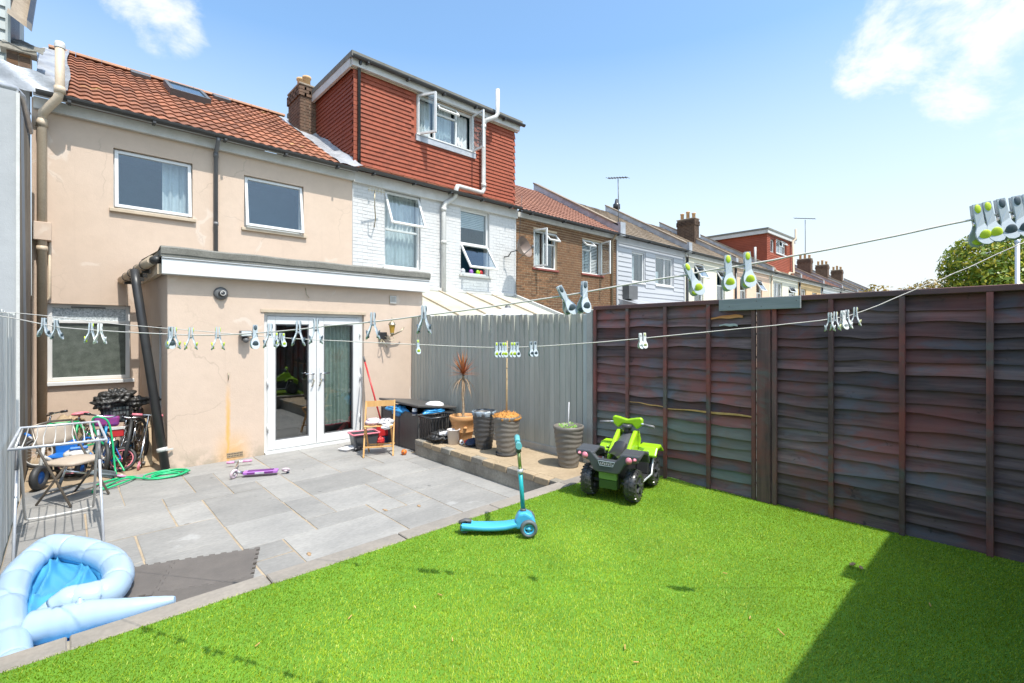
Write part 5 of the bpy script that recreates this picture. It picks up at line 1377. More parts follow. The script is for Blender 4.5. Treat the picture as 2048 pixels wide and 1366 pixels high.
# ------------------------------------------------------------------ padded folding chair (faces towards +x-y)
pcv = Vector((.065, 6.93, PZ)); pch = thing('padded_folding_chair', 'beige padded metal folding chair behind the clothes airer', 'chair', pcv, math.atan2(-.75, .65))
# local: x forward, y left
def rtile(x0, x1, y0, y1, z, th, M=None, bowed=.02):
    def fn(i, j):
        a = 2*math.pi*i; ca, sa = math.cos(a), math.sin(a); e = .45
        px_ = math.copysign(abs(ca)**e, ca); py_ = math.copysign(abs(sa)**e, sa)
        prof = [(0.0, -th/2), (.94, -th/2), (1.0, 0), (.94, th/2), (.55, th/2 + bowed*.7), (0.0, th/2 + bowed)]
        k = min(4, int(j*5)); q = j*5 - k; s_ = prof[k][0] + (prof[k+1][0]-prof[k][0])*q; zz = prof[k][1] + (prof[k+1][1]-prof[k][1])*q
        p = Vector(((x0+x1)/2 + (x1-x0)/2*px_*s_, (y0+y1)/2 + (y1-y0)/2*py_*s_, z + zz))
        return M @ p if M else p
    return MB().grid(fn, 32, 5, True, True)
rtile(-.19, .20, -.20, .20, .43, .035).build('seat', PADFAB, pch, W=False)
Mb = Matrix.Translation((-.235, 0, .70)) @ Matrix.Rotation(R(78), 4, 'Y')
rtile(-.11, .11, -.20, .20, 0, .03, Mb, .012).build('backrest', PADFAB, pch, W=False)
for s_ in (-1, 1):
    MB().tube([(-.26, s_*.205, .82), (-.20, s_*.205, .62), (.20, s_*.205, .01)], .0115, 8).build('leg', BRONZE, pch, W=False)
    MB().tube([(.12, s_*.19, .42), (-.22, s_*.19, .01)], .0115, 8).build('leg', BRONZE, pch, W=False)
MB().tube([(-.26, -.205, .82), (-.275, 0, .84), (-.26, .205, .82)], .0115, 8).build('top_bar', BRONZE, pch, W=False)
for (x, z, w_) in ((.13, .12, .205), (-.13, .12, .19)): MB().tube([(x, -w_, z), (x, w_, z)], .009, 8).build('stretcher', BRONZE, pch, W=False)

# ------------------------------------------------------------------ bicycles and other ride-ons in the recess
def torus(c, r, t, axis='y', n=32, m=10):
    pts = []
    for k in range(n):
        a = 2*math.pi*k/n
        p = (r*math.cos(a), 0, r*math.sin(a)) if axis == 'y' else (r*math.cos(a), r*math.sin(a), 0)
        pts.append(Vector(p) + Vector(c))
    return MB().tube(pts, t, m, closed=True)
def wheel(parent, c, r, t, tyre=None, rim=None, spokes=16, steer=0):
    Mx = Matrix.Translation(c) @ Matrix.Rotation(steer, 4, 'Z')
    w_ = torus((0, 0, 0), r - t, t).xf(Mx).build('wheel', tyre or TYRE, parent, W=False)
    torus((0, 0, 0), r - 2*t, t*.55, n=28, m=6).xf(Mx).build('rim', rim or CHROME, w_, W=False)
    mb = MB()
    for k in range(spokes):
        a = 2*math.pi*k/spokes; b = a + (.5 if k % 2 else -.5)
        mb.tube([(.018*math.cos(b), .02*(1 if k % 2 else -1), .018*math.sin(b)), ((r-2*t)*math.cos(a), 0, (r-2*t)*math.sin(a))], .0016, 4)
    mb.tube([(0, -.035, 0), (0, .035, 0)], .014, 8); mb.xf(Mx).build('spokes', rim or CHROME, w_, W=False)
    return w_
def bicycle(name, label, loc, rz, lean, r, wb, frame, tyre_t=.022, bar=.28, saddle=None, grp=None, bh_=1.0, rim=None):
    b = thing(name, label, 'bicycle', loc, rz, grp); b.rotation_euler = (lean, 0, rz)
    wheel(b, (0, 0, r), r, tyre_t, rim=rim); wheel(b, (wb, 0, r), r, tyre_t, rim=rim, steer=.12)
    bb = (wb*.42, 0, r*.85); st = (wb*.28, 0, r + .38*bh_); hd = (wb*.80, 0, r + .40*bh_); hd2 = (wb*.84, 0, r + .27*bh_)
    mb = MB(); t = .016*(.7 + .3*bh_)
    for (p, q) in ((bb, st), (st, hd), (bb, hd2), (hd, hd2)): mb.tube([p, q], t, 8)
    for s_ in (-.05, .05): mb.tube([(0, s_, r), (bb[0], s_*.5, bb[2])], t*.55, 6); mb.tube([(0, s_, r), (st[0], s_*.3, st[2])], t*.55, 6)
    mb.build('frame', frame, b, W=False)
    mb = MB()
    for s_ in (-.05, .05): mb.tube([(hd2[0] + .01, s_, hd2[2]), (wb, s_, r)], t*.7, 6)
    mb.tube([(hd2[0] + .01, -.05, hd2[2]), (hd2[0] + .01, .05, hd2[2])], t*.8, 6); mb.build('fork', CHROME, b, W=False)
    MB().tube([hd, (hd[0] - .03, 0, hd[2] + .12*bh_)], .013, 8).build('stem', CHROME, b, W=False)
    hz_ = hd[2] + .13*bh_
    MB().tube(smooth_path([(hd[0] - .12, -bar, hz_ + .03), (hd[0] - .03, -bar*.55, hz_ + .02), (hd[0], 0, hz_), (hd[0] - .03, bar*.55, hz_ + .02), (hd[0] - .12, bar, hz_ + .03)], 5), .011, 8).build('handlebar', CHROME, b, W=False)
    for s_ in (-1, 1): MB().tube([(hd[0] - .08, s_*bar*.8, hz_ + .028), (hd[0] - .13, s_*bar*1.04, hz_ + .031)], .017, 8).build('grip', BLACKP, b, W=False)
    MB().tube([st, (st[0] - .02, 0, st[2] + .10*bh_)], .012, 8).build('seat_post', CHROME, b, W=False)
    MB().ell((st[0] - .03, 0, st[2] + .12*bh_), (.12*bh_, .07*bh_, .03), 14, 8).build('saddle', saddle or BLACKP, b, W=False)
    ck = MB().lathe([(.001, -.004), (.07*bh_, -.004), (.07*bh_, .004), (.001, .004)], 18, (bb[0], -.05, bb[2]), Matrix.Rotation(R(90), 3, 'X')); ck.tube([(bb[0] - .12*bh_, -.07, bb[2] - .04), bb, (bb[0] + .12*bh_, .07, bb[2] + .04)], .008, 6); ck.build('crank', DGREY, b, W=False)
    for s_ in (-1, 1): MB().box(bb[0] + s_*.12*bh_ - .04, s_*.08 - .035, bb[2] + s_*.04 - .012, bb[0] + s_*.12*bh_ + .04, s_*.08 + .035, bb[2] + s_*.04 + .012).build('pedal', BLACKP, b, W=False)
    return b
bk = bicycle('adult_bicycle', 'adult bicycle with silver fork leaning in the recess corner', (.74, 9.18, PZ), math.atan2(-.98, -.19), R(-9), .335, 1.0, BLACKP, .021, .27)
bicycle('black_bicycle', 'black bicycle leaning behind the silver-forked bicycle in the recess', (.68, 9.35, PZ), math.atan2(-.99, .06), R(-4), .30, .95, DGREY, .02, .26)
kb1 = bicycle('child_bicycle', 'small blue child bicycle with purple bar pad', (.30, 8.62, PZ), math.atan2(-.97, .05), R(-6), .20, .62, BLUEP, .022, .21, BLUE, bh_=.95, rim=OLDWHITE)
MB().box(.40, -.13, .58, .50, .13, .72).build('bar_pad', PURPAD, kb1, W=False, bev=.03, seg=2)
bicycle('green_child_bicycle', 'small green-framed child bicycle below the ground floor window', (.32, 9.15, PZ), math.atan2(-.35, -.9), R(8), .20, .62, HOSE, .022, .2, PINK, bh_=.9, rim=OLDWHITE)
bicycle('blue_child_bicycle', 'bright blue child bicycle with pink rims tipped beside the green hose', (.52, 7.98, PZ), math.atan2(.25, -.97), R(24), .16, .50, BLUE, .02, .18, RED, bh_=.8, rim=PINK)
bicycle('white_child_bicycle', 'white child bicycle wedged between the blue bicycle and the wall', (.62, 8.72, PZ), math.atan2(-.93, -.36), R(-14), .20, .6, CLOTHW, .02, .2, PINKG, bh_=.9, rim=BLUEP)
def trike():
    t = thing('child_trike', 'blue and white toddler trike at the foot of the grey wall', 'trike', (-.02, 8.1, PZ), R(-115))
    for (c, r_) in (((0, .17, .10), .10), ((0, -.17, .10), .10), ((.48, 0, .14), .14)):
        w_ = torus((0, 0, 0), r_*.72, r_*.28).xf(Matrix.Translation(c)).build('wheel', TYRE, t, W=False)
        MB().lathe([(.001, -.02), (r_*.6, -.02), (r_*.6, .02), (.001, .02)], 16, c, Matrix.Rotation(R(90), 3, 'X')).build('hub', BLUE, w_, W=False)
    MB().tube([(0, 0, .14), (.22, 0, .26), (.40, 0, .36)], .022, 8).build('frame', OLDWHITE, t, W=False); MB().tube([(0, -.17, .10), (0, .17, .10)], .014, 8).build('axle', DGREY, t, W=False)
    MB().tube([(.48, 0, .14), (.41, 0, .40), (.38, 0, .52)], .018, 8).build('steering_post', OLDWHITE, t, W=False)
    MB().tube(smooth_path([(.30, -.20, .60), (.37, -.10, .56), (.38, 0, .52), (.37, .10, .56), (.30, .20, .60)], 4), .013, 8).build('handlebar', STEEL, t, W=False)
    for s_ in (-1, 1): MB().tube([(.325, s_*.16, .59), (.28, s_*.225, .615)], .018, 8).build('grip', BLUE, t, W=False)
    MB().box(-.06, -.11, .27, .16, .11, .31).build('seat', BLUE, t, W=False, bev=.025, seg=2); MB().box(-.09, -.11, .28, -.055, .11, .46).build('backrest', BLUE, t, W=False, bev=.015, seg=2)
    MB().box(-.20, -.10, .14, -.09, .10, .26).build('basket', OLDWHITE, t, W=False, bev=.02, seg=2)
trike()
def kick_scooter(name, label, loc, rz, lean, deckm, gripm, wheelm, metal, h=.72):
    s = thing(name, label, 'scooter', loc, rz); s.rotation_euler = (lean[0], lean[1], rz)
    MB().box(.06, -.045, .055, .42, .045, .075).build('deck', deckm, s, W=False, bev=.008)
    for (c, r_) in (((0, 0, .05), .05), ((.52, 0, .055), .055)):
        w_ = MB().lathe([(.012, -.012), (r_*.86, -.012), (r_, -.006), (r_, .006), (r_*.86, .012), (.012, .012)], 20, c, Matrix.Rotation(R(90), 3, 'X')).build('wheel', wheelm, s, W=False)
        MB().tube([(c[0], -.02, c[2]), (c[0], .02, c[2])], .015, 10).build('hub', OLDWHITE, w_, W=False)
    MB().bar((.42, 0, .068), (.50, 0, .17), .04, .025).build('neck', metal, s, W=False)
    MB().tube([(.52, 0, .06), (.49, 0, .2), (.44, 0, h*.62)], .016, 8).build('lower_stem', metal, s, W=False); MB().tube([(.44, 0, h*.6), (.41, 0, h)], .012, 8).build('upper_stem', CHROME, s, W=False)
    MB().tube([(.41, -.17, h), (.41, .17, h)], .011, 8).build('handlebar', CHROME, s, W=False)
    for q in (-1, 1): MB().tube([(.41, q*.07, h), (.41, q*.18, h)], .017, 8).build('grip', gripm, s, W=False)
    MB().tube([(.0, 0, .12), (.06, 0, .11), (.10, 0, .075)], .018, 8, flat=.5).build('mudguard', metal, s, W=False)
    return s
kick_scooter('pink_scooter', 'pink-wheeled child scooter leaning by the drainpipe', (.82, 8.42, PZ), R(-104), (R(-8), 0), DGREY, PINK, PINK, CHROME, .70)
kick_scooter('grey_scooter', 'grey child scooter with pink-rimmed wheel tipped among the bikes', (.30, 8.05, PZ + .02), R(-62), (R(70), 0), GREYWH, DGREY, PINKG, GREYWH, .6)
bd = thing('leaning_board', 'weathered wooden board leaning behind the pink scooter', 'board', (.88, 8.3, PZ))
MB().bar((.80, 8.02, PZ + .01), (.86, 8.75, .28), .11, .02).build('board', RAWWOOD if False else SAND, bd)
# bicycle basket with a black bag on it
bs = thing('bicycle_basket', 'dark wire bicycle basket on the recess bikes', 'basket', (.50, 8.35, .30))
mb = MB()
for k in range(9):
    x = .34 + k*.035; mb.bar((x + .02, 8.24, .34), (x, 8.22, .58), .006, .006); mb.bar((x + .02, 8.46, .34), (x, 8.48, .58), .006, .006)
for k in range(7): mb.bar((.36, 8.25 + k*.035, .34), (.33, 8.23 + k*.038, .58), .006, .006); mb.bar((.62, 8.25 + k*.035, .34), (.65, 8.23 + k*.038, .58), .006, .006)
for z in (.34, .42, .50, .58):
    e = (z - .34)*.12
    mb.tube([(.35 - e, 8.24 - e, z), (.63 + e, 8.24 - e, z), (.63 + e, 8.47 + e, z), (.35 - e, 8.47 + e, z)], .006, 6, closed=True)
mb.box(.35, 8.24, .33, .63, 8.47, .342); mb.build('wire_body', BLACKP, bs)
MB().box(.36, 8.23, .35, .62, 8.48, .54).build('lining', DARK, bs)
def crumple(seed, amp=.12, f=9):
    r_ = random.Random(seed); ph = [r_.uniform(0, 6) for _ in range(6)]
    def b(p):
        n = p.normalized() if p.length > 1e-6 else p
        return amp * (abs(math.sin(n.x*f + ph[0] + 2*math.sin(n.z*f*.6 + ph[1]))) - .5) + amp*.7*(abs(math.sin(n.y*f*1.4 + ph[2] + 2*math.sin(n.x*f*.5 + ph[3]))) - .5) + amp*.4*math.sin(n.z*f*2 + ph[4])
    return b
def lump(name, mat, parent, c, r, seed, amp=.12, f=9, n=40, m=26): return MB().ell(c, r, n, m, None, crumple(seed, amp, f)).build(name, mat, parent)
bb_ = thing('black_bag', 'shiny black plastic bag slumped over the bicycle basket', 'plastic bag', (.48, 8.35, .6))
lump('bag', BINBAG, bb_, (.50, 8.36, .65), (.20, .16, .10), 3, .30, 6, 56, 36); lump('flap', BINBAG, bb_, (.70, 8.34, .58), (.14, .10, .07), 5, .3, 6); lump('fold', BINBAG, bb_, (.38, 8.30, .60), (.12, .12, .09), 8, .3, 6)
cb = thing('cardboard_bundle', 'crumpled pale sack behind the trike below the window', 'sack', (-.02, 9.3, PZ)); lump('sack', SAND, cb, (.02, 9.35, .05), (.22, .2, .30), 12, .15)
wt = thing('white_tub', 'white plastic child seat lying among the bikes', 'child seat', (.08, 7.95, .05)); lump('shell', OLDWHITE, wt, (.10, 7.82, .06), (.12, .11, .075), 4, .05, 4)
MB().box(.03, 7.74, .12, .2, 7.80, .155).build('pad', BLUE, wt, bev=.012)
rb = thing('red_toy_panel', 'red and white toy panel hanging on the child bicycles', 'toy', (.47, 8.1, .22)); MB().box(.42, 8.05, .17, .56, 8.09, .27).build('panel', RED, rb, bev=.01); MB().box(.43, 8.04, .27, .56, 8.085, .30).build('trim', OLDWHITE, rb)
# ------------------------------------------------------------------ purple scooter lying on the slabs
ps = thing('purple_scooter', 'purple child scooter lying folded on the slabs', 'scooter', (1.80, 6.85, PZ))
a0 = gp(487, 946, PZ + .05); a1 = gp(556, 941, PZ + .05); dv = (a1 - a0).normalized(); sd_ = Vector((-dv.y, dv.x, 0))
MB().bar(a0, a1, .10, .035).build('deck', PURPLE, ps, bev=.006)
q0 = a0 + dv*.05 - sd_*.052; q1 = a1 - dv*.05 - sd_*.052
MB().bar(q0, q0 + (q1-q0)*.3, .006, .022).build('grip_tape', DPURPLE, ps); MB().bar(q0 + (q1-q0)*.3, q0 + (q1-q0)*.66, .006, .022).build('plate', STEEL, ps); MB().bar(q0 + (q1-q0)*.66, q1, .006, .022).build('grip_tape', DPURPLE, ps)
MB().bar(a0 + Vector((0, 0, .02)) + dv*.05, a1 + Vector((0, 0, .02)) - dv*.05, .07, .006).build('grip_tape', DPURPLE, ps)
fw_ = gp(468, 948, PZ + .06)
w_ = torus((0, 0, 0), .045, .016, 'y', 22, 8).xf(Matrix.Translation(fw_) @ Matrix.Rotation(R(35), 4, 'Z') @ Matrix.Rotation(R(15), 4, 'X')).build('wheel', CLOTHP, ps); MB().ell(fw_, (.02, .02, .02), 8, 6).build('hub', OLDWHITE, w_)
rw = a1 + dv*.09; torus((0, 0, 0), .036, .014, 'y', 22, 8).xf(Matrix.Translation(rw) @ Matrix.Rotation(math.atan2(dv.y, dv.x), 4, 'Z') @ Matrix.Rotation(R(55), 4, 'X')).build('wheel', CLOTHP, ps)
MB().tube([a0, fw_ + Vector((.02, .02, .02))], .018, 8).build('neck', CHROME, ps)
hb = gp(477, 924, PZ + .06); MB().tube([fw_ + Vector((0, 0, .02)), hb], .013, 8).build('stem', CHROME, ps)
h0, h1 = gp(453, 926, PZ + .06), gp(504, 921, PZ + .06)
MB().tube([h0, h1], .010, 8).build('handlebar', CHROME, ps)
for (p, q) in ((0, .3), (.62, 1)): MB().tube([h0 + (h1-h0)*p, h0 + (h1-h0)*q], .017, 8).build('grip', PINKG, ps)
# ------------------------------------------------------------------ wooden folding chair with clothes, by the french doors
F0, F1 = gp(727, 916, PZ), gp(786, 912, PZ)
B0_, B1_ = gp(738, 899, PZ), gp(791, 896, PZ)
wc = thing('wooden_folding_chair', 'varnished wooden folding chair beside the french doors', 'chair', ((F0+F1)/2))
back = ((B0_ + B1_)/2 - (F0 + F1)/2); back.z = 0; bn_ = back.normalized()
for (f, b_) in ((F0, B0_), (F1, B1_)):
    tp2 = f + bn_*.27 + Vector((0, 0, .78)); MB().bar(f, tp2, .022, .034, bn_).build('leg', BEECH, wc, bev=.004)
    sp2 = f - bn_*.0 + Vector((0, 0, .43)); ft = f + bn_*.36
    ins = (F1 - F0).normalized() * (.028 if f == F0 else -.028)
    MB().bar(ft + ins, sp2 + ins, .02, .032, bn_).build('leg', BEECH, wc, bev=.004)
up = Vector((0, 0, 1)); wv_ = F1 - F0
mb = MB()
def rail(o, z, hgt, th, name, bow=0.0, back_=0.0):
    def fn(i, j): 
        p = F0 + wv_*i + bn_*(back_ + bow*math.sin(math.pi*i)) + up*(z + hgt*(j-.5)); return p
    m = MB().grid(fn, 8, 1, False); nv = len(m.v); off = bn_*th
    m.v += [tuple(Vector(p) + off) for p in m.v]; m.f += [tuple(reversed([i + nv for i in f])) for f in list(m.f)]
    for i in range(8): m.f += [(i*2+1, (i+1)*2+1, nv+(i+1)*2+1, nv+i*2+1), ((i+1)*2, i*2, nv+i*2, nv+(i+1)*2)]
    m.f += [(0, 1, nv+1, nv), (17, 16, nv+16, nv+17)]
    m.sm = [False]*len(m.f); return m.build(name, BEECH, wc)
rail(0, .735, .085, .016, 'top_rail', .03, .245)
for k in range(6):
    s0 = F0 + bn_*(.02 + k*.055) + up*.44; MB().bar(s0, s0 + wv_, .044, .014).build('seat_slat', BEECH, wc, bev=.003)
MB().bar(F0 + bn_*.08 + up*.13, F1 + bn_*.08 + up*.13, .016, .022).build('stretcher', BEECH, wc); MB().bar(F0 + bn_*.30 + up*.12, F1 + bn_*.30 + up*.12, .016, .022).build('stretcher', BEECH, wc)
cm_ = F0 + wv_*.5 + bn_*.15
cl = thing('pink_clothes', 'pale pink folded clothes on the wooden chair seat', 'clothes', cm_ + up*.45); lump('cloth', CLOTHP, cl, F0 + wv_*.28 + bn_*.14 + up*.485, (.11, .10, .055), 21, .16, 6)
cl = thing('patterned_clothes', 'black and white patterned cloth on the wooden chair seat', 'clothes', cm_ + up*.45); lump('cloth', pm('spotted_cloth', (.7, .68, .68), (.05, .05, .06), 26, .9, .2), cl, F0 + wv_*.72 + bn_*.12 + up*.48, (.12, .10, .05), 22, .16, 6)
lump('hanging_fold', CLOTHW, cl, F0 + wv_*.80 + bn_*.03 + up*.43, (.09, .04, .045), 23, .16, 6)
# tub, broom, mop, tray, ball
tc_ = gp(728, 893, PZ); tb = thing('grey_tub', 'grey plastic tub with red rim behind the wooden chair', 'tub', tc_)
def tubf(w0, d0, w1, d1, h, th=.012):
    m = MB(); rs_ = []
    for (w_, d_, z) in ((w0, d0, 0), (w1, d1, h), (w1-th, d1-th, h), (w0-th, d0-th, .02)):
        rs_.append([(sx*w_, sy*d_, z) for (sx, sy) in ((-1, -.8), (-.9, -1), (.9, -1), (1, -.8), (1, .8), (.9, 1), (-.9, 1), (-1, .8))])
    vs_ = [p for r_ in rs_ for p in r_]; fs = []
    for a in range(3):
        for k in range(8): fs.append((a*8+k, a*8+(k+1) % 8, a*8+8+(k+1) % 8, a*8+8+k))
    fs += [tuple(reversed(range(8))), tuple(range(24, 32))]
    return m.add(vs_, fs)
rt = Matrix.Rotation(R(-8), 4, 'Z')
tubf(.17, .11, .205, .14, .22).xf(rt).build('body', DGREYP, tb, W=False)
mb = MB(); mb.tube([rt @ Vector((sx*.212, sy*.147, .222)) for (sx, sy) in ((-1, -.85), (-.92, -1), (.92, -1), (1, -.85), (1, .85), (.92, 1), (-.92, 1), (-1, .85))], .013, 8, closed=True); mb.build('rim', PINK, tb, W=False)
lump('red_rag', RED, cl, Vector(tc_) + Vector((.22, -.12, .07)), (.06, .05, .07), 31, .2, 6)
br = thing('red_broom', 'red-handled broom leaning beside the french doors', 'broom', (3.72, 7.3, PZ))
b0, b1 = Vector((3.80, 7.22, .02)), Vector((3.665, 7.61, 1.13))
MB().tube([b0, b0 + (b1-b0)*.92], .014, 10).build('handle', RED, br); MB().tube([b0 + (b1-b0)*.92, b1], .016, 10).build('handle_grip', DGREY, br)
MB().box(3.72, 7.16, PZ, 3.90, 7.25, -.17).build('bristles', NAVY, br); MB().box(3.70, 7.17, -.17, 3.92, 7.24, .03).build('head', RED, br, bev=.02)
mo = thing('grey_mop', 'thin grey mop handle leaning on the door frame', 'mop', (3.5, 7.4, PZ))
MB().tube([(3.50, 7.40, PZ + .05), (3.645, 7.615, .78)], .011, 10).build('handle', GREYPIPE, mo); lump('head', CLOTHW, mo, (3.49, 7.38, PZ + .06), (.08, .07, .06), 14, .2, 8)
ty = thing('white_tray', 'white plastic tray on the slabs below the tub', 'tray', gp(697, 900, PZ)); tubf(.11, .08, .13, .10, .035, .01).xf(Matrix.Rotation(R(20), 4, 'Z')).build('tray', CLOTHW, ty, W=False)
ts = thing('black_shoe', 'small black shoe between the tray and the wooden chair', 'shoe', gp(716, 901, PZ)); MB().ell((0, 0, .03), (.10, .045, .035), 14, 8, Matrix.Rotation(R(30), 3, 'Z')).build('upper', BLACKP, ts, W=False); MB().box(-.09, -.03, 0, .09, .03, .012).build('sole', DGREY, ts, W=False)
bl_ = thing('orange_ball', 'small orange ball on the slabs beside the chair', 'ball', gp(808, 910, PZ)); MB().ell((0, 0, .042), (.042, .042, .042), 20, 14).build('ball', ORANGE, bl_, W=False); MB().ell((-.028, -.028, .042), (.012, .012, .012), 10, 8).build('hole', BLACKP, bl_, W=False)
# ------------------------------------------------------------------ storage box and its contents
bx = thing('storage_box', 'charcoal plastic garden storage box with lid ajar', 'storage box', (4.2, 6.8, PZ))
wall = ring(MB(), 0, 1, 0, 1, 0, 1, .1)
mb = MB(); X0b, X1b, Y0b, Y1b, Z1b = 3.88, 4.55, 6.24, 7.42, .30
mb.box(X0b, Y0b, PZ, X0b + .03, Y1b, Z1b); mb.box(X1b - .03, Y0b, PZ, X1b, Y1b, Z1b); mb.box(X0b + .03, Y0b, PZ, X1b - .03, Y0b + .03, Z1b); mb.box(X0b + .03, Y1b - .03, PZ, X1b - .03, Y1b, Z1b)
mb.build('body', BOXG, bx, bev=.008); MB().box(X0b + .03, Y0b + .03, PZ, X1b - .03, Y1b - .03, PZ + .02).build('base', BOXG, bx)
for y in (Y0b + .05, (Y0b+Y1b)/2, Y1b - .05): MB().box(X0b - .008, y - .02, PZ, X0b, y + .02, Z1b - .02).build('rib', BOXG, bx)
LM = Matrix.Translation((X1b, 0, Z1b + .02)) @ Matrix.Rotation(R(7), 4, 'Y') @ Matrix.Translation((-X1b, 0, -Z1b - .02))
lid = MB().box(X0b - .03, Y0b - .03, Z1b + .02, X1b + .01, Y1b + .02, Z1b + .055).xf(LM).build('lid', BOXG, bx, bev=.008)
lidc = lid
bbg = thing('blue_sheet', 'crumpled bright blue plastic sheet spilling out of the storage box', 'plastic sheet', (X0b, 6.9, Z1b))
lump('sheet', BLUEBAG, bbg, (X0b + .04, 6.95, Z1b + .005), (.09, .33, .055), 41, .25, 7); lump('flap', BLUEBAG, bbg, (X0b - .005, 6.88, Z1b - .05), (.03, .14, .05), 42, .2, 7); lump('end_fold', BLUEBAG, bbg, (X0b + .3, Y0b + .03, Z1b + .01), (.2, .06, .045), 43, .25, 7)
jr = thing('glass_jar', 'small labelled jar on the storage box edge', 'jar', (X0b + .03, 6.36, Z1b)); MB().lathe([(.001, 0), (.04, 0), (.04, .085), (.034, .095), (.034, .11), (.001, .11)], 16, (X0b + .01, 6.36, Z1b - .03)).build('jar', CLOTHW, jr); MB().lathe([(.0405, .02), (.0405, .06)], 16, (X0b + .01, 6.36, Z1b - .03)).build('jar_label', NAVY, jr)
wp = thing('white_dish', 'white upturned dish on the storage box lid', 'dish', (4.28, 6.36, Z1b + .05)); Md_ = Matrix.Translation((4.26, 6.38, Z1b + .095)); MB().lathe([(.15, 0), (.14, .03), (.09, .055), (.001, .06)], 24, (4.26, 6.38, Z1b + .085)).build('dish', CLOTHW, wp)
ck_ = thing('black_crate', 'black slatted plastic crate standing at the ledge end', 'crate', (4.05, 6.1, -.04))
cx0, cx1, cy0, cy1, cz0, cz1 = 3.86, 4.28, 5.86, 6.14, -.038, .29
mb = MB(); mb.box(cx0, cy0, cz0, cx1, cy1, cz0 + .012); mb.build('base', BLACKP, ck_)
for k in range(9):
    x = cx0 + .01 + k*(cx1 - cx0 - .02)/8
    MB().bar((x, cy0, cz0), (x + .01, cy0 - .02, cz1), .022, .008).build('slat', BLACKP, ck_); MB().bar((x, cy1, cz0), (x, cy1 + .01, cz1), .022, .008).build('slat', BLACKP, ck_)
for k in range(6):
    y = cy0 + .01 + k*(cy1 - cy0 - .02)/5
    MB().bar((cx0, y, cz0), (cx0 - .02, y, cz1), .022, .008).build('slat', BLACKP, ck_); MB().bar((cx1, y, cz0), (cx1 + .02, y, cz1), .022, .008).build('slat', BLACKP, ck_)
MB().tube([(cx0 - .025, cy0 - .025, cz1), (cx1 + .025, cy0 - .025, cz1), (cx1 + .025, cy1 + .015, cz1), (cx0 - .025, cy1 + .015, cz1)], .016, 8, closed=True).build('rim', BLACKP, ck_)
gb = thing('bin_bag', 'glossy black bin bag lying on the ledge end', 'bin bag', (3.98, 5.75, -.04)); lump('bag', BINBAG, gb, (4.0, 5.76, .03), (.20, .17, .085), 51, .24, 8, 60, 40); lump('bag_neck', BINBAG, gb, (4.22, 5.62, .07), (.12, .1, .08), 52, .25, 8)
wgv = thing('white_rag', 'white cloth lying on the black bin bag', 'cloth', (3.97, 5.66, .09)); lump('cloth', CLOTHW, wgv, (3.97, 5.66, .09), (.11, .07, .03), 53, .16, 6)
# ------------------------------------------------------------------ plant pots on the ledge
LZ = -.04
def ribbed(a, z, h): return .022 * math.sin((z / h) * 52 + 1.6 * math.sin(a * 2 + z * 9) + .9*math.sin(a*3+1))
def grey_pot(name, label, p, mat, h=.485, r1=.172, r0=.113, saucer=False, rib=True):
    t = thing(name, label, 'plant pot', (p.x, p.y, LZ)); n = 48; prof = [(.001, 0), (r0, 0)]
    for k in range(1, 44): q = k/44; prof.append((r0 + (r1 - r0) * q**.9, h*q*.93))
    prof += [(r1 + .006, h*.935), (r1 + .008, h), (r1 - .012, h), (r1 - .02, h*.86)]
    z0 = .012 if saucer else 0
    MB().lathe(prof, n, (0, 0, z0), None, True, (lambda a, z: ribbed(a, z, h) if .01 < z < h*.92 else 0) if rib else None).build('pot', mat, t, W=False)
    MB().disc((0, 0, h*.86 + z0), r1 - .018, None, 32).build('soil', JOINT, t, W=False)
    if saucer: MB().lathe([(.001, 0), (.13, 0), (.145, .03), (.137, .03), (.125, .008), (.001, .008)], 28).build('saucer', GREYPOT2, t, W=False)
    return t
p3 = grey_pot('ribbed_pot', 'taupe ribbed pot full of dried orange plant and a tall cane', gp(1013, 909, LZ), GREYPOT, saucer=True)
p4 = grey_pot('ribbed_pot', 'taupe ribbed pot with green seedlings and a white stick', gp(1137, 932, LZ), GREYPOT, .475)
p2 = grey_pot('ribbed_pot', 'charcoal ribbed pot lined with a plastic bag', gp(968, 896, LZ), GREYPOT2, .49, .155, .11)
def bagf(i, j):
    a = 2*math.pi*i; r_ = .156 + .010*math.sin(j*3.1) + .004*math.sin(a*9 + 4*j) + .003*math.sin(a*17); return (r_*math.cos(a), r_*math.sin(a), .445 + .065*math.sin(j*math.pi*.5) + .004*math.sin(a*7+2*j))
MB().grid(bagf, 60, 6, True, True).build('bag_liner', pm('clear_grey_bag', (.33, .38, .42), (.2, .24, .28), 9, .15, .5, 15), p2, W=False)
# dried plant
rs = random.Random(5); mb = MB()
for k in range(420):
    a = rs.uniform(0, 6.28); r_ = .185 * math.sqrt(rs.random()); z = .485 + .075*(1 - (r_/.19)**2) * rs.uniform(.2, 1.1)
    c = Vector((r_*math.cos(a), r_*math.sin(a), z)); d = Vector((rs.uniform(-1, 1), rs.uniform(-1, 1), rs.uniform(.1, 1.2))).normalized() * rs.uniform(.012, .035); s_ = d.orthogonal().normalized()*.006
    mb.add([c - s_, c + s_, c + d + s_*.6, c + d - s_*.6], [(0, 1, 2, 3)])
o = mb.build('dried_plant', DRYPL, p3, W=False)
MB().ell((0, 0, .475), (.168, .168, .06), 24, 10, None, crumple(9, .2, 14)).build('dried_mound', DRYPL, p3, W=False)
cn = Vector(p3.location); MB().tube([(0, 0, .40), (.004, .003, .9), (.012, 0, 1.46)], [.011, .010, .007], 8).build('cane', BAMBOO, p3, W=False)
for k in range(6): MB().tube([(.002*k, 0, .55 + k*.14), (.002*k, 0, .562 + k*.14)], .0125, 8).build('cane_node', BAMBOO, p3, W=False)
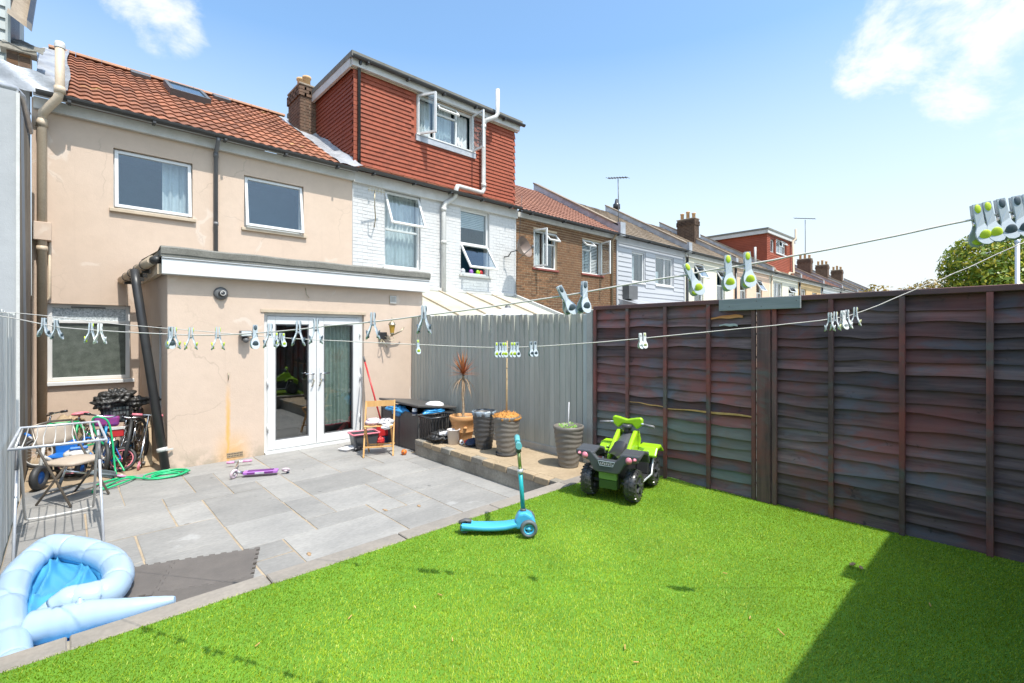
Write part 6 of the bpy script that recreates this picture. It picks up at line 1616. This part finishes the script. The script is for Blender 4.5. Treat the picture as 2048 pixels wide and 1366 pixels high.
MB().tube([(.03, .02, .40), (.022, .012, 1.05)], .006, 6).build('thin_cane', BAMBOO, p3, W=False)
MB().tube([(-.01, 0, .38), (.045, .03, .74)], .006, 8).build('stick', CLOTHW, p4, W=False)
mb = MB()
for k in range(110):
    a = rs.uniform(0, 6.28); r_ = .12*math.sqrt(rs.random()); c = Vector((-.03 + r_*math.cos(a), r_*math.sin(a), .41 + rs.uniform(0, .085))); d = Vector((rs.uniform(-1, 1), rs.uniform(-1, 1), rs.uniform(-.2, .6))).normalized()*rs.uniform(.014, .026); s_ = d.orthogonal().normalized()*.011
    mb.add([c - d*.4, c + s_, c + d, c - s_], [(0, 1, 2, 3)])
mb.build('seedlings', LEAFG, p4, W=False)
# terracotta pot with cordyline
tpv = gp(926, 882, LZ); tp4 = thing('terracotta_pot', 'large terracotta pot with a bronze cordyline palm', 'plant pot', (tpv.x, tpv.y, LZ))
MB().lathe([(.001, 0), (.118, 0), (.125, .02), (.128, .04), (.145, .14), (.152, .145), (.152, .155), (.148, .165), (.172, .275), (.178, .28), (.178, .30), (.188, .305), (.196, .33), (.197, .365), (.19, .375), (.165, .375), (.16, .33)], 40).build('pot', TERRA, tp4, W=False)
MB().disc((0, 0, .335), .165, None, 32).build('soil', JOINT, tp4, W=False)
for k in range(5):
    a = k*1.2566 + .5; MB().ell((.160*math.cos(a), .160*math.sin(a), .215), (.028, .028, .02), 10, 6).build('swag', TERRA, tp4, W=False)
ts_ = [(0, 0, .33), (.008, .0, .5), (.0, .008, .68), (.006, 0, .80), (.0, .0, .95)]
MB().tube(smooth_path(ts_, 6), [.020 + .003*math.sin(k*2.2) for k in range(25)], 10).build('stem', BARK, tp4, W=False)
def blade(mb, o, az, el, ln, wd, droop):
    d = Vector((math.cos(az)*math.cos(el), math.sin(az)*math.cos(el), math.sin(el))); s_ = Vector((-math.sin(az), math.cos(az), 0)); n = 7; vs_ = []
    p = Vector(o)
    for k in range(n):
        q = k/(n-1); w_ = wd*(.55 + .45*math.sin(math.pi*min(1, q*1.3)))*(1 - q**3)
        up_ = d.cross(s_)
        vs_ += [p - s_*w_ - up_*w_*.3, p, p + s_*w_ - up_*w_*.3]
        p = p + d*(ln/(n-1)); d = (d + Vector((0, 0, -droop/n))).normalized()
    fs = []
    for k in range(n-1):
        a = k*3; fs += [(a, a+1, a+4, a+3), (a+1, a+2, a+5, a+4)]
    mb.add(vs_, fs, True)
for k in range(46):
    mb = MB(); q = k/46; blade(mb, (0, 0, .95 + .05*q), k*2.399, R(8 + 76*q + rs.uniform(-6, 6)), rs.uniform(.24, .36), .011, rs.uniform(.3, .9)*(1.2-q)); mb.build('leaf', CORDY, tp4, W=False)
for k in range(26):
    mb = MB(); blade(mb, (0, 0, .90), k*2.399, R(rs.uniform(-40, 10)), rs.uniform(.22, .42), .006, rs.uniform(2.2, 4.0)); mb.build('dead_leaf', CORDYD, tp4, W=False)
wb = thing('white_bucket', 'small translucent white bucket beside the terracotta pot', 'bucket', (*gp(907, 888, LZ).xy, LZ)); MB().lathe([(.001, 0), (.075, 0), (.088, .20), (.094, .20), (.094, .208), (.082, .208), (.07, .01)], 28).build('body', pm('milky_plastic', (.70, .66, .64), (.62, .57, .54), 3, .35, 0), wb, W=False)
for k, (u, v) in enumerate(((923, 889), (924, 880))):
    r_ = thing('white_roll', ('white paper roll lying against the white bucket', 'white paper roll stacked behind another roll')[k], 'roll', (*gp(u, v, LZ).xy, LZ)); M9 = Matrix.Rotation(R(90), 3, 'X') @ Matrix.Rotation(R(20 + 40*k), 3, 'Y'); MB().lathe([(.014, -.04), (.03, -.04), (.03, .04), (.014, .04), (.014, -.04)], 18, (0, 0, .032 + .02*k), Matrix.Rotation(R(-30 + 60*k), 3, 'Z') @ Matrix.Rotation(R(90), 3, 'X')).build('roll', CLOTHW, r_, W=False)
nv = thing('navy_cloth', 'crumpled navy and red cloth between the pots', 'cloth', (*gp(947, 892, LZ).xy, LZ)); lump('cloth', NAVY, nv, Vector(nv.location) + Vector((0, 0, .05)), (.12, .08, .055), 61, .18, 6); lump('red_edge', RED, nv, Vector(nv.location) + Vector((-.06, .06, .06)), (.05, .03, .025), 62, .18, 6)
# ------------------------------------------------------------------ teal three-wheeled scooter on the lawn
r0 = gp(930, 1068, 0); f0 = Vector((2.56, 2.58, 0)); hd = math.atan2(f0.y - r0.y, f0.x - r0.x); ln = (f0 - r0).length
G = .009   # resting in the pile
sc = thing('teal_scooter', 'sky blue three-wheeled child scooter standing on the lawn', 'scooter', (r0.x, r0.y, G), hd)
def wheel_y(parent, c, r, w, tyre, hubm, spokes=3, name='wheel'):
    o = MB().lathe([(r*.62, -w/2), (r*.86, -w/2), (r, -w*.25), (r, w*.25), (r*.86, w/2), (r*.62, w/2), (r*.62, -w/2)], 28, c, Matrix.Rotation(R(90), 3, 'X')).build(name, tyre, parent, W=False)
    hb_ = MB().lathe([(r*.45, -w*.4), (r*.66, -w*.4), (r*.66, w*.4), (r*.45, w*.4), (r*.45, -w*.4)], 28, c, Matrix.Rotation(R(90), 3, 'X'))
    for k in range(spokes):
        a = 2*math.pi*k/spokes + .5; hb_.bar((c[0], c[1], c[2]), (c[0] + r*.55*math.cos(a), c[1], c[2] + r*.55*math.sin(a)), w*.6, r*.22, (0, 1, 0))
    hb_.lathe([(.001, -w*.45), (r*.2, -w*.45), (r*.2, w*.45), (.001, w*.45)], 14, c, Matrix.Rotation(R(90), 3, 'X'))
    hb_.build('hub', hubm, o, W=False); return o
wheel_y(sc, (0, 0, .040), .040, .05, GREYWH, GREYWH)
for s_ in (-1, 1): wheel_y(sc, (ln, s_*.105, .064), .064, .036, GREYWH, CYAN)
# deck profile: side polygon extruded, wide at front
def deckf(i, j):
    x = -.02 + (ln - .06) * i; w_ = .050 + .012*math.sin(i*3.1) ; a = 2*math.pi*j
    zc_ = .058 - .012*math.sin(i*math.pi) + .02*max(0, i-.8)*5*.4
    return (x, w_*math.copysign(abs(math.cos(a))**.5, math.cos(a)), zc_ + .022*math.copysign(abs(math.sin(a))**.6, math.sin(a)))
MB().grid(deckf, 20, 20).build('deck', CYAN, sc, W=False)
for s_ in (-1, 1): MB().bar((-.03, s_*.034, .05), (.06, s_*.034, .055), .014, .05).build('rear_fork', CYAN, sc, W=False, bev=.006)
MB().tube([(-.045, 0, .078), (0, 0, .098), (.05, 0, .09)], .026, 8, flat=.4).build('brake', DGREY, sc, W=False)
MB().prism([(ln - .10, .035), (ln + .045, .035), (ln + .06, .08), (ln + .03, .135), (ln - .02, .165), (ln - .07, .155), (ln - .095, .10)], 1, -.052, .052).build('front_housing', CYAN, sc, W=False, bev=.02, seg=3)
MB().tube([(ln, -.105, .064), (ln, .105, .064)], .010, 8).build('axle', DGREY, sc, W=False)
xb_ = ln - .035
MB().tube([(xb_ + .0, 0, .155), (xb_ + .003, 0, .178)], .022, 12).build('stem_collar', DGREY, sc, W=False)
MB().tube([(xb_, 0, .16), (xb_ - .022, 0, .45)], .0165, 12).build('lower_stem', TEAL, sc, W=False)
MB().tube([(xb_ - .0215, 0, .44), (xb_ - .0235, 0, .475)], .021, 12).build('clamp', STEEL, sc, W=False)
MB().tube([(xb_ - .022, 0, .46), (xb_ - .035, 0, .62)], .0135, 12).build('upper_stem', OLIVE, sc, W=False)
MB().tube([(xb_ - .035, 0, .605), (xb_ - .04, 0, .665)], .022, 12).build('handle_joint', DGREY, sc, W=False)
MB().tube([(xb_ - .04, -.15, .675), (xb_ - .04, .15, .675)], .012, 10).build('handlebar', TEAL, sc, W=False)
for s_ in (-1, 1):
    MB().tube([(xb_ - .04, s_*.025, .67), (xb_ - .04, s_*.10, .68), (xb_ - .04, s_*.155, .682)], [.022, .021, .024], 12).build('grip', TEALGRIP, sc, W=False)
# ------------------------------------------------------------------ child's quad bike
qd = thing('toy_quad_bike', 'black and lime green toy quad bike on the lawn by the fence', 'quad bike', (3.66, 2.60, .012), R(15))
QW = .205
def quad_wheel(c, r=.142, w=.105):
    Rm = Matrix.Rotation(R(90), 3, 'X'); hw = w/2
    o = MB().lathe([(r*.55, -hw), (r*.8, -hw*1.02), (r*.95, -hw*.8), (r*.985, -hw*.3), (r*.985, hw*.3), (r*.95, hw*.8), (r*.8, hw*1.02), (r*.55, hw), (r*.5, 0)], 36, c, Rm).build('wheel', TOYTYRE, qd, W=False)
    lg = MB()
    for k in range(22):
        a = 2*math.pi*k/22
        for s_ in (-1, 1):
            a2 = a + (.14 if s_ > 0 else 0)
            def pt(rr_, y, da): return (c[0] + rr_*math.cos(a2 + da), c[1] + y, c[2] + rr_*math.sin(a2 + da))
            y0, y1 = s_*.006, s_*hw*1.0
            lg.add([pt(r*.97, y0, .0), pt(r*.97, y0, .075), pt(r*.86, y1, .23), pt(r*.86, y1, .14), pt(r*1.035, y0, .01), pt(r*1.035, y0, .065), pt(r*.93, y1*1.05, .22), pt(r*.93, y1*1.05, .15)],
                   [(4, 5, 6, 7), (0, 4, 7, 3), (1, 2, 6, 5), (0, 1, 5, 4), (3, 7, 6, 2)])
    lg.build('tread_lugs', TOYTYRE, o, W=False)
    MB().tube([(c[0] + r*1.0*math.cos(t), c[1], c[2] + r*1.0*math.sin(t)) for t in [2*math.pi*k/36 for k in range(36)]], .006, 6, closed=True).build('centre_rib', TOYTYRE, o, W=False)
    sg = 1 if c[1] > 0 else -1
    hb_ = MB().lathe([(.001, .0), (r*.2, .0), (r*.5, -.012), (r*.56, .004)], 24, (c[0], c[1] + sg*(hw - .012), c[2]), Matrix.Rotation(R(-90*sg), 3, 'X'))
    for k in range(5):
        a = 2*math.pi*k/5; hb_.bar((c[0], c[1] + sg*(hw - .006), c[2]), (c[0] + r*.52*math.cos(a), c[1] + sg*(hw - .006), c[2] + r*.52*math.sin(a)), .016, .03, (0, 1, 0))
    hb_.build('hub', DGREYP, o, W=False)
for c in ((0, QW, .142), (0, -QW, .142), (.56, QW, .142), (.56, -QW, .142)): quad_wheel(c)
for x in (0, .56): MB().tube([(x, -QW, .142), (x, QW, .142)], .014, 8).build('axle', DGREY, qd, W=False)
# chassis and battery box
MB().prism([(-.07, .10), (.60, .10), (.64, .18), (.56, .30), (.30, .28), (.10, .31), (-.08, .29)], 1, -.095, .095).build('chassis', BLACKP, qd, W=False, bev=.015, seg=2)
MB().prism([(-.105, .185), (-.105, .275), (-.068, .275), (-.068, .185)], 1, -.085, .085).build('rear_panel', LIMEDULL, qd, W=False, bev=.006)
MB().prism([(-.098, .10), (-.098, .184), (-.068, .184), (-.068, .10)], 1, -.085, .085).build('battery_cover', pm('dark_green_panel', (.05, .10, .02), (.04, .08, .015), 3, .5, 0), qd, W=False, bev=.006)
# rear fender plate with lights and badge
pts = [(.30, .435), (.15, .435), (.085, .372), (-.085, .372), (-.15, .435), (-.30, .435), (-.285, .375), (-.17, .345), (-.12, .262), (-.09, .252), (.09, .252), (.12, .262), (.17, .345), (.285, .375)]
fb = MB().prism(pts, 0, -.135, -.085).build('rear_fender', DGREYP, qd, W=False, bev=.012, seg=2)
for s_ in (-1, 1):
    MB().prism([(-.13, .425), (.02, .455), (.15, .42), (.19, .33), (.17, .31), (.12, .395), (.02, .425), (-.13, .39)], 1, *sorted((s_*.12, s_*.30))).build('wheel_arch', DGREYP, qd, W=False, bev=.012, seg=2)
    for (y, z, r_) in ((s_*.205, .388, .027), (s_*.258, .402, .015)):
        MB().lathe([(.001, .022), (r_*.6, .018), (r_, .004), (r_*1.12, 0), (r_*1.12, -.01)], 18, (-.137, y, z), Matrix.Rotation(R(-90), 3, 'Y')).build('tail_light', PINKL, fb, W=False)
# badge: bevelled outline with unreadable pale lettering strokes
bo = [(.078, .356), (-.078, .356), (-.060, .316), (.060, .316)]
mb = MB()
for k in range(4): p, q = bo[k], bo[(k+1) % 4]; mb.bar((-.1375, p[0], p[1]), (-.1375, q[0], q[1]), .004, .005, (1, 0, 0))
mb.build('badge_outline', PEGB, fb, W=False)
mb = MB()
for k in range(7):
    y = .054 - k*.0175; mb.bar((-.1375, y, .345), (-.1375, y - .006, .327), .004, .004, (1, 0, 0)); mb.bar((-.1375, y, .345 if k % 2 else .327), (-.1375, y - .012, .345 if k % 2 else .328), .004, .004, (1, 0, 0))
mb.build('badge_lettering', CLOTHW, fb, W=False)
# seat, tank, lime panels
def seatf(i, j):
    x = -.10 + .34*i; a = math.pi*j; w_ = .085 - .02*i
    return (x, w_*math.cos(a), .365 + .035*math.sin(a) + .045*(2*i - .75)**2)
MB().grid(seatf, 12, 12).build('seat', BLACKP, qd, W=False)
def tankf(i, j):
    x = .20 + .27*i; a = math.pi*(j*1.2 - .1); w_ = .075 - .01*i
    return (x, w_*math.cos(a), .375 + .11*i + .05*math.sin(a))
MB().grid(tankf, 12, 12).build('tank', DGREYP, qd, W=False)
MB().prism([(.30, .040), (.30, -.040), (.36, -.036), (.36, .036)], 2, .478, .484).build('tank_decal', PEGB, qd, W=False) if False else None
for s_ in (-1, 1):
    y0, y1 = sorted((s_*.062, s_*.105))
    MB().prism([(.13, .30), (.19, .385), (.30, .47), (.42, .545), (.50, .535), (.56, .44), (.52, .36), (.36, .33)], 1, y0, y1).build('side_panel', LIME, qd, W=False, bev=.014, seg=3)
    y0, y1 = sorted((s_*.10, s_*.29))
    MB().prism([(.40, .325), (.47, .395), (.60, .40), (.70, .33), (.69, .31), (.60, .365), (.48, .365), (.42, .30)], 1, y0, y1).build('front_fender', LIME, qd, W=False, bev=.012, seg=2)
    y0, y1 = sorted((s_*.10, s_*.22))
    MB().box(.14, y0, .12, .42, y1, .15).build('footwell', BLACKP, qd, W=False, bev=.01)
    MB().prism([(.38, .15), (.42, .15), (.47, .33), (.42, .36)], 1, y0, y1).build('foot_guard', BLACKP, qd, W=False, bev=.008)
    MB().tube([(.10, s_*.24, .14), (.12, s_*.25, .15), (.40, s_*.25, .15), (.46, s_*.25, .30), (.44, s_*.20, .36)], .009, 8).build('nerf_bar', STEEL, qd, W=False)
MB().tube([(.46, 0, .47), (.43, 0, .585)], .038, 12).build('steering_neck', BLACKP, qd, W=False)
MB().tube([(.43, 0, .56), (.428, 0, .60)], .045, 12).build('dash', DGREYP, qd, W=False)
MB().prism([(-.155, .655), (-.135, .675), (-.085, .668), (0, .648), (.085, .668), (.135, .675), (.155, .655), (.15, .60), (.095, .555), (.045, .60), (-.045, .60), (-.095, .555), (-.15, .60)], 0, .43, .475).build('handlebar_cowl', LIME, qd, W=False, bev=.016, seg=3)
MB().tube([(.41, -.27, .60), (.44, -.14, .615), (.45, 0, .61), (.44, .14, .615), (.41, .27, .60)], .010, 8).build('handlebar', STEEL, qd, W=False)
for s_ in (-1, 1): MB().tube([(.425, s_*.17, .61), (.41, s_*.275, .60)], .014, 10).build('grip', GREYPIPE, qd, W=False)
MB().prism([(.60, .20), (.70, .22), (.72, .33), (.62, .36)], 1, -.10, .10).build('nose', LIME, qd, W=False, bev=.02, seg=2)

# ------------------------------------------------------------------ wall lamps on the extension
yl = EYF
cm1 = thing('bulkhead_camera', 'round grey dome camera high on the extension wall', 'camera', (1.58, yl, 2.07)); My = Matrix.Rotation(R(90), 3, 'X')
MB().lathe([(.001, .0), (.088, .0), (.09, .02), (.07, .045), (.05, .05), (.001, .05)], 28, (1.58, yl - .001, 2.07), My).build('base', DGREY, cm1); MB().ell((1.585, yl - .055, 2.065), (.045, .045, .04), 18, 10).build('dome', BLACKP, cm1); torus((0, 0, 0), .03, .006, 'z', 20, 6).xf(Matrix.Translation((1.592, yl - .09, 2.07)) @ Matrix.Rotation(R(90), 4, 'X')).build('lens_ring', OLDWHITE, cm1)
fl_ = thing('security_light', 'small grey floodlight with motion sensor on the extension wall', 'security light', (1.87, yl, 1.49))
MB().box(1.80, yl - .13, 1.47, 1.945, yl - .03, 1.555).build('lamp_head', GREYPIPE, fl_, bev=.008); MB().box(1.81, yl - .135, 1.48, 1.935, yl - .131, 1.545).build('lens', CURT, fl_); MB().box(1.84, yl - .05, 1.41, 1.91, yl - .001, 1.47).build('mount', BLACKP, fl_, bev=.006); MB().ell((1.875, yl - .09, 1.42), (.04, .045, .04), 14, 8).build('sensor', DGREY, fl_)
MB().tube([(1.94, yl - .04, 1.50), (1.99, yl - .05, 1.52), (2.02, yl - .05, 1.50)], .012, 8).build('arm', BRASS, fl_)
ln_ = thing('wall_lantern', 'old brass wall lantern with amber glass beside the french doors', 'wall lantern', (4.1, yl, 1.45))
lc = Vector((4.135, yl - .16, 1.52))
MB().box(3.96, yl - .075, 1.42, 4.09, yl - .002, 1.54).build('back_box', BLACKP, ln_, bev=.008)
MB().tube([(4.04, yl - .06, 1.47), (4.08, yl - .12, 1.44), tuple(lc + Vector((0, 0, -.03)))], .009, 8).build('arm', BRASS, ln_)
MB().lathe([(.001, 0), (.03, 0), (.036, .015), (.056, .14), (.058, .145), (.001, .145)], 8, lc, None, False).build('lantern_glass', AMBER, ln_)
MB().lathe([(.068, .143), (.064, .155), (.045, .19), (.02, .205), (.014, .215), (.016, .23), (.008, .245), (.006, .28), (.001, .285)], 16, lc).build('cap', BRASS, ln_)
MB().lathe([(.001, -.06), (.012, -.05), (.02, -.02), (.036, .0), (.03, .008)], 14, lc).build('base', BRASS, ln_)
MB().tube(smooth_path([(4.07, yl - .08, 1.43), (4.12, yl - .14, 1.39), (4.19, yl - .15, 1.40), (4.18, yl - .12, 1.46)], 5), .006, 6).build('scroll', BRASS, ln_); MB().tube(smooth_path([(3.98, yl - .08, 1.42), (3.95, yl - .12, 1.36), (3.99, yl - .12, 1.34), (4.02, yl - .1, 1.37)], 5), .006, 6).build('scroll', BRASS, ln_)
MB().tube([(4.16, yl - .10, 1.48), (4.33, yl - .13, 1.56), (4.38, yl - .14, 1.63)], .011, 8).build('bracket_arm', BRASS, ln_); MB().tube([(4.0, yl - .06, 1.42), (4.05, yl - .14, 1.28)], .010, 8).build('stay', BRASS, ln_)

# ------------------------------------------------------------------ washing lines and pegs
class WLine:
    def __init__(s, a, b, ctrl):   # a, b: ground points of the straight run; ctrl: (u, v) picture points read off the photograph
        s.a, s.d = Vector(a), Vector(b) - Vector(a); s.pts = []
        for (u, v) in ctrl: s.pts.append((s.t(u), v, u))
        s.ctrl = ctrl
    def t(s, u):
        r_ = ray(u, 0); # intersect ray (x,y)*k with a + d*t
        den = r_.x*s.d.y - r_.y*s.d.x
        return (r_.y*s.a.x - r_.x*s.a.y) / den
    def at(s, u):
        t = s.t(u); c = s.ctrl
        k = 0
        while k < len(c) - 2 and u > c[k+1][0]: k += 1
        q = (u - c[k][0]) / (c[k+1][0] - c[k][0])
        p0, p1, p2, p3 = c[max(k-1, 0)][1], c[k][1], c[k+1][1], c[min(k+2, len(c)-1)][1]
        q = max(-.2, min(1.2, q)); h = .5*((2*p1) + (p2-p0)*q + (2*p0-5*p1+4*p2-p3)*q*q + (3*p1-p0-3*p2+p3)*q**3)
        xy = s.a + s.d*t; r_ = ray(u, h); k2 = xy.x / r_.x if abs(r_.x) > .2 else xy.y / r_.y
        return Vector((xy.x, xy.y, CAMZ + r_.z*k2))
L1 = WLine((.53, 1.83), (1.395, .07), [(-30, 622), (0, 632), (122, 655), (333, 668), (430, 670), (540, 664), (652, 652), (845, 631), (1125, 592), (1380, 549), (1490, 530), (1585, 511), (1780, 474), (1960, 437), (2048, 420), (2090, 412)])
L2 = WLine((-.33, 4.5), (3.2, -.1), [(-20, 622), (0, 625), (53, 628), (225, 647), (333, 657), (560, 675), (705, 683), (830, 689), (1010, 695), (1190, 685), (1362, 669), (1540, 652), (1649, 640), (1716, 625), (1836, 578), (1898, 550), (2048, 487), (2100, 465)])
for (ln_obj, nm, lab, u0, u1, end0, end1) in ((L1, 'washing_line', 'white washing line carrying the large slate and lime pegs', 0, 2085, Vector((-.37, 3.66, 1.63)), Vector((1.62, -.58, 1.84))), (L2, 'washing_line', 'white washing line sagging towards the dark fence with small pegs', 0, 2085, Vector((-.37, 4.55, 1.66)), Vector((3.55, -.58, 2.0)))):
    pts = [end0] + [ln_obj.at(u0 + (u1 - u0)*k/70) for k in range(71)] + [end1]
    o = tag(MB().tube(pts, .0022, 6).build(nm, LINEM), lab, 'washing line')
def make_peg(grip, body, label, grp):
    p = thing('clothes_peg', label, 'peg', (0, 0, 0), 0, grp)
    mb = MB(); outl = [(-.0065, .030), (.0065, .030), (.0075, .010), (.007, -.012), (.0085, -.020), (.0128, -.030), (.0140, -.039), (.0125, -.048), (.008, -.0545), (0, -.057), (-.008, -.0545), (-.0125, -.048), (-.0140, -.039), (-.0128, -.030), (-.0085, -.020), (-.007, -.012), (-.0075, .010)]
    for s_ in (-1, 1):
        def X(z): return s_ * (.0045 if z > -.008 else .0045 + (-.008 - z)*.33)
        n = len(outl); vs_ = [(X(z) - .0022, y, z) for (y, z) in outl] + [(X(z) + .0022, y, z) for (y, z) in outl]
        mb.add(vs_, [tuple(range(n)), tuple(reversed(range(n, 2*n)))] + [(i, i+n, (i+1) % n + n, (i+1) % n) for i in range(n)])
    mb.build('body', body, p, W=False)
    for s_ in (-1, 1):
        zc_ = -.040; xc = s_*(.0045 + .032*.33 + .0018)
        MB().ell((xc, 0, zc_), (.0036, .0102, .0138), 14, 10, Matrix.Rotation(s_*.31, 3, 'Y')).build('grip', grip, p, W=False)
        MB().ell((s_*.0066, 0, .0195), (.0026, .0056, .0095), 12, 8).build('jaw_pad', grip, p, W=False)
    MB().tube([(0, -.009, -.010), (0, .009, -.010)], .004, 8).build('spring', CHROME, p, W=False)
    return p
protos = {}
def peg(line, u, kind, rz, label, grp, tilt=0.0, scale=1.0, dv=0.0):
    gm, bm = {'lime': (PEGG, PEGB), 'slate': (PEGD, PEGB), 'white': (PEGT, PEGT), 'cream': (pm('pale_yellow_grip', (.66, .66, .34), (.6, .6, .3), 5, .5, 0) if 'cream' not in protos else None, PEGT)}[kind]
    if kind not in protos:
        o = make_peg(gm, bm, label, grp); protos[kind] = o
    else:
        o = copy_tree(protos[kind])
    tag(o, label, None, grp); o.location = line.at(u) + Vector((0, 0, dv)); o.scale = (scale,)*3; o.rotation_euler = (tilt, 0, rz)
VA = lambda u: math.atan2(ray(u, 0).y, ray(u, 0).x)
# rz = VA(u): broad face to the viewer; + 90 degrees: edge on, splayed handles visible
n1 = 'large pegs on the large-peg washing line'; n2 = 'pegs on the sagging washing line'
SL = 'slate and grey clothes peg on the large-peg washing line'; LI = 'lime and grey clothes peg on the large-peg line before the cream wall'
for (u, kd, off, tl, lab) in ((88, 'slate', 62, .05, 'slate and grey peg at the fence end of the large-peg line'), (113, 'slate', 70, -.08, 'slate and grey peg at the fence end of the large-peg line'), (182, 'lime', 75, .05, 'lime peg clipped next to a pale grey peg before the ground floor window'), (200, 'white', 75, 0, 'pale grey peg clipped next to a lime peg before the ground floor window'),
                              (341, 'slate', 15, 0, 'slate peg overlapping a lime peg at the extension corner'), (348, 'lime', 80, 0, 'lime peg overlapping a slate peg at the extension corner'), (382, 'lime', 85, 0, LI), (436, 'lime', 88, 0, LI),
                              (510, 'slate', 8, .02, 'narrow grey peg hanging by the security light'), (540, 'slate', 84, 0, 'slate and grey peg before the french doors'), (597, 'slate', 82, .06, 'slate and grey peg before the french doors'), (632, 'slate', 86, -.05, 'slate and grey peg before the french doors'),
                              (746, 'slate', 80, 0, 'slate and grey peg beside the wall lantern'), (848, 'slate', 78, 0, 'slate and grey peg above the grey fence corner'), (1127, 'slate', 25, -.50, 'tilted slate and grey peg before the brown brick house'), (1168, 'slate', 28, .02, 'upright slate and grey peg before the brown brick house'),
                              (1380, 'lime', 20, -.42, 'tilted lime peg before the grey clad house'), (1456, 'lime', 12, -.04, 'upright lime peg before the peach house'), (1495, 'lime', 14, -.05, 'upright lime peg before the red dormer house'),
                              (1955, 'lime', 24, -.14, 'lime peg in the cluster above the golden-green tree'), (1976, 'lime', 24, -.16, 'lime peg in the cluster above the golden-green tree'), (2004, 'slate', 26, -.16, 'slate peg in the cluster above the golden-green tree'), (2034, 'slate', 26, -.14, 'slate peg in the cluster above the golden-green tree'), (2054, 'lime', 22, -.1, 'lime peg at the end of the cluster above the golden-green tree')):
    peg(L1, u, kd, VA(u) + R(off), lab, n1, tl)
for (u, kd, off, lab) in ((553, 'lime', 10, 'narrow lime peg before the left door pane'), (567, 'lime', 14, 'narrow lime peg before the left door pane'), (561, 'slate', 70, 'dark peg between two lime pegs before the door pane'), (836, 'lime', 8, 'single lime peg before the grey fence'),
                          (993, 'lime', 10, 'lime peg bunched by the tall cane'), (1000, 'slate', 20, 'slate peg bunched by the tall cane'), (1006, 'lime', 12, 'lime peg bunched by the tall cane'), (1011, 'lime', 5, 'lime peg bunched by the tall cane'), (1023, 'lime', 12, 'lime peg bunched by the tall cane'), (1028, 'lime', 18, 'lime peg bunched by the tall cane'), (1034, 'slate', 30, 'slate peg bunched by the tall cane'),
                          (1062, 'slate', 20, 'slate peg hanging before the grey fence boards'), (1070, 'slate', 24, 'slate peg hanging before the grey fence boards'), (1281, 'white', 20, 'white peg alone before the dark fence'), (1289, 'cream', 16, 'cream-gripped peg beside the white peg before the dark fence'),
                          (1660, 'white', 85, 'white peg in the group below the dark fence cap'), (1671, 'cream', 85, 'cream-gripped peg in the group below the dark fence cap'), (1686, 'white', 40, 'white peg in the group below the dark fence cap'), (1694, 'white', 80, 'white peg in the group below the dark fence cap'), (1711, 'cream', 85, 'cream-gripped peg in the group below the dark fence cap')):
    peg(L2, u, kd, VA(u) + R(off), lab, n2, rnd.uniform(-.06, .06), 1.02 if u > 1600 else .9)
# ------------------------------------------------------------------ small litter
TW = 'small dry wood splinter on the artificial turf'
for (u, v, a, l) in ((1562, 1265, 1.0, .045), (1500, 1236, .2, .022), (1450, 1147, 2.2, .025), (1250, 1295, .6, .03), (1272, 1325, 2.6, .025), (1860, 1210, .3, .035), (880, 1190, 2, .03), (700, 1235, .5, .03), (830, 1215, 1.4, .02), (515, 1290, .4, .025), (905, 1280, 1, .02)):
    p = gp(u, v, .013); o = thing('wood_splinter', TW, 'splinter', p, a, 'wood splinters on the turf'); MB().bar((-l/2, 0, 0), (l/2, 0, .004), .004, .003).build('chip', BEECH, o, W=False)
for (u, v, sx, sy) in ((1705, 1130, .026, .012), (1722, 1137, .022, .01)):
    p = gp(u, v, .02); o = thing('dead_leaf', 'brown dead leaf scrap on the turf near the fence shadow', 'leaf', p, rnd.uniform(0, 3), 'dead leaf scraps'); lump('leaf', CORDYD, o, p + Vector((0, 0, .006)), (sx, sy, .006), int(u), .2, 9, 16, 8)
for (u, v) in ((838, 1012), (770, 1020), (575, 945), (742, 1095), (800, 1088), (618, 1108), (630, 1122)):
    p = gp(u, v, PZ + .003); o = thing('dark_scrap', 'small dark scrap of debris on the grey slabs', 'debris', p, rnd.uniform(0, 3), 'debris on the slabs'); lump('scrap', NAVY if u % 2 else CORDYD, o, p, (.03, .015, .006), int(u), .3, 9, 14, 8)
